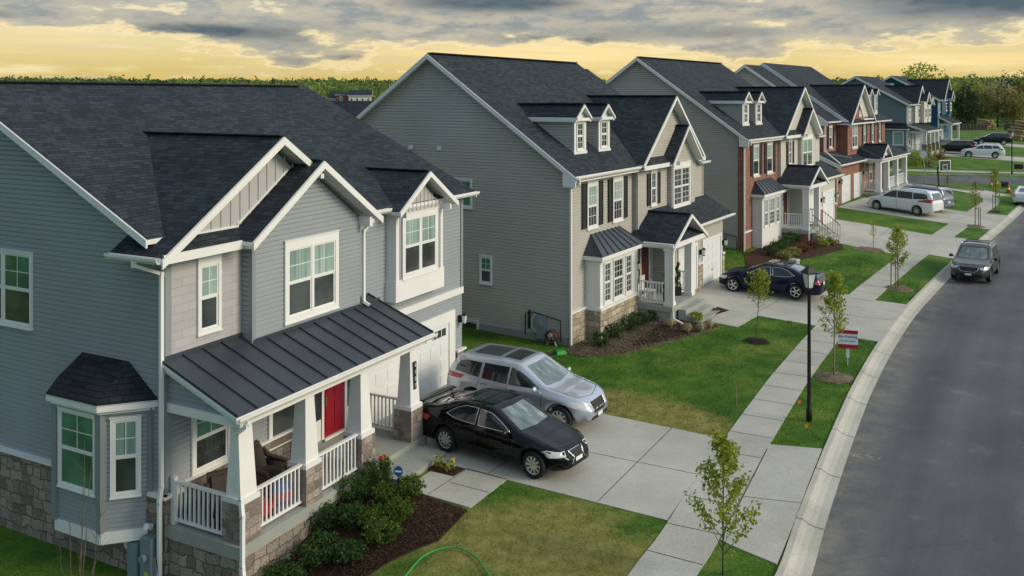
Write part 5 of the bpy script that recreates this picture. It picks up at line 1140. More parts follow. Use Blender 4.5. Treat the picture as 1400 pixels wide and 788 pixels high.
    def seam(pts, axis, rr=.006):
        D = Vector({'L': (0, -1, 0), 'R': (0, 1, 0), 'T': (0, 0, -1)}[axis]); P = []
        for a, b in zip(pts, pts[1:]):
            n = max(2, int(math.hypot(b[0] - a[0], b[1] - a[1]) / .06))
            for j in range(n):
                u, v = a[0] + (b[0] - a[0]) * j / n, a[1] + (b[1] - a[1]) * j / n; P.append(hit((u, v, 4) if axis == 'T' else (u, -D.y * 5, v), D)[0])
        return P
    # glass
    for poly in spec['side']:
        for ax in 'LR': patch('side_window', poly, ax, 'glass_car', rim=spec.get('rim'))
    patch('windshield', spec['wind'], 'T', 'glass_wind', .008); patch('rear_window', spec['rear'], spec.get('rear_axis', 'T'), 'glass_car', .008)
    for poly in spec.get('sun', []): patch('sunroof', poly, 'T', 'glass_car', .006)
    # lamps, grille, plates
    for s in (1, -1):
        m = lambda P: [(a * s, b) for a, b in P]
        dF = (-1, -.75 * s, 0); dB = (1, -.75 * s, 0)
        # outlines are given across the corner (distance along the corner's face, height)
        patch('headlight', m(spec['head']), (-1, -.9 * s, 0), 'head_glass', .008, cuts=5); patch('taillight', m(spec['tail_l']), (1, -.9 * s, 0), 'tail_glass', .008, cuts=5)
    patch('grille', spec['grille'], 'F', 'plastic_black', .008, rim='chrome', rim_r=.011); patch('lower_intake', spec['intake'], 'F', 'plastic_black', .006)
    pz = spec.get('plate', .45)
    if spec.get('front_plate', True): patch('license_plate', [(-.15, pz - .05), (.15, pz - .05), (.15, pz + .05), (-.15, pz + .05)], 'F', 'sign_white', .02)
    rz = spec.get('rplate', .72); patch('license_plate', [(-.15, rz - .07), (.15, rz - .07), (.15, rz + .07), (-.15, rz + .07)], 'B', 'sign_white', .015)
    patch('rear_bumper_trim', [(-W * .36, sill + .04), (W * .36, sill + .04), (W * .36, sill + .14), (-W * .36, sill + .14)], 'B', 'plastic_black', .008)
    if detail:
        sm = MB()
        for ax in 'LR':
            for ln in spec['seams']: sm.tube(seam(ln, ax), .007, 4)
        for ln in spec.get('top_seams', []): sm.tube(seam(ln, 'T'), .008, 4)
        sm.build('panel_gap', 'plastic_black', body, uv=False)
        for x, z in spec['handles']:
            for s in (1, -1):
                p, n = hit((x, 5 * s, z), (0, -s, 0)); q = MB(); q.bar(p + Vector((-.11, .03 * s, 0)), p + Vector((.11, .03 * s, 0)), .03, .032); q.bar(p + Vector((-.09, 0, 0)), p + Vector((-.09, .03 * s, 0)), .02, .02); q.bar(p + Vector((.09, 0, 0)), p + Vector((.09, .03 * s, 0)), .02, .02); q.build('door_handle', spec.get('handle_mat', paint), root, uv=False)
    # mirrors
    mx, mz = spec['mirror']
    for s in (1, -1):
        p, n = hit((mx, 5 * s, mz - .04), (0, -s, 0)); q = MB()
        q.bar(p, p + Vector((0, .12 * s, .03)), .06, .04); c = p + Vector((0, .19 * s, .05)); M = Matrix.Diagonal((.55, 1, .75, 1)); q.lathe([(.001, -.11), (.07, -.09), (.105, -.03), (.105, .03), (.07, .09), (.001, .11)], tuple(c), 10, 0, Matrix.Rotation(R(90), 4, 'X') @ Matrix.Diagonal((.62, .8, 1, 1))); q.build('mirror', paint, root, True, uv=False)
    for z0 in spec.get('rails', []):
        for s in (1, -1):
            P = [hit((x, s * HW * (roofw + .10), 4), (0, 0, -1))[0] + Vector((0, 0, .05)) for x in np.linspace(z0[0], z0[1], 9)]; P = [P[0] - Vector((0, 0, .05))] + P + [P[-1] - Vector((0, 0, .05))]; q = MB(); q.tube(P, .022, 6); q.build('roof_rail', spec.get('rail_mat', 'steel'), root, True, uv=False)
        if len(z0) > 2:
            for x in z0[2:]: q = MB(); q.bar((x, -HW * (roofw + .1), zt(x) + .05), (x, HW * (roofw + .1), zt(x) + .05), .05, .03); q.build('crossbar', 'plastic_black', root)
    # wheels
    tp = [(r * .66, -.10), (r * .90, -.112), (r * .985, -.085), (r, -.05), (r, .05), (r * .985, .085), (r * .90, .112), (r * .66, .10)]
    tm = MB(); tm.lathe(tp, n=28, M=Matrix.Rotation(R(90), 4, 'X'), cap=False); rm = MB(); RX = Matrix.Rotation(R(90), 4, 'X')
    rm.lathe([(r * .60, .02), (r * .60, -.085), (r * .68, -.095), (r * .68, .09)], n=28, M=RX, cap=False); rm.lathe([(.001, .02), (r * .6, .02)], n=24, m=1, M=RX); rm.lathe([(.001, -.075), (r * .12, -.07), (r * .14, -.03)], n=12, M=RX)
    ns = spec.get('spokes', 5)
    for i in range(ns):
        t = 2 * math.pi * i / ns
        for dt in ((-.13, .13) if spec.get('split') else (0,)):
            rm.bar((r * .10 * math.cos(t), -.062 * -1, r * .10 * math.sin(t)), (r * .62 * math.cos(t + dt), .075, r * .62 * math.sin(t + dt)), r * (.10 if spec.get('split') else .17), .03, up=(0, 1, 0))
    # the outer face of the rim is +y here; right-hand wheels are turned round
    rme = None
    for x in (xf, xr):
        for s in (1, -1):
            if rme is None:
                w = rm.build('wheel', ['rim', 'plastic_black'], root, uv=False); t = tm.build('tyre', 'tyre', w, True, uv=False); rme, tme = w.data, t.data
            else:
                w = bpy.data.objects.new('wheel', rme); COL.objects.link(w); w.parent = root; t = bpy.data.objects.new('tyre', tme); COL.objects.link(t); t.parent = w
            w.location = (x, s * (HW - .135), r); w.rotation_euler = (0, 0, 0 if s > 0 else math.pi)
    for ex in spec.get('extra', []): ex(root, hit, patch, zt)
    return root

SEDAN = dict(L=4.90, W=1.82, H=1.45, wb=2.82, fo=.95, r=.335, roofw=.58,
    top=[(-2.46, .62), (-2.42, .98), (-2.30, 1.08), (-1.85, 1.12), (-.95, 1.40), (-.20, 1.45), (.15, 1.44), (1.00, 1.02), (1.25, .96), (2.05, .80), (2.30, .70), (2.44, .50)],
    belt=[(-2.45, .90), (-1.5, .95), (0, .92), (1.0, .90), (2.0, .76), (2.45, .55)],
    side=[[(-.98, .97), (-.28, .945), (-.24, 1.335), (-.62, 1.335), (-.92, 1.24), (-1.25, 1.05)], [(-.18, .945), (.86, .955), (.55, 1.13), (.20, 1.30), (-.16, 1.335)]], rim='chrome',
    wind=[(1.02, -.62), (1.10, 0), (1.02, .62), (.30, .50), (.34, 0), (.30, -.50)], rear=[(-1.80, -.55), (-1.86, 0), (-1.80, .55), (-1.02, .46), (-.98, 0), (-1.02, -.46)],
    sun=[[(-.75, -.44), (-.75, .44), (-.34, .45), (-.34, -.45)], [(-.30, -.45), (-.30, .45), (.10, .44), (.10, -.44)]],
    head=[(-.28, .60), (.12, .58), (.48, .68), (.20, .745), (-.26, .69)], tail_l=[(-.22, .74), (.30, .76), (.36, .88), (-.14, .92)],
    grille=[(-.30, .66), (-.20, .52), (-.40, .26), (.40, .26), (.20, .52), (.30, .66)], intake=[(-.72, .24), (-.45, .24), (-.48, .38), (-.72, .36)],
    seams=[[(.95, .88), (.92, .40), (.75, .26)], [(-.22, .94), (-.25, .28)], [(-1.15, .96), (-1.22, .66), (-1.02, .40), (-.95, .27)], [(.75, .26), (-.95, .27)]], top_seams=[[(1.14, -.66), (1.95, -.60), (2.12, 0), (1.95, .60), (1.14, .66)], [(-1.88, -.60), (-2.38, -.58), (-2.38, .58), (-1.88, .60)]],
    handles=[(.05, .80), (-.95, .83)], mirror=(.80, .99), spokes=10, nose=.34)
def spoiler(root, hit, patch, zt):
    q = MB(); q.bar((-2.26, -.72, 1.15), (-2.26, .72, 1.15), .20, .03)
    for s in (-.6, .6): q.bar((-2.26, s, 1.06), (-2.26, s, 1.15), .05, .05)
    q.build('spoiler', 'paint_black', root)
LEXUS = dict(SEDAN, L=4.70, fo=.80, nose=.44, extra=[spoiler])
BMW = dict(SEDAN, L=4.70, W=1.85, H=1.47, wb=2.89, fo=.76, r=.345, spokes=5, split=False, grille=[(-.36, .68), (-.36, .50), (-.04, .48), (.04, .48), (.36, .50), (.36, .68)], nose=.34,
    top=[(-2.43, .62), (-2.40, .98), (-2.28, 1.06), (-1.75, 1.10), (-1.0, 1.38), (-.25, 1.47), (.15, 1.455), (.98, 1.06), (1.2, 1.0), (2.05, .86), (2.30, .76), (2.41, .52)])
SUV = dict(L=4.99, W=1.96, H=1.74, wb=2.90, fo=.93, r=.375, sill=.30, roofw=.60,
    top=[(-2.49, .70), (-2.47, 1.05), (-2.38, 1.20), (-2.02, 1.66), (-1.80, 1.71), (-.40, 1.74), (.20, 1.70), (1.02, 1.20), (1.22, 1.12), (2.05, .98), (2.34, .86), (2.48, .58)],
    belt=[(-2.48, 1.08), (-1.6, 1.12), (0, 1.06), (1.0, 1.04), (2.0, .92), (2.48, .62)],
    side=[[(-1.98, 1.22), (-1.12, 1.13), (-1.05, 1.55), (-1.55, 1.56), (-1.80, 1.52), (-1.92, 1.38)], [(-1.02, 1.12), (-.16, 1.085), (-.10, 1.56), (-.95, 1.56)], [(-.10, 1.085), (.93, 1.10), (.62, 1.30), (.28, 1.48), (.0, 1.56), (-.04, 1.56)]], rim=None,
    wind=[(1.04, -.68), (1.14, 0), (1.04, .68), (.34, .55), (.38, 0), (.34, -.55)], rear=[(-.62, 1.16), (.62, 1.16), (.52, 1.56), (-.52, 1.56)], rear_axis='B',
    sun=[[(-1.55, -.46), (-1.55, .46), (-.62, .48), (-.62, -.48)], [(-.48, -.48), (-.48, .48), (.06, .46), (.06, -.46)]],
    head=[(-.26, .74), (.12, .72), (.50, .84), (.22, .90), (-.26, .84)], tail_l=[(-.30, 1.00), (.42, 1.02), (.46, 1.14), (-.20, 1.16)],
    grille=[(-.42, .82), (-.34, .52), (.34, .52), (.42, .82)], intake=[(-.60, .34), (.60, .34), (.52, .45), (-.52, .45)],
    seams=[[(1.02, 1.0), (1.0, .50), (.84, .34)], [(-.13, 1.06), (-.16, .34)], [(-1.08, 1.10), (-1.22, .78), (-1.02, .46)], [(.84, .34), (-.98, .36)]], top_seams=[[(1.14, -.74), (1.98, -.66), (2.14, 0), (1.98, .66), (1.14, .74)]],
    handles=[(.10, .96), (-.90, 1.0)], handle_mat='chrome', mirror=(.86, 1.13), spokes=10, nose=.30, rails=[(-1.85, .05)])
WAGON = dict(SUV, L=4.82, W=1.84, H=1.66, wb=2.745, fo=.96, r=.345, sill=.28, top=[(-2.40, .66), (-2.38, 1.0), (-2.28, 1.16), (-1.95, 1.58), (-1.7, 1.62), (-.35, 1.64), (.2, 1.60), (1.0, 1.10), (1.22, 1.02), (2.0, .92), (2.28, .82), (2.40, .56)],
    belt=[(-2.4, 1.0), (-1.5, 1.04), (0, 1.0), (1.0, .98), (2.0, .86), (2.4, .60)], sun=[[(-.45, -.46), (-.45, .46), (.05, .46), (.05, -.46)]], spokes=5,
    side=[[(-1.88, 1.12), (-1.10, 1.06), (-1.03, 1.47), (-1.5, 1.48), (-1.75, 1.40)], [(-1.0, 1.05), (-.16, 1.03), (-.10, 1.48), (-.95, 1.48)], [(-.10, 1.03), (.93, 1.04), (.62, 1.22), (.26, 1.40), (.0, 1.48), (-.04, 1.48)]],
    grille=[(-.46, .80), (-.40, .64), (-.28, .58), (.28, .58), (.40, .64), (.46, .80)], intake=[(-.62, .32), (.62, .32), (.55, .48), (-.55, .48)], rear=[(-.60, 1.10), (.60, 1.10), (.50, 1.48), (-.50, 1.48)], head=[(-.24, .70), (.10, .68), (.44, .78), (.20, .84), (-.24, .80)], tail_l=[(-.2, .95), (.42, .97), (.44, 1.1), (-.2, 1.12)], handles=[(.10, .90), (-.90, .93)], mirror=(.84, 1.07), rails=[(-1.7, .05, -1.2, -.25)], handle_mat='paint_graygreen')
VAN = dict(SUV, L=5.08, W=1.98, H=1.78, wb=3.03, fo=.95, r=.345, sill=.26, top=[(-2.53, .66), (-2.52, 1.10), (-2.46, 1.30), (-2.28, 1.70), (-2.1, 1.75), (-.5, 1.78), (.35, 1.74), (1.35, 1.20), (1.62, 1.08), (2.15, .94), (2.40, .80), (2.53, .54)],
    belt=[(-2.53, 1.06), (-1.5, 1.08), (0, 1.04), (1.2, 1.02), (2.0, .90), (2.53, .58)], sun=[], spokes=7,
    side=[[(-2.20, 1.22), (-1.15, 1.13), (-1.10, 1.58), (-1.9, 1.58), (-2.1, 1.52)], [(-1.10, 1.13), (.02, 1.10), (.06, 1.60), (-1.05, 1.60)], [(.07, 1.10), (1.22, 1.10), (.85, 1.34), (.45, 1.56), (.11, 1.60)]],
    wind=[(1.42, -.68), (1.55, 0), (1.42, .68), (.50, .56), (.54, 0), (.50, -.56)], rear=[(-.68, 1.14), (.68, 1.14), (.60, 1.62), (-.60, 1.62)], tail_l=[(-.20, .98), (.62, .98), (.66, 1.06), (.10, 1.22), (-.2, 1.22)], handles=[(.18, .98), (-.10, .98)], mirror=(1.12, 1.12), rails=[(-2.0, -.1)], rail_mat='plastic_black', handle_mat='paint_white',
    seams=[[(1.2, 1.0), (1.18, .40), (1.05, .30)], [(.04, 1.06), (.0, .30)], [(-1.12, 1.06), (-1.15, .5), (-1.05, .32)], [(1.05, .30), (-1.05, .32)], [(-1.15, 1.0), (-2.3, 1.05)]], top_seams=[[(1.6, -.7), (2.05, -.62), (2.2, 0), (2.05, .62), (1.6, .7)]])
XSUV = dict(SUV, L=4.75, W=1.93, H=1.68, wb=2.86, fo=.86, r=.37, sun=[], rails=[(-1.7, .05)], spokes=10, top=[(-2.37, .70), (-2.35, 1.02), (-2.26, 1.16), (-1.92, 1.60), (-1.7, 1.64), (-.4, 1.68), (.2, 1.64), (1.0, 1.16), (1.2, 1.10), (1.95, .98), (2.22, .86), (2.36, .58)], handle_mat='paint_white',
    side=[[(-1.85, 1.18), (-1.08, 1.12), (-1.02, 1.50), (-1.5, 1.50), (-1.72, 1.42)], [(-1.0, 1.11), (-.16, 1.085), (-.10, 1.52), (-.95, 1.51)], [(-.10, 1.085), (.93, 1.10), (.62, 1.28), (.28, 1.44), (.0, 1.52), (-.04, 1.52)]])

def place(front, rear, side):
    """centre and heading from where the two wheels of one side stand; side = which side is nearest (+1 left, -1 right)"""
    f, b = Vector(front), Vector(rear); d = (f - b).normalized(); n = Vector((-d.y, d.x)); c = (f + b) / 2 - n * side * .80; return c, math.atan2(d.y, d.x), d
def put(fn_name, label, spec, front, rear, side, paint, **k):
    c, hd, d = place(front, rear, side); c = c + d * (spec['fo'] + spec['wb'] / 2 - spec['L'] / 2)
    return car(fn_name, label, spec, (c.x, c.y, tz(c.x, c.y) + .022 + k.pop('dz', 0)), hd, paint, **k)
put('parked_car', 'glossy black sedan with a rear spoiler, nearest car on the driveway', LEXUS, (.54, 22.12), (-1.73, 23.75), -1, 'paint_black', cat='car')
put('parked_car', 'silver SUV with two dark sunroof panels beside the black sedan', dict(SUV, H=1.71, rails=[], L=4.80, fo=.83, nose=.44, tail=.24), (1.42, 25.15), (-1.15, 26.67), -1, 'paint_silver', cat='car')
put('parked_car', 'dark blue sedan with bright five spoke wheels, nose to a garage', BMW, (10.47, 41.78), (12.72, 40.37), 1, 'paint_navy', cat='car')
_w = Vector((23.25, 45.15)); _hd = math.atan2(-math.cos(R(35.5)), -math.sin(R(35.5))); _wc = _w + Vector((math.sin(R(35.5)), math.cos(R(35.5)))) * 1.40
car('parked_car', 'gray green wagon parked at the kerb facing the camera', WAGON, (_wc.x, _wc.y, tz(_wc.x, _wc.y) - .105), _hd, 'paint_graygreen', cat='car')
put('parked_car', 'white minivan in front of the brick house', VAN, (27.1, 66.2), (29.0, 63.85), 1, 'paint_white', cat='car', pitch=-.03)
put('parked_car', 'blue gray minivan half hidden behind the white minivan', VAN, (28.9, 68.3), (30.8, 65.95), 1, 'paint_bluegray', cat='car', pitch=-.03)
far_drive_cars = [((55.31, 108.14), (58.0, 107.0), 'paint_white', 'white SUV in front of the slate gray house'), ((67.3, 127.94), (69.9, 126.9), 'paint_darkblue', 'dark blue SUV on the farthest driveway, nose to the left'), ((54.0, 112.0), (56.7, 110.9), 'paint_black', 'black SUV behind the front of the white SUV, near the slate gray house')]
for f_, r_, p_, l_ in far_drive_cars: put('parked_car', l_, dict(XSUV, handle_mat=p_), f_, r_, 1, p_, cat='car', detail=False)
_q = Vector((41.8, 72.2)); car('parked_car', 'white sedan cut off by the right edge of the picture', BMW, (_q.x, _q.y, tz(_q.x, _q.y) - .10), math.atan2(math.cos(SA), math.sin(SA)), 'paint_white', cat='car', detail=False)
for s0, s1, d0, d1 in (): pass
def strip_drive(a, b, w): 
    a, b = Vector(a), Vector(b); t = (b - a).normalized(); n = Vector((-t.y, t.x)) * w / 2; drape('driveway', [tuple(a + n), tuple(b + n), tuple(b - n), tuple(a - n)], .02, 'concrete', edge=2.5)
strip_drive((51.5, 112.6), (76, 101.0), 6.4); strip_drive((63, 131.5), (90, 119.6), 5.5)

# ------------------------------------------------------------------ planting
rng = np.random.default_rng(11)
def tris(c, size, rg, k=4, flat=.0):
    """one small randomly turned leaf (k-gon) at each centre"""
    n = len(c); a = rg.normal(size=(n, 3)); a /= np.linalg.norm(a, axis=1)[:, None]; b = rg.normal(size=(n, 3))
    if flat: a[:, 2] *= 1 - flat; b[:, 2] *= 1 - flat; a /= np.linalg.norm(a, axis=1)[:, None]
    b -= (b * a).sum(1)[:, None] * a; b /= np.linalg.norm(b, axis=1)[:, None]; s = (size * rg.uniform(.65, 1.35, n))[:, None] if np.ndim(size) == 0 else (size * rg.uniform(.65, 1.35, n))[:, None]
    if k == 4: P = np.stack([c - a * s * .9, c + b * s * .5, c + a * s * .9, c - b * s * .5], 1)
    else: P = np.stack([c - a * s * .7 - b * s * .5, c + a * s * .9, c + b * s * .7], 1)
    return P.reshape(-1, 3)
def blob(n, rg, rx, ry, rz, clump=6, shell=.55):
    """points of an uneven crown: a few clumps inside an ellipsoid, each a small cloud"""
    m = max(3, n // clump); d = rg.normal(size=(m, 3)); d /= np.linalg.norm(d, axis=1)[:, None]; r = rg.uniform(shell, 1, m) ** .6 * rg.uniform(.8, 1.12, m)
    c = d * r[:, None]; p = np.repeat(c, clump, 0) + rg.normal(scale=.10, size=(m * clump, 3)); return p * np.array([rx, ry, rz])
def sapling(label, loc, h, rg_seed, crown0, width, leaves, leaf=.06, mat='leaf_maple', trunk_r=.022, stakes=0, bark='bark', group=None, tops=1.0, name='sapling'):
    rg = np.random.default_rng(rg_seed); z0 = tz(*loc); t = thing(name, label, 'tree', (*loc, z0), 0, group); tr = MB()
    bend = rg.normal(scale=.03, size=2); pts = [(bend[0] * i * .4, bend[1] * i * .3, h * i / 7 - (.05 if i == 0 else 0)) for i in range(8)]
    tr.tube(pts, [trunk_r * (1 - .80 * i / 7) for i in range(8)], 6); C = []
    nb = 26
    for i in range(nb):
        f = i / (nb - 1); zb = h * (crown0 + (.93 - crown0) * f); az = i * 2.4 + rg.uniform(-.4, .4); ln = width * (.55 + .6 * math.sin(math.pi * min(1, .18 + f * .85)) ** 1.2) * (1.0 - .55 * f) * rg.uniform(.7, 1.25)
        up = rg.uniform(1.0, 2.1); k = int(zb / h * 7); b0 = Vector(pts[min(k, 7)]); b0.z = zb; d = Vector((math.cos(az), math.sin(az), up)).normalized()
        P = [b0, b0 + d * ln * .5 + Vector((0, 0, -.01)), b0 + d * ln + Vector((0, 0, ln * .15))]; tr.tube(P, [trunk_r * .38, trunk_r * .22, trunk_r * .1], 4)
        m = max(2, int(leaves / nb)); tt = rg.uniform(.12, 1.08, m) ** .55
        for q in tt: C.append(np.array(b0 + d * ln * q) + rg.normal(scale=.045, size=3))
    tr.build('trunk', bark, t, True, uv=False); C = np.array(C); c2 = np.repeat(C, 3, 0) + rg.normal(scale=leaf * .75, size=(len(C) * 3, 3))
    arr_mesh('crown', tris(c2, leaf * .8, rg), len(c2), 4, mat, t, rg.uniform(0, 1, len(c2)))
    for i in range(stakes):
        a = rg.uniform(0, 6.28) + i * math.pi; mb = MB(); mb.tube([(math.cos(a) * .32, math.sin(a) * .32, -.05), (math.cos(a) * .32, math.sin(a) * .32, 1.35)], .026, 6); o = mb.build('stake', 'stake_wood', t, uv=False)
        mb = MB(); mb.tube([(math.cos(a) * .32, math.sin(a) * .32, 1.2), (0, 0, 1.24)], .008, 4); mb.build('tie', 'black_metal', o, uv=False)
    return t
def mound(name, loc, r, h, mat, seed=1):
    rg = np.random.default_rng(seed); mb = MB(); n = 18; rad = [r * rg.uniform(.82, 1.15) for _ in range(n)]
    for j in range(n):
        a, b = 2 * math.pi * j / n, 2 * math.pi * (j + 1) / n; p = [(loc[0] + rad[j] * math.cos(a), loc[1] + rad[j] * math.sin(a)), (loc[0] + rad[(j + 1) % n] * math.cos(b), loc[1] + rad[(j + 1) % n] * math.sin(b))]
        i = [(loc[0] + (x - loc[0]) * .55, loc[1] + (y - loc[1]) * .55) for x, y in p]; z = [tz(x, y) for x, y in p]; c = tz(*loc)
        mb.poly([(*p[0], z[0] + .012), (*p[1], z[1] + .012), (*i[1], c + h * .75), (*i[0], c + h * .75)]); mb.poly([(*i[0], c + h * .75), (*i[1], c + h * .75), (*loc, c + h)])
    return tag(mb.build(name, mat, uv=False, smooth=True), kind='structure')
SAP = [('young maple nearest the camera, by the first driveway apron', (4.18, 17.69), 2.72, 1, .14, 1.05, 640, .064, 'leaf_maple', .022, 0, 'bark'),
       ('young tree between the black lamp post and the no parking sign', (10.83, 30.02), 3.62, 2, .36, .80, 560, .066, 'leaf_lime', .03, 0, 'bark_pale'),
       ('thin young tree in a ring of black mulch on the second front lawn', (9.38, 34.35), 2.75, 3, .46, .85, 330, .066, 'leaf_maple', .020, 0, 'bark'),
       ('staked young tree on the grass strip short of the gray green wagon', (18.54, 42.84), 3.05, 4, .28, .95, 420, .080, 'leaf_lime', .03, 2, 'bark'),
       ('sparse little tree on the lawn of the house with the red brick left front', (21.19, 52.3), 1.75, 5, .3, .30, 70, .05, 'leaf_lime', .016, 0, 'bark'),
       ('staked young tree on the small grass strip beyond the gray green wagon', (31.38, 60.47), 3.1, 6, .35, .8, 150, .075, 'leaf_olive', .03, 2, 'bark'),
       ('staked young tree on the grass strip left of the white sedan', (36.33, 67.06), 3.3, 7, .35, .9, 260, .075, 'leaf_lime', .035, 2, 'bark'),
       ('nearly leafless young tree between two stakes on the corner lawn', (35.0, 71.6), 2.6, 8, .5, .35, 34, .06, 'leaf_olive', .03, 2, 'bark'),
       ('thin young tree on the lawn in front of the slate gray house', (45.4, 97.2), 3.4, 9, .25, .55, 110, .08, 'leaf_olive', .03, 0, 'bark')]
for a in SAP:
    sapling(*a[:7], leaf=a[7], mat=a[8], trunk_r=a[9], stakes=a[10], bark=a[11], group='young street and lawn trees')
mound('mulch_ring', (10.83, 30.02), .66, .14, 'mulch_pale', 1); mound('mulch_ring', (9.38, 34.35), .52, .10, 'mulch_black', 2); mound('mulch_ring', (18.54, 42.84), .7, .12, 'mulch_pale', 3); mound('mulch_ring', (31.38, 60.47), .6, .12, 'mulch_pale', 4); mound('mulch_ring', (35.0, 71.6), .6, .08, 'mulch', 5); mound('mulch_ring', (20.6, 51.6), .85, .09, 'mulch_pale', 7); mound('mulch_ring', (36.33, 67.06), .5, .08, 'mulch', 8); mound('mulch_ring', (45.4, 97.2), .6, .1, 'mulch', 9)

def shrub(label, loc, r, h, seed, mat='leaf_shrub', n=900, leaf=.038, group=None, name='shrub', cat='shrub'):
    rg = np.random.default_rng(seed); t = thing(name, label, cat, (*loc, tz(*loc)), 0, group); p = blob(n, rg, r, r * rg.uniform(.85, 1.1), h * .55, 9, .35); p[:, 2] += h * .52
    st = MB()
    for i in range(7): a = rg.uniform(0, 6.28); st.tube([(0, 0, -.03), (math.cos(a) * r * .35, math.sin(a) * r * .35, h * .35), (math.cos(a) * r * .75, math.sin(a) * r * .75, h * .8)], [.014, .009, .003], 4)
    st.build('stem', 'bark', t, True, uv=False); up = rg.uniform(0, 1, len(p)) < .4; p[up] += np.array([0, 0, h * .06])
    arr_mesh('foliage', tris(p, leaf, rg), len(p), 4, mat, t, rg.uniform(0, 1, len(p))); return t
G1 = 'foundation shrubs along the stone porch base'
NEAR = [((-4.85, 18.75), .62, .62, 'dark green shrub nearest the camera, at the low end of the porch bed'), ((-4.15, 19.35), .55, .60, 'dark shrub second from the low end of the porch bed'), ((-3.45, 19.10), .40, .42, 'low green shrub at the lawn edge of the porch bed, left of the hose'),
        ((-4.30, 20.35), .50, .60, 'dark shrub against the stone below the middle porch railing'), ((-3.60, 20.20), .42, .58, 'upright dark shrub in the middle of the porch bed'), ((-3.78, 21.2), .52, .62, 'broad dark shrub against the stone below the right porch railing'),
        ((-3.30, 21.75), .46, .70, 'tall dark shrub beside the flower pot on the step'), ((-2.95, 20.95), .34, .50, 'small bright shrub left of the blue security sign'), ((-2.42, 21.15), .40, .58, 'yellow green shrub right of the blue security sign'),
        ((-3.10, 20.10), .50, .45, 'spreading yellow green shrub in the middle of the porch bed'), ((-2.60, 20.25), .42, .46, 'yellow green shrub nearest the bare mulch'), ((-2.85, 19.55), .48, .44, 'round yellow green shrub nearest the first front lawn')]
for i, (p, r, h, l) in enumerate(NEAR): shrub(l, p, r * .92, h * .78, 40 + i, 'leaf_box' if 'yellow' in l or 'bright' in l else 'leaf_shrub', 1700, .034, G1)
S2 = [((3.35, 33.65), .36, .55, 'dark shrub at the corner of the buff stone bay base'), ((3.95, 34.75), .36, .55, 'second dark shrub along the buff stone bay base'), ((4.72, 35.75), .46, .62, 'large dark shrub at the right end of the buff stone bay base'), ((5.25, 36.55), .42, .50, 'dark shrub before the white porch railing of the tan house'), ((5.9, 37.2), .36, .42, 'low dark shrub right below the porch slab of the tan house'), ((7.6, 37.0), .30, .40, 'pale leafy shrub beside the porch steps of the tan house')]
for i, (p, r, h, l) in enumerate(S2): shrub(l, p, r, h, 60 + i, 'leaf_lime' if 'pale' in l else 'leaf_shrub', 700, .045, 'shrubs in front of the tan house')
S3 = [(14.28, 49.3), (14.89, 50.2), (15.53, 51.2), (16.19, 52.2), (16.75, 53.1), (14.9, 48.6), (15.6, 49.4), (16.5, 50.4), (17.35, 51.4), (18.1, 52.1), (18.9, 52.7)]
D3 = ['nearest the brick corner', 'second from the brick corner', 'in the middle of the white bay', 'at the right end of the white bay', 'right below the porch slab', 'lowest at the lawn edge', 'second along the lawn edge', 'reddish, in the middle of the lawn edge', 'reddish, left of the stair rail', 'yellowish, below the stair rail', 'last before the front walk']
for i, (p, d) in enumerate(zip(S3, D3)): shrub('small shrub of the brick and cream house, ' + d, p, .46, .55 if i < 5 else .42, 80 + i, ('leaf_shrub' if i < 5 else ('leaf_rust' if 'reddish' in d else 'leaf_lime' if 'yellowish' in d else 'leaf_olive')), 420, .06, 'shrubs of the red brick and cream house')
S5 = [((46.2, 99.4), 1.0, 1.1, 'bushy shrub at the porch corner of the slate gray house'), ((47.6, 103.2), 1.1, 1.0, 'brownish shrub along the porch of the slate gray house'), ((50.2, 105.6), 1.0, .8, 'low shrub near the white SUV'), ((44.2, 97.8), 1.5, 1.6, 'big light green bush left of the slate gray porch'), ((42.0, 98.4), 1.5, 1.4, 'light green bush right behind the white porch of the brick house'), ((52.2, 110.2), .9, 1.3, 'dark green shrub by the black SUV')]
for i, (p, r, h, l) in enumerate(S5): shrub(l, p, r, h, 100 + i, 'leaf_rust' if 'brown' in l else 'leaf_lime' if 'light' in l else 'leaf_olive', 700, .10, 'shrubs by the slate gray house')
def tuft(label, loc, seed):
    rg = np.random.default_rng(seed); n = 240; a = rg.uniform(0, 6.28, n); l = rg.uniform(.25, .5, n); o = rg.uniform(.3, 1.0, n) * .34; z = tz(*loc); V = []
    for i in range(n):
        d = np.array([math.cos(a[i]), math.sin(a[i]), 0]); s = np.array([-d[1], d[0], 0]) * .008; b = d * .05; m = d * o[i] * .5 + [0, 0, l[i] * .85]; e = d * o[i] + [0, 0, l[i] * .6]
        V += [b - s, b + s, m]; V += [m - s * .8, m + s * .8, e]
    o_ = arr_mesh('grass_tuft', np.array(V), 2 * n, 3, 'straw', None); o_.location = (*loc, z); return tag(o_, label, 'grass', 'dry grass tufts in the bed of the tan house')
for i, (p, l) in enumerate((((6.97, 35.42), 'dry pale grass tuft nearest the lawn in the black mulch'), ((7.5, 35.5), 'dry pale grass tuft second along the lawn edge of the black mulch'), ((7.95, 35.95), 'dry pale grass tuft beside the front walk'), ((6.4, 36.1), 'dry yellowish grass tuft in the middle of the black mulch'))): tuft(l, p, 120 + i)

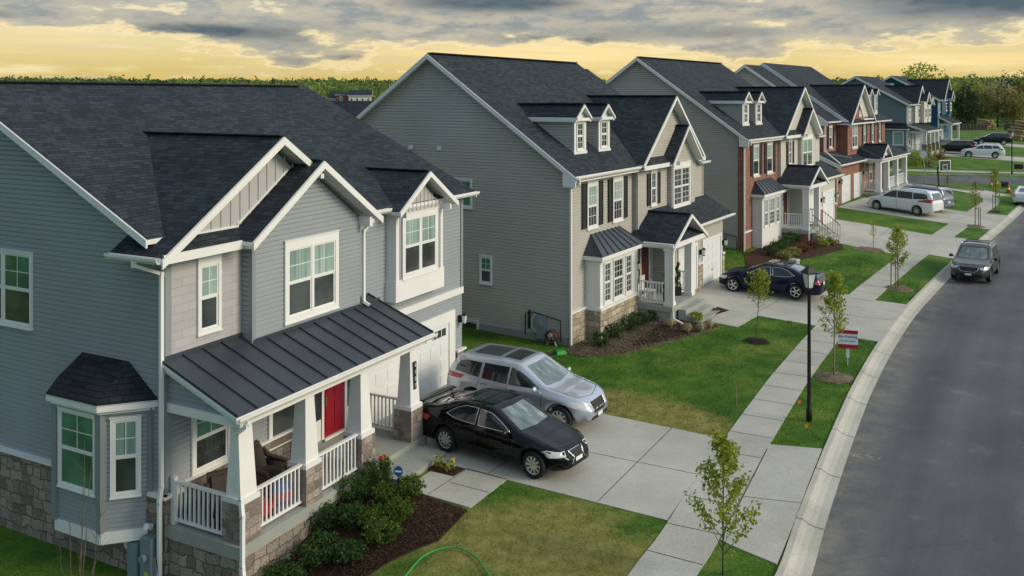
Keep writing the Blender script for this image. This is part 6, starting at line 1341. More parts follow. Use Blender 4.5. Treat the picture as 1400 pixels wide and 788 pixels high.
# mulch beds and the loose chips on them
def wl(u, v): return (O1[0] + u * math.sin(A1) - v * math.cos(A1), O1[1] + u * math.cos(A1) + v * math.sin(A1))
BEDS = []
def bed(name, poly, mat, dz=.03): BEDS.append((poly, dz)); return drape(name, poly, dz, mat, edge=.4)
bed('mulch_bed', [wl(-12.6, -2.05), (-6.2, 16.6), (-4.6, 16.4), (-3.45, 17.75), (-2.58, 18.53), (-1.57, 19.09), (-1.02, 20.40), (-1.75, 20.9), (-2.66, 21.55), (-3.2, 22.2), wl(-7.9, -2.05)], 'mulch')
bed('flower_bed', [(-2.13, 23.18), (-1.19, 22.66), (-1.48, 22.24), (-2.12, 22.58)], 'mulch', .028)
bed('mulch_bed', [(2.2, 33.6), (1.9, 32.8), (2.65, 32.35), (3.73, 32.5), (4.92, 33.31), (6.69, 34.73), (8.46, 36.23), (8.1, 37.0), (7.6, 37.6), (6.7, 37.9), (5.46, 37.4)], 'mulch_pale')
bed('mulch_bed', [(4.4, 33.5), (5.58, 34.1), (6.99, 35.3), (8.4, 36.35), (7.9, 37.2), (7.06, 37.46), (5.94, 36.3), (5.0, 34.8)], 'mulch_black', .036)
bed('mulch_bed', [(12.8, 49.2), (12.17, 46.3), (13.09, 45.8), (15.14, 47.98), (17.06, 49.55), (19.14, 51.5), (19.5, 52.7), (18.2, 54.2), (15, 52)], 'mulch')
bed('mulch_bed', [(8.15, 38.2), (9.05, 39.2), (9.4, 38.68), (8.68, 38.05)], 'mulch', .028)
bed('mulch_bed', [(46.0, 98.4), (49.5, 103.6), (52.6, 107.0), (50, 109), (46.5, 104)], 'mulch')
from mathutils.geometry import tessellate_polygon
def inside(X, Y, poly):
    r = np.zeros(X.shape, bool); n = len(poly)
    for i in range(n):
        (x0, y0), (x1, y1) = poly[i], poly[(i + 1) % n]; c = ((y0 > Y) != (y1 > Y)) & (X < (x1 - x0) * (Y - y0) / (y1 - y0 + 1e-12) + x0); r ^= c
    return r
def chips(poly, dz, n, size, mat):
    P = np.array(poly); lo, hi = P.min(0), P.max(0); X = rng.uniform(lo[0], hi[0], n * 2); Y = rng.uniform(lo[1], hi[1], n * 2); m = inside(X, Y, poly); X, Y = X[m][:n], Y[m][:n]
    c = np.stack([X, Y, terr(X, Y) + dz + .012], 1); o = arr_mesh('wood_chips', tris(c, size, rng, 4, .55), len(c), 4, mat, None, rng.uniform(0, 1, len(c)) ** 2.2); tag(o, kind='stuff')
chips(*BEDS[0], 14000, .028, 'chip'); chips(*BEDS[2], 9000, .045, 'chip_pale'); chips(*BEDS[3], 3500, .035, 'chip')

# bare stems by the side wall, close to the camera
def bare(label, loc, stems, seed, zb):
    rg = np.random.default_rng(seed); t = thing('bare_shrub', label, 'shrub', (*loc, zb)); mb = MB()
    for dx, dy, h in stems:
        P = [Vector((dx * .35, dy * .35, 0))]; 
        for i in range(1, 7): P.append(Vector((dx * (.35 + .65 * (i / 6) ** 1.3) + rg.normal() * .012, dy * (.35 + .65 * (i / 6) ** 1.3) + rg.normal() * .012, h * i / 6)))
        mb.tube(P, [.012, .011, .010, .008, .006, .0045, .002], 5)
        for k in range(4):
            j = rg.integers(2, 6); d = Vector((rg.normal() * .5, rg.normal() * .3, 1)).normalized(); mb.tube([P[j], P[j] + d * rg.uniform(.12, .38)], [.004, .0015], 4)
    mb.build('stem', 'bark', t, True, uv=False); return t
bare('bare thorny stems of a leafless shrub in front of the side bay', (-7.3, 14.9), [(-.35, .1, 1.5), (-.1, 0, 2.35), (.12, .1, 3.1), (.30, 0, 2.9), (.45, .1, 2.2), (.2, -.1, 2.6), (.5, 0, 1.9)], 5, .6)
bare('long leaning bare stem left of the side bay', (-9.3, 16.4), [(-1.4, .2, 1.35), (-.9, .0, .9)], 6, .35)

# lawn blades where the grass is close enough to show them
def boxes_local(O, ang, rects):
    a = R(ang); out = []
    for u0, u1, v0, v1 in rects: out.append([(O[0] + u * math.sin(a) - v * math.cos(a), O[1] + u * math.cos(a) + v * math.sin(a)) for u, v in ((u0, v0), (u1, v0), (u1, v1), (u0, v1))])
    return out
SOLID = boxes_local(O1, 27.6, [(-13.3, .1, -.1, 15), (-12.5, -5.4, -2.2, 0), (-8, -6, -3.1, -2.1)]) + boxes_local((2.183, 33.71), 31.8, [(-.1, 14, -.6, 13), (1.2, 4.9, -.75, 0), (4.8, 14, -2.2, 0), (5.4, 7.8, -3.3, -2)])
def blades():
    V = []; Sh_ = []; Vd = []; Sd = []
    for (x0, x1, y0, y1, dens, hgt, wid) in ((-7, 9.5, 14.5, 24, 620, .060, .011), (-3, 14, 24, 36, 330, .075, .017), (5, 20, 36, 50, 120, .085, .030), (-13, -6, 14, 24, 250, .09, .014)):
        n = int((x1 - x0) * (y1 - y0) * dens); X = rng.uniform(x0, x1, n); Y = rng.uniform(y0, y1, n); dc = dcurb(X, Y)
        ok = (dc > .02) & ~((dc > 1.33) & (dc < 2.57)) & (np.abs(X / Y) < .66)
        for o in list(COL.objects):
            pass
        for poly in FLAT + SOLID: ok &= ~inside(X, Y, poly)
        X, Y = X[ok], Y[ok]; n = len(X); X = X + rng.normal(scale=.022, size=n); Y = Y + rng.normal(scale=.022, size=n); z = terr(X, Y); a = rng.uniform(0, 6.28, n); cl = .8 + .35 * np.sin(X * 5.1 + 1.7 * np.sin(Y * 2.3)) * np.sin(Y * 4.3 + 1.9 * np.sin(X * 1.9)) + .25 * np.sin(X * 13 + Y * 4) * np.sin(Y * 11 - X * 3); h = hgt * rng.uniform(.45, 1.25, n) * np.clip(cl, .35, 1.6); ln = rng.normal(scale=.55, size=(n, 2)) * h[:, None]
        d = np.stack([np.cos(a), np.sin(a), 0 * a], 1) * wid * .5; b = np.stack([X, Y, z - .005], 1); P = np.stack([b - d, b + d, b + np.stack([ln[:, 0], ln[:, 1], h], 1)], 1)
        t = tint_at(X, Y); dry = rng.uniform(0, 1, n) < .04 + .75 * t
        V.append(P[~dry].reshape(-1, 3)); Vd.append(P[dry].reshape(-1, 3))
    V = np.concatenate(V); Vd = np.concatenate(Vd)
    tag(arr_mesh('grass_blades', V, 0, 3, 'blade', None, rng.uniform(0, 1, len(V) // 3)), kind='stuff'); tag(arr_mesh('dry_grass_blades', Vd, 0, 3, 'blade_dry', None, rng.uniform(0, 1, len(Vd) // 3)), kind='stuff')
FLAT += [p for p, _ in BEDS]
blades()

# ------------------------------------------------------------------ woods
def tree(label, loc, h, r, seed, mat, n=900, leaf=.42, name='tree', low=.18, sparse=.35, group=None, clump=9):
    rg = np.random.default_rng(seed); z = tz(*loc); t = thing(name, label, 'tree', (*loc, z), 0, group); tr = MB(); k = [(rg.normal() * .15, rg.normal() * .15, h * i / 5) for i in range(5)]; k[0] = (0, 0, -.3)
    tr.tube(k, [h * .022 * (1 - .17 * i) for i in range(5)], 7); C = []
    for i in range(16):
        f = rg.uniform(.2, .85); a = rg.uniform(0, 6.28); L = r * rg.uniform(.5, 1.0) * (1.1 - f * .55); b = Vector((0, 0, h * f)); e = b + Vector((math.cos(a) * L, math.sin(a) * L, L * rg.uniform(.3, .9))); tr.tube([b, (b + e) / 2 + Vector((0, 0, .1)), e], [h * .008, h * .005, h * .002], 4)
    tr.build('trunk', 'bark', t, True, uv=False); p = blob(n, rg, r, r, h * (1 - low) * .5, clump, sparse); p[:, 2] += h * (1 + low) * .5
    arr_mesh('crown', tris(p, leaf, rg), len(p), 4, mat, t, rg.uniform(0, 1, len(p))); return t
def at(px, D): return ((px - 700) / 1220 * D, D)
TR = [(1322, 192, 9.5, 2.9, 'leaf_dark', 'dark evergreen tree at the edge of the wood behind the navy house'), (1304, 198, 9.8, 3.2, 'leaf_lime', 'yellow green tree behind the navy house porch'), (1343, 200, 9.6, 3.2, 'leaf_lime', 'yellow green tree right of the dark evergreen'), (1364, 196, 10.2, 4.0, 'leaf_tan', 'tan half bare tree above the farthest driveway'), (1386, 194, 8.6, 3.4, 'leaf_olive', 'olive tree right of the tan half bare tree'),
      (1405, 206, 10.8, 3.4, 'leaf_rust', 'rust brown tree at the right edge of the picture'), (1333, 215, 10.4, 3.0, 'leaf_olive', 'olive tree peeping over the dark evergreen'), (1425, 198, 9, 3.5, 'leaf_olive', 'olive tree just outside the right edge'), (1296, 220, 11.5, 3.2, 'leaf_olive', 'olive tree close behind the navy house roof'), (1377, 222, 12, 3.6, 'leaf_dark', 'dark tree in the second row behind the tan half bare tree'), (1352, 226, 12.0, 3.4, 'leaf_forest', 'green tree in the second row above the yellow green tree'), (1395, 230, 12.4, 3.6, 'leaf_forest', 'green tree in the second row at the right edge')]
for i, (px, D, h, r, m, l) in enumerate(TR): tree(l, at(px, D), h, r, 200 + i, m, 1900, .30, group='trees along the edge of the wood', low=.02 if m == 'leaf_dark' else .12, sparse=.3)
tree('tall sparse yellow tree rising behind the navy house', at(1258, 175), 13.8, 4.4, 300, 'leaf_lime', 900, .30, low=.45, clump=10)
def forest():
    V = []; S_ = []; Vf = []; Sf = []
    rg = np.random.default_rng(5)
    rows = [(232, 300, 150, 1.2), (300, 420, 330, .8), (420, 640, 520, .65), (640, 950, 620, .5), (950, 1400, 1300, .4), (1400, 2100, 1500, .32)]
    for d0, d1, n, q in rows:
        az = rg.uniform(-37, 37, n); D = rg.uniform(d0, d1, n)
        for a, dd in zip(az, D):
            x, y = dd * math.sin(R(a)), dd * math.cos(R(a))
            if dd < 330 and (a < 8 or a < 22 and dd < 280): continue
            h = rg.uniform(8, 13.5) if dd < 500 else rg.uniform(11, 14); r = rg.uniform(3, 5.2); k = max(60, int(260 * q)); p = blob(k, rg, r, r, h * .44, 6, .3); p += np.array([x, y, tz(x, y) + h * .50]); t = tris(p, .62 / q ** .75, rg, 4)
            sh = np.clip(rg.normal(rg.uniform(.1, .9), .10, len(p)), 0, 1)
            (V if dd < 640 else Vf).append(t); (S_ if dd < 640 else Sf).append(sh)
    tag(arr_mesh('forest', np.concatenate(V), 0, 4, 'leaf_forest', None, np.concatenate(S_)), kind='stuff'); tag(arr_mesh('far_forest', np.concatenate(Vf), 0, 4, 'leaf_far', None, np.concatenate(Sf)), kind='stuff')
forest()

# ------------------------------------------------------------------ street furniture and small things
def lamp_post(label, loc, h=4.52):
    t = thing('lamp_post', label, 'street lamp', (*loc, tz(*loc)), R(20), 'black lantern lamp posts'); p = MB()
    p.lathe([(.085, -.1), (.085, .35), (.062, .40), (.055, .9), (.045, h - .72), (.06, h - .70), (.06, h - .66)], n=12); p.build('post', 'black_metal', t, True, uv=False)
    c = MB(); zb, zt_ = h - .62, h - .20
    for i, j in ((-1, -1), (1, -1), (1, 1), (-1, 1)): c.bar((i * .085, j * .085, zb), (i * .145, j * .145, zt_), .02, .02)
    c.taper((0, 0), zb - .05, zb, .14, .19); c.taper((0, 0), zt_, zt_ + .03, .36, .36); c.taper((0, 0), zt_ + .03, zt_ + .17, .34, .12); c.taper((0, 0), zt_ + .17, zt_ + .22, .07, .05); c.build('lantern', 'black_metal', t, uv=False)
    g = MB(); g.taper((0, 0), zb, zt_ - .002, .15, .275); g.build('lamp_glass', 'lamp_glass', t, uv=False)
lamp_post('tall black lamp post on the grass strip beside the sidewalk', (8.67, 26.04)); lamp_post('black lamp post far off, right of the white SUV', (51.94, 92.71))
def no_parking():
    x, y = 11.80, 31.35; t = thing('no_parking_sign', 'red and white no parking sign on a white post', 'sign', (x, y, tz(x, y)), R(-14)); p = MB(); p.box(-.055, .055, .0, .05, .28, 1.32); p.bar((0, .025, -.05), (0, .025, .3), .03, .03); p.build('post', 'sign_white', t, uv=False)
    b = MB(); b.box(-.33, .33, -.03, 0, .62, 1.26); s = b.build('sign_panel', 'sign_white', t, uv=False); r = MB(); r.box(-.33, .33, -.036, -.03, 1.13, 1.262); r.box(-.33, .33, -.036, -.03, .618, .76); r.build('sign_band', 'sign_red', s, uv=False)
    X = Matrix.Rotation(R(90), 4, 'X')
    text_mesh('No Parking', .135, Matrix.Translation((0, -.034, 1.03)) @ X, 'sign_navy', 'lettering', s); text_mesh('This Side of Street', .066, Matrix.Translation((0, -.034, .88)) @ X, 'sign_navy', 'lettering', s)
no_parking()
def stop_back():
    x, y = 39.3, 84.6; t = thing('stop_sign', 'leaning stop sign seen from behind at the cross street', 'sign', (x, y, tz(x, y))); t.rotation_euler = (0, R(-7), 0); p = MB(); p.bar((0, 0, -.2), (0, 0, 3.1), .06, .04); p.build('post', 'steel', t, uv=False)
    s = MB(); s.prism([(.38 * math.cos(R(22.5 + 45 * k)), -.03, 2.75 + .38 * math.sin(R(22.5 + 45 * k))) for k in range(8)], (0, .01, 0)); q = s.build('sign_panel', 'steel', t, uv=False)
    f = MB(); f.prism([(.37 * math.cos(R(22.5 + 45 * k)), -.012, 2.75 + .37 * math.sin(R(22.5 + 45 * k))) for k in range(8)], (0, .004, 0)); f.build('sign_face', 'sign_red', q, uv=False)
stop_back()
def hoop():
    x, y = 33.0, 68.75; t = thing('basketball_hoop', 'portable basketball hoop with clear backboard beside the corner lawn', 'basketball hoop', (x, y, tz(x, y) + .02), R(25)); p = MB(); p.bar((0, 0, .1), (0, .25, 3.0), .09, .09); p.bar((0, .2, 2.9), (-.45, -.35, 3.45), .05, .05); p.bar((0, .2, 2.9), (.45, -.35, 3.45), .05, .05); p.bar((0, .1, 2.6), (0, -.38, 2.95), .06, .06); p.build('pole', 'black_metal', t, uv=False)
    b = MB(); b.lathe([(.001, .0), (.56, .0), (.60, .06), (.55, .17), (.3, .22), (.001, .22)], n=18); o = b.build('base', 'util_green', t, True, uv=False); o.scale = (1.1, .8, 1)
    k = MB(); k.box(-.6, .6, -.42, -.40, 2.75, 3.55); q = k.build('backboard', 'glass_dark', t, uv=False); f = MB()
    for a, c, d, e in ((-.62, .62, 2.73, 2.78), (-.62, .62, 3.52, 3.57), (-.62, -.57, 2.78, 3.52), (.57, .62, 2.78, 3.52), (-.25, .25, 3.2, 3.23), (-.25, .25, 2.86, 2.89), (-.25, -.22, 2.89, 3.2), (.22, .25, 2.89, 3.2)): f.box(a, c, -.43, -.395, d, e)
    f.build('backboard_frame', 'white_trim', q, uv=False); r = MB(); r.tube([(.23 * math.cos(a), -.68 + .23 * math.sin(a), 2.87) for a in np.linspace(0, 2 * math.pi, 20)], .012, 5); r.build('rim', 'toy_red', t, uv=False)
    n = MB()
    for i in range(10): a = 2 * math.pi * i / 10; n.tube([(.23 * math.cos(a), -.68 + .23 * math.sin(a), 2.86), (.13 * math.cos(a + .3), -.68 + .13 * math.sin(a + .3), 2.45)], .006, 4)
    n.build('net', 'sign_white', t, uv=False)
hoop()
for (x, y), l in (((43.34, 77.87), 'orange traffic cone nearest the white sedan'), ((43.92, 81.81), 'orange traffic cone left of the staked street tree crown'), ((45.17, 83.12), 'orange traffic cone farthest off on the cross street')):
    t = thing('traffic_cone', l, 'traffic cone', (x, y, tz(x, y) - (0 if y < 79 else .1)), .3, 'orange traffic cones at the corner'); c = MB(); c.lathe([(.17, .04), (.035, .72), (.03, .74)], n=14); c.build('cone', 'flag_orange', t, True, uv=False); b = MB(); b.box(-.2, .2, -.2, .2, 0, .045); b.build('base', 'black_metal', t, uv=False); k = MB(); k.lathe([(.119, .30), (.089, .46)], n=14, cap=False); k.build('collar', 'sign_white', t, True, uv=False)
x, y = 45.2, 81.9; t = thing('trash_bin', 'small black bin by the cross street kerb', 'bin', (x, y, tz(x, y) - .1)); b = MB(); b.taper((0, 0), 0, .55, .40, .5); b.build('bin_body', 'plastic_black', t, uv=False); b = MB(); b.taper((0, 0), .55, .63, .54, .46); b.build('lid', 'plastic_black', t, uv=False)
x, y = 53.6, 94.4; t = thing('yard_sign', 'small black yard sign right of the far lamp post', 'sign', (x, y, tz(x, y)), R(-20)); b = MB(); b.box(-.42, .42, -.02, .02, .35, .85); b.build('sign_panel', 'plastic_black', t, uv=False); b = MB(); b.bar((-.3, 0, -.1), (-.3, 0, .36), .03, .03); b.bar((.3, 0, -.1), (.3, 0, .36), .03, .03); b.build('post', 'steel', t, uv=False)
x, y = 14.29, 45.17; t = thing('utility_box', 'pale green utility box on the lawn behind the dark blue sedan', 'utility box', (x, y, tz(x, y)), R(50)); b = MB(); b.taper((0, 0), -.05, .72, .42, .38); b.taper((0, 0), .72, .80, .46, .38); b.build('cabinet', 'util_green', t, uv=False); b = MB(); b.box(-.12, .12, -.205, -.185, .2, .6); b.build('cabinet_door', 'util_green', t, uv=False)
x, y = 20.9, 47.6
x, y = 6.84, 27.27; tag((lambda m: (m.tube([(x, y, tz(x, y) - .05), (x + .01, y, tz(x, y) + .62)], .018, 6), m.build('survey_stake', 'stake_wood', uv=False))[1])(MB()), 'thin wooden stake standing in the patch of dry lawn', 'stake')
for (x, y), l in (((8.64, 27.02), 'orange marker flag just left of the lamp post foot'), ((8.19, 25.03), 'orange marker flag nearest the first driveway apron')):
    t = thing('marker_flag', l, 'flag', (x, y, tz(x, y)), .4, 'orange marker flags in the grass'); b = MB(); b.tube([(0, 0, -.05), (.05, 0, .26)], .004, 4); b.build('wire', 'steel', t, uv=False); b = MB(); b.prism([(.05, 0, .26), (.17, .02, .24), (.16, .05, .15), (.04, 0, .17)], (0, .003, 0)); b.build('flag', 'flag_orange', t, uv=False)
# painted utility scribble on the road by the lamp post
def chalk():
    mb = MB()
    for P in ([(9.05, 23.75), (9.20, 23.95)], [(9.25, 23.62), (9.18, 23.86), (9.36, 23.95)], [(9.42, 23.66), (9.60, 23.72), (9.44, 23.84), (9.62, 23.94)], [(9.66, 23.60), (9.78, 23.66)]):
        for a, b in zip(P, P[1:]):
            a, b = Vector((*a, tz(*a) - .109)), Vector((*b, tz(*b) - .109)); t = (b - a).normalized(); n = Vector((-t.y, t.x, 0)) * .009; mb.poly([a + n, b + n, b - n, a - n])
    tag(mb.build('road_marking', 'curb_concrete', uv=False), kind='structure')
chalk()
# hose on the first lawn
def hose():
    P = resample([(-2.5, 16.6), (-2.15, 17.5), (-1.81, 18.40), (-1.22, 18.67), (-.75, 18.28), (-.50, 17.72), (-.2, 16.9), (.4, 16.2)], .12); m = MB(); m.tube([(p.x, p.y, tz(p.x, p.y) + .055) for p in P], .018, 7); tag(m.build('garden_hose', 'hose_green', None, True, uv=False), 'bright green garden hose looped on the first front lawn', 'hose')
hose()
x, y = -2.66, 20.9; t = thing('security_sign', 'small blue octagonal security sign among the porch shrubs', 'sign', (x, y, tz(x, y)), R(-10)); b = MB(); b.bar((0, 0, -.05), (0, 0, .62), .02, .02); b.build('post', 'black_metal', t, uv=False); b = MB(); b.prism([(.11 * math.cos(R(22.5 + 45 * k)), -.015, .72 + .13 * math.sin(R(22.5 + 45 * k))) for k in range(8)], (0, .012, 0)); q = b.build('sign_panel', 'sign_blue', t, uv=False); b = MB(); b.box(-.075, .075, -.020, -.015, .70, .74); b.build('sign_band', 'sign_white', q, uv=False)
# flowers
def flowers(label, loc, z, n, r, h, seed, petals, pot=None, cat='flower', name='flower_pot', leafm='leaf_lime', stalk=False):
    rg = np.random.default_rng(seed); t = thing(name, label, cat, (*loc, z)); b = 0
    if pot: m = MB(); m.lathe([(r * .62, 0), (r * .9, pot), (r, pot), (r, pot - .03), (r * .85, pot - .04), (.001, pot - .05)], n=16); m.build('pot', 'pot_dark' if name == 'flower_pot' else 'terracotta', t, True, uv=False); b = pot - .03
    p = blob(n * 3, rg, r, r, h * .5, 5, .3); p[:, 2] += b + h * .5; arr_mesh('foliage', tris(p, .045, rg), len(p), 4, leafm, t, rg.uniform(0, 1, len(p)))
    for k, mt in enumerate(petals): p = blob(n, rg, r * .9, r * .9, h * .35, 4, .6); p[:, 2] += b + h * .75; arr_mesh('blossom', tris(p, .035, rg), len(p), 4, mt, t)
    return t
q = wl(-7.85, -2.45); flowers('dark pot of red flowers on the corner of the front step', q, .15, 60, .15, .22, 1, ['petal_red'], .24)
q = wl(-11.25, -.75); flowers('basket of pink and yellow flowers on the porch by the window', q, .55, 90, .26, .26, 2, ['petal_pink', 'petal_yellow', 'petal_red'], .2, name='flower_basket')
for i, ((x, y), l) in enumerate((((-1.88, 22.72), 'yellow flowering plant nearer the porch in the little bed'), ((-1.55, 22.50), 'yellow flowering plant nearer the walk in the little bed'))): flowers(l, (x, y), tz(x, y) + .03, 30, .15, .34, 4 + i, ['petal_yellow'], name='flowering_plant', cat='plant')
q = wl(-11.25, -.75); t = thing('side_table', 'small dark wicker table under the flower basket', 'table', (*q, .28), R(30)); b = MB(); b.lathe([(.24, .25), (.26, .255), (.26, .27), (.001, .27)], n=18); b.build('table_top', 'wicker', t, uv=False)
for a in range(3): b = MB(); b.bar((.2 * math.cos(a * 2.1), .2 * math.sin(a * 2.1), 0), (.18 * math.cos(a * 2.1), .18 * math.sin(a * 2.1), .25), .035, .035); b.build('leg', 'wicker', t, uv=False)
def chair(label, uv_, rot):
    q = wl(*uv_); t = thing('wicker_chair', label, 'chair', (*q, .285), R(90 - 27.6) + rot, 'dark wicker porch chairs'); b = MB(); b.box(-.36, .36, -.36, .34, .08, .34); b.build('seat', 'wicker', t); b = MB(); b.prism([(-.36, .24, .34), (.36, .24, .34), (.33, .40, .98), (-.33, .40, .98)], (0, .08, .02)); b.build('backrest', 'wicker', t)
    for s in (-1, 1): b = MB(); b.tube([(s * .37, -.34, .36), (s * .40, -.30, .58), (s * .40, .20, .64), (s * .36, .34, .80)], .065, 8); b.box(s * .37 - .05, s * .37 + .05, -.34, .3, .1, .56); b.build('armrest', 'wicker', t, True)
    b = MB(); b.taper((0, -.05), .34, .46, .62, .58, .58, .54); b.build('cushion', 'cushion', t); b = MB(); b.prism([(-.29, .16, .46), (.29, .16, .46), (.27, .30, .92), (-.27, .30, .92)], (0, .09, .02)); b.build('back_cushion', 'cushion', t)
    for i in (-1, 1):
        for j in (-1, 1): b = MB(); b.box(i * .31 - .03, i * .31 + .03, j * .30 - .03, j * .30 + .03, 0, .08); b.build('leg', 'wicker', t)
chair('dark wicker armchair behind the middle porch railing', (-10.15, -.72), 0.15); chair('dark wicker armchair at the left end of the porch', (-11.75, -1.15), -.5)
q = wl(-10.55, -1.55); t = thing('toy_ball', 'big blue and red toy ball behind the porch railing', 'toy', (*q, .28)); b = MB(); b.lathe([(.001, 0), (.14, .04), (.24, .15), (.27, .27), (.24, .39), (.14, .50), (.001, .54)], n=20); b.build('ball', 'toy_blue', t, True, uv=False); b = MB(); b.lathe([(.242, .16), (.274, .27), (.242, .38)], n=20, cap=False); b.build('stripe', 'toy_red', t, True, uv=False)
q = wl(-11.3, -1.62); t = thing('toy_car', 'red ride on toy car behind the left porch railing', 'toy', (*q, .28), R(60)); b = MB(); b.box(-.32, .32, -.17, .17, .10, .30); b.prism([(-.30, -.15, .3), (.05, -.15, .3), (-.02, -.15, .56), (-.26, -.15, .56)], (0, .30, 0)); b.build('body', 'toy_red', t, uv=False)
for i in (-.2, .2):
    for s in (-.19, .19): b = MB(); b.tube([(i, s - .03, .1), (i, s + .03, .1)], .1, 12); b.build('wheel', 'plastic_black', t, uv=False)
q = wl(-6.35, -.55); t = thing('toy_ring', 'red and white ring toy lying by the porch railing', 'toy', (*q, .33), .3); b = MB(); b2 = MB()
for i in range(12): (b if i % 2 else b2).tube([(.22 * math.cos(a), .22 * math.sin(a), .03 + .02 * math.cos(a)) for a in np.linspace(2 * math.pi * i / 12, 2 * math.pi * (i + 1) / 12, 5)], .045, 8)
b.build('stripe', 'toy_red', t, True, uv=False); b2.build('ring', 'sign_white', t, True, uv=False)
# tan house: topiaries, chair, hose reel, drain box
def w2(u, v): a = R(31.8); return (2.183 + u * math.sin(a) - v * math.cos(a), 33.71 + u * math.cos(a) + v * math.sin(a))
for uv_, l in (((7.05, -1.55), 'spiral topiary in a dark pot beside the right porch column'), ((5.62, -1.62), 'spiral topiary in a dark pot beside the left porch column')):
    t = thing('topiary', l, 'plant', (*w2(*uv_), .80), 0, 'spiral topiaries on the tan house porch'); b = MB(); b.taper((0, 0), 0, .36, .24, .32); b.build('pot', 'pot_dark', t, uv=False); C = []
    for s in np.linspace(0, 1, 90): a = s * 13; rr = .17 * (1 - .75 * s); C += [np.array([rr * .7 * math.cos(a), rr * .7 * math.sin(a), .42 + 1.0 * s]) + rng.normal(scale=.05 * (1.2 - .7 * s), size=3) for _ in range(14)]
    C = np.array(C); arr_mesh('foliage', tris(C, .032, rng), len(C), 4, 'leaf_shrub', t, rng.uniform(0, 1, len(C))); b = MB(); b.tube([(0, 0, .3), (0, 0, 1.4)], .014, 6); b.build('stem', 'bark', t, uv=False)
t = thing('porch_chair', 'white slatted porch chair behind the railing of the tan house', 'chair', (*w2(5.6, -.75), .80), R(58.2)); b = MB()
for i in range(5): b.box(-.26 + i * .105, -.18 + i * .105, .22, .25, .4, 1.0)
b.build('backrest', 'white_trim', t, uv=False); b = MB(); b.box(-.28, .28, -.25, .25, .38, .42); b.build('seat', 'white_trim', t, uv=False)
for i in (-1, 1):
    for j in (-1, 1): b = MB(); b.box(i * .25 - .025, i * .25 + .025, j * .22 - .025, j * .22 + .025, 0, .38); b.build('leg', 'white_trim', t, uv=False)
t = thing('hose_reel', 'rust red coiled hose on a wall reel by the tan house corner', 'hose', (*w2(-.30, .62), tz(*w2(-.3, .62))), R(58.2)); b = MB()
for k in range(5): b.tube([(.05 * (k - 2), (.21 + .015 * (k % 2)) * math.cos(a), .36 + .21 * math.sin(a)) for a in np.linspace(0, 2 * math.pi, 22)], .022, 6)
b.build('hose', 'hose_rust', t, True, uv=False); b = MB(); b.tube([(-.16, 0, .42), (.2, 0, .42)], .09, 12); b.bar((0, -.2, 0), (0, 0, .42), .05, .05); b.bar((0, .2, 0), (0, 0, .42), .05, .05); b.build('reel', 'util_green', t, uv=False)
x, y = 1.75, 32.75; t = thing('drain_box', 'low green drain box at the tan house corner', 'drain box', (x, y, tz(x, y)), R(30)); b = MB(); b.taper((0, 0), 0, .13, .42, .34, .30, .24); b.build('box_body', 'hose_green', t, uv=False); b = MB(); b.tube([(-.1, .1, .1), (-.5, .0, .06), (-.9, .2, .05)], .05, 8); b.build('pipe', 'plastic_black', t, True, uv=False)
x, y = 14.0, 44.2
for (x, y), l in (((18.15, 52.75), 'red flower pot at the foot of the stair rail'), ((17.6, 53.6), 'red flower pot on the stairs of the brick and cream house')): flowers(l, (x, y), tz(x, y) + .05, 40, .18, .26, 9, ['petal_red'], .22)

# ------------------------------------------------------------------ things far off
def simple_house(name, label, loc, z0, rz, w, d, ev, rz_, wall, roof='shingle', wins=3):
    h = thing(name, label, 'house', (*loc, z0), rz); b = MB(); b.box(-w / 2, w / 2, 0, d, 0, ev); b.build('wall', wall, h)
    for s in (-1, 1): b = MB(); b.prism([(s * w / 2, 0, ev), (s * w / 2, d, ev), (s * w / 2, d / 2, rz_ - .15)], (-s * .1, 0, 0)); b.build('gable_end', 'siding_cream', h)
    b = MB(); o = .4; slab(b, [(-w / 2 - o, -o, ev), (w / 2 + o, -o, ev), (w / 2 + o, d / 2, rz_), (-w / 2 - o, d / 2, rz_)]); slab(b, [(-w / 2 - o, d / 2, rz_), (w / 2 + o, d / 2, rz_), (w / 2 + o, d + o, ev), (-w / 2 - o, d + o, ev)]); r = b.build('roof', [roof, 'white_trim'], h)
    b = MB()
    for s in (-1, 1): rake(b, (s * (w / 2 + o), -o, ev), (s * (w / 2 + o), d / 2, rz_), .3); rake(b, (s * (w / 2 + o), d / 2, rz_), (s * (w / 2 + o), d + o, ev), .3)
    b.build('fascia', 'white_trim', r)
    for i in range(wins): window(front(0), h, -w / 2 + w * (i + .5) / wins - .5, -w / 2 + w * (i + .5) / wins + .5, ev - 2.0, ev - .5, 1, trim=.12, grid=None)
    return h
simple_house('house', 'house on the next street, only its roof edge seen between the gray and tan houses', (-14.3, 49.3), .2, R(-30), 14, 9.5, 6.3, 9.0, 'siding_cream', wins=0)
simple_house('far_house', 'far white house with a dark hip end, right of the brick one', (-51.5, 302), 3.4, R(8), 7.5, 8, 6.2, 8.0, 'siding_cream', wins=4)
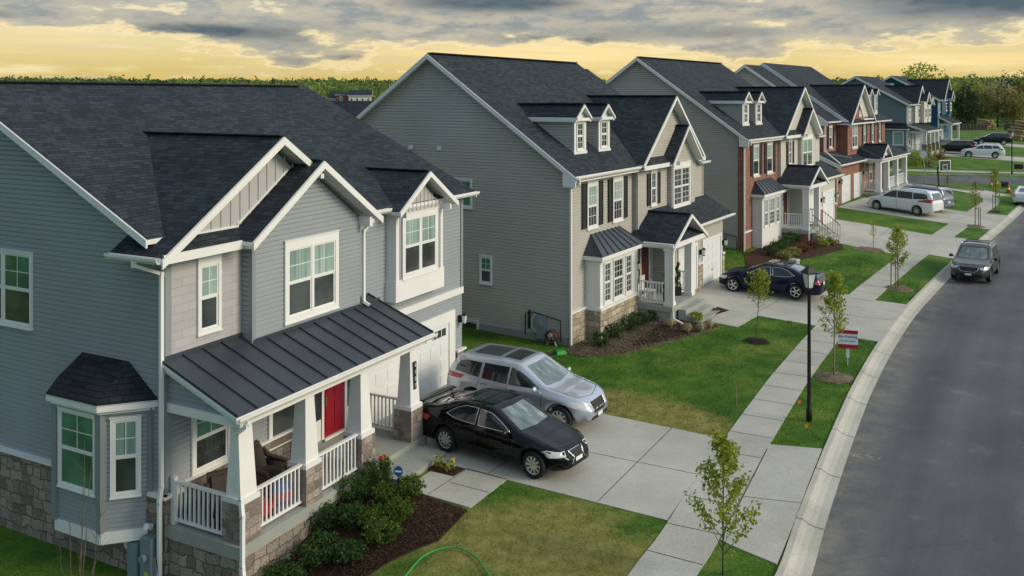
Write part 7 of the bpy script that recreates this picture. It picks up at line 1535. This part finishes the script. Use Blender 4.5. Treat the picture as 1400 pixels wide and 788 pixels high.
simple_house('far_house', 'far small brick fronted house left of the white one', (-57.0, 306), 3.4, R(4), 6.5, 8, 6.4, 7.6, 'far_brick', wins=2)
simple_house('far_house', 'far blue roofed house low at the left of the brick fronted one', (-62.0, 312), 3.4, R(-6), 4.5, 7, 5.2, 7.2, 'siding_cream', wins=2)
def silt(label, a, b, h):
    f = thing('silt_fence', label, 'fence', (*a, tz(*a))); n = 14; m = MB(); pst = MB()
    for i in range(n):
        p, q = lerp(a, b, i / n), lerp(a, b, (i + 1) / n); P = [(p[0] - a[0], p[1] - a[1], tz(*p) - tz(*a)), (q[0] - a[0], q[1] - a[1], tz(*q) - tz(*a))]; m.prism([P[0], P[1], (P[1][0], P[1][1], P[1][2] + h), (P[0][0], P[0][1], P[0][2] + h)], (0, .03, 0)); 
    m.build('fabric', 'silt_fabric', f, uv=False)
    for i in range(n + 1): p = lerp(a, b, i / n); q = MB(); z = tz(*p) - tz(*a); q.bar((p[0] - a[0], p[1] - a[1] - .06, z - .2), (p[0] - a[0], p[1] - a[1] - .06, z + h + .25), .07, .07); q.build('stake', 'stake_wood', f, uv=False)
silt('dark silt fence at the foot of the wood, left stretch', (84, 176), (95, 178.5), 1.0); silt('dark silt fence at the foot of the wood, right stretch', (97.5, 177), (118, 176), 1.2)
def logs(label, loc, n, r, L):
    t = thing('log_pile', label, 'log pile', (*loc, tz(*loc))); m = MB(); rg = np.random.default_rng(int(loc[0])); row = int(n ** .5 * 1.5); k = 0; z = r
    while k < n and row > 0:
        for i in range(row):
            x = (i - row / 2) * 2 * r + rg.normal() * r * .3; m.tube([(x + rg.normal() * .3, -L / 2, z), (x + rg.normal() * .3, L / 2, z + rg.normal() * .1)], r * rg.uniform(.75, 1.1), 8); k += 1
        row -= 1; z += 1.75 * r
    m.build('logs', 'log', t, True, uv=False)
logs('big pile of yellow logs at the right edge beyond the lamp post', (81.5, 142), 34, .24, 4.0); logs('small pile of pale logs below the dark evergreen', (97, 182), 20, .22, 4)
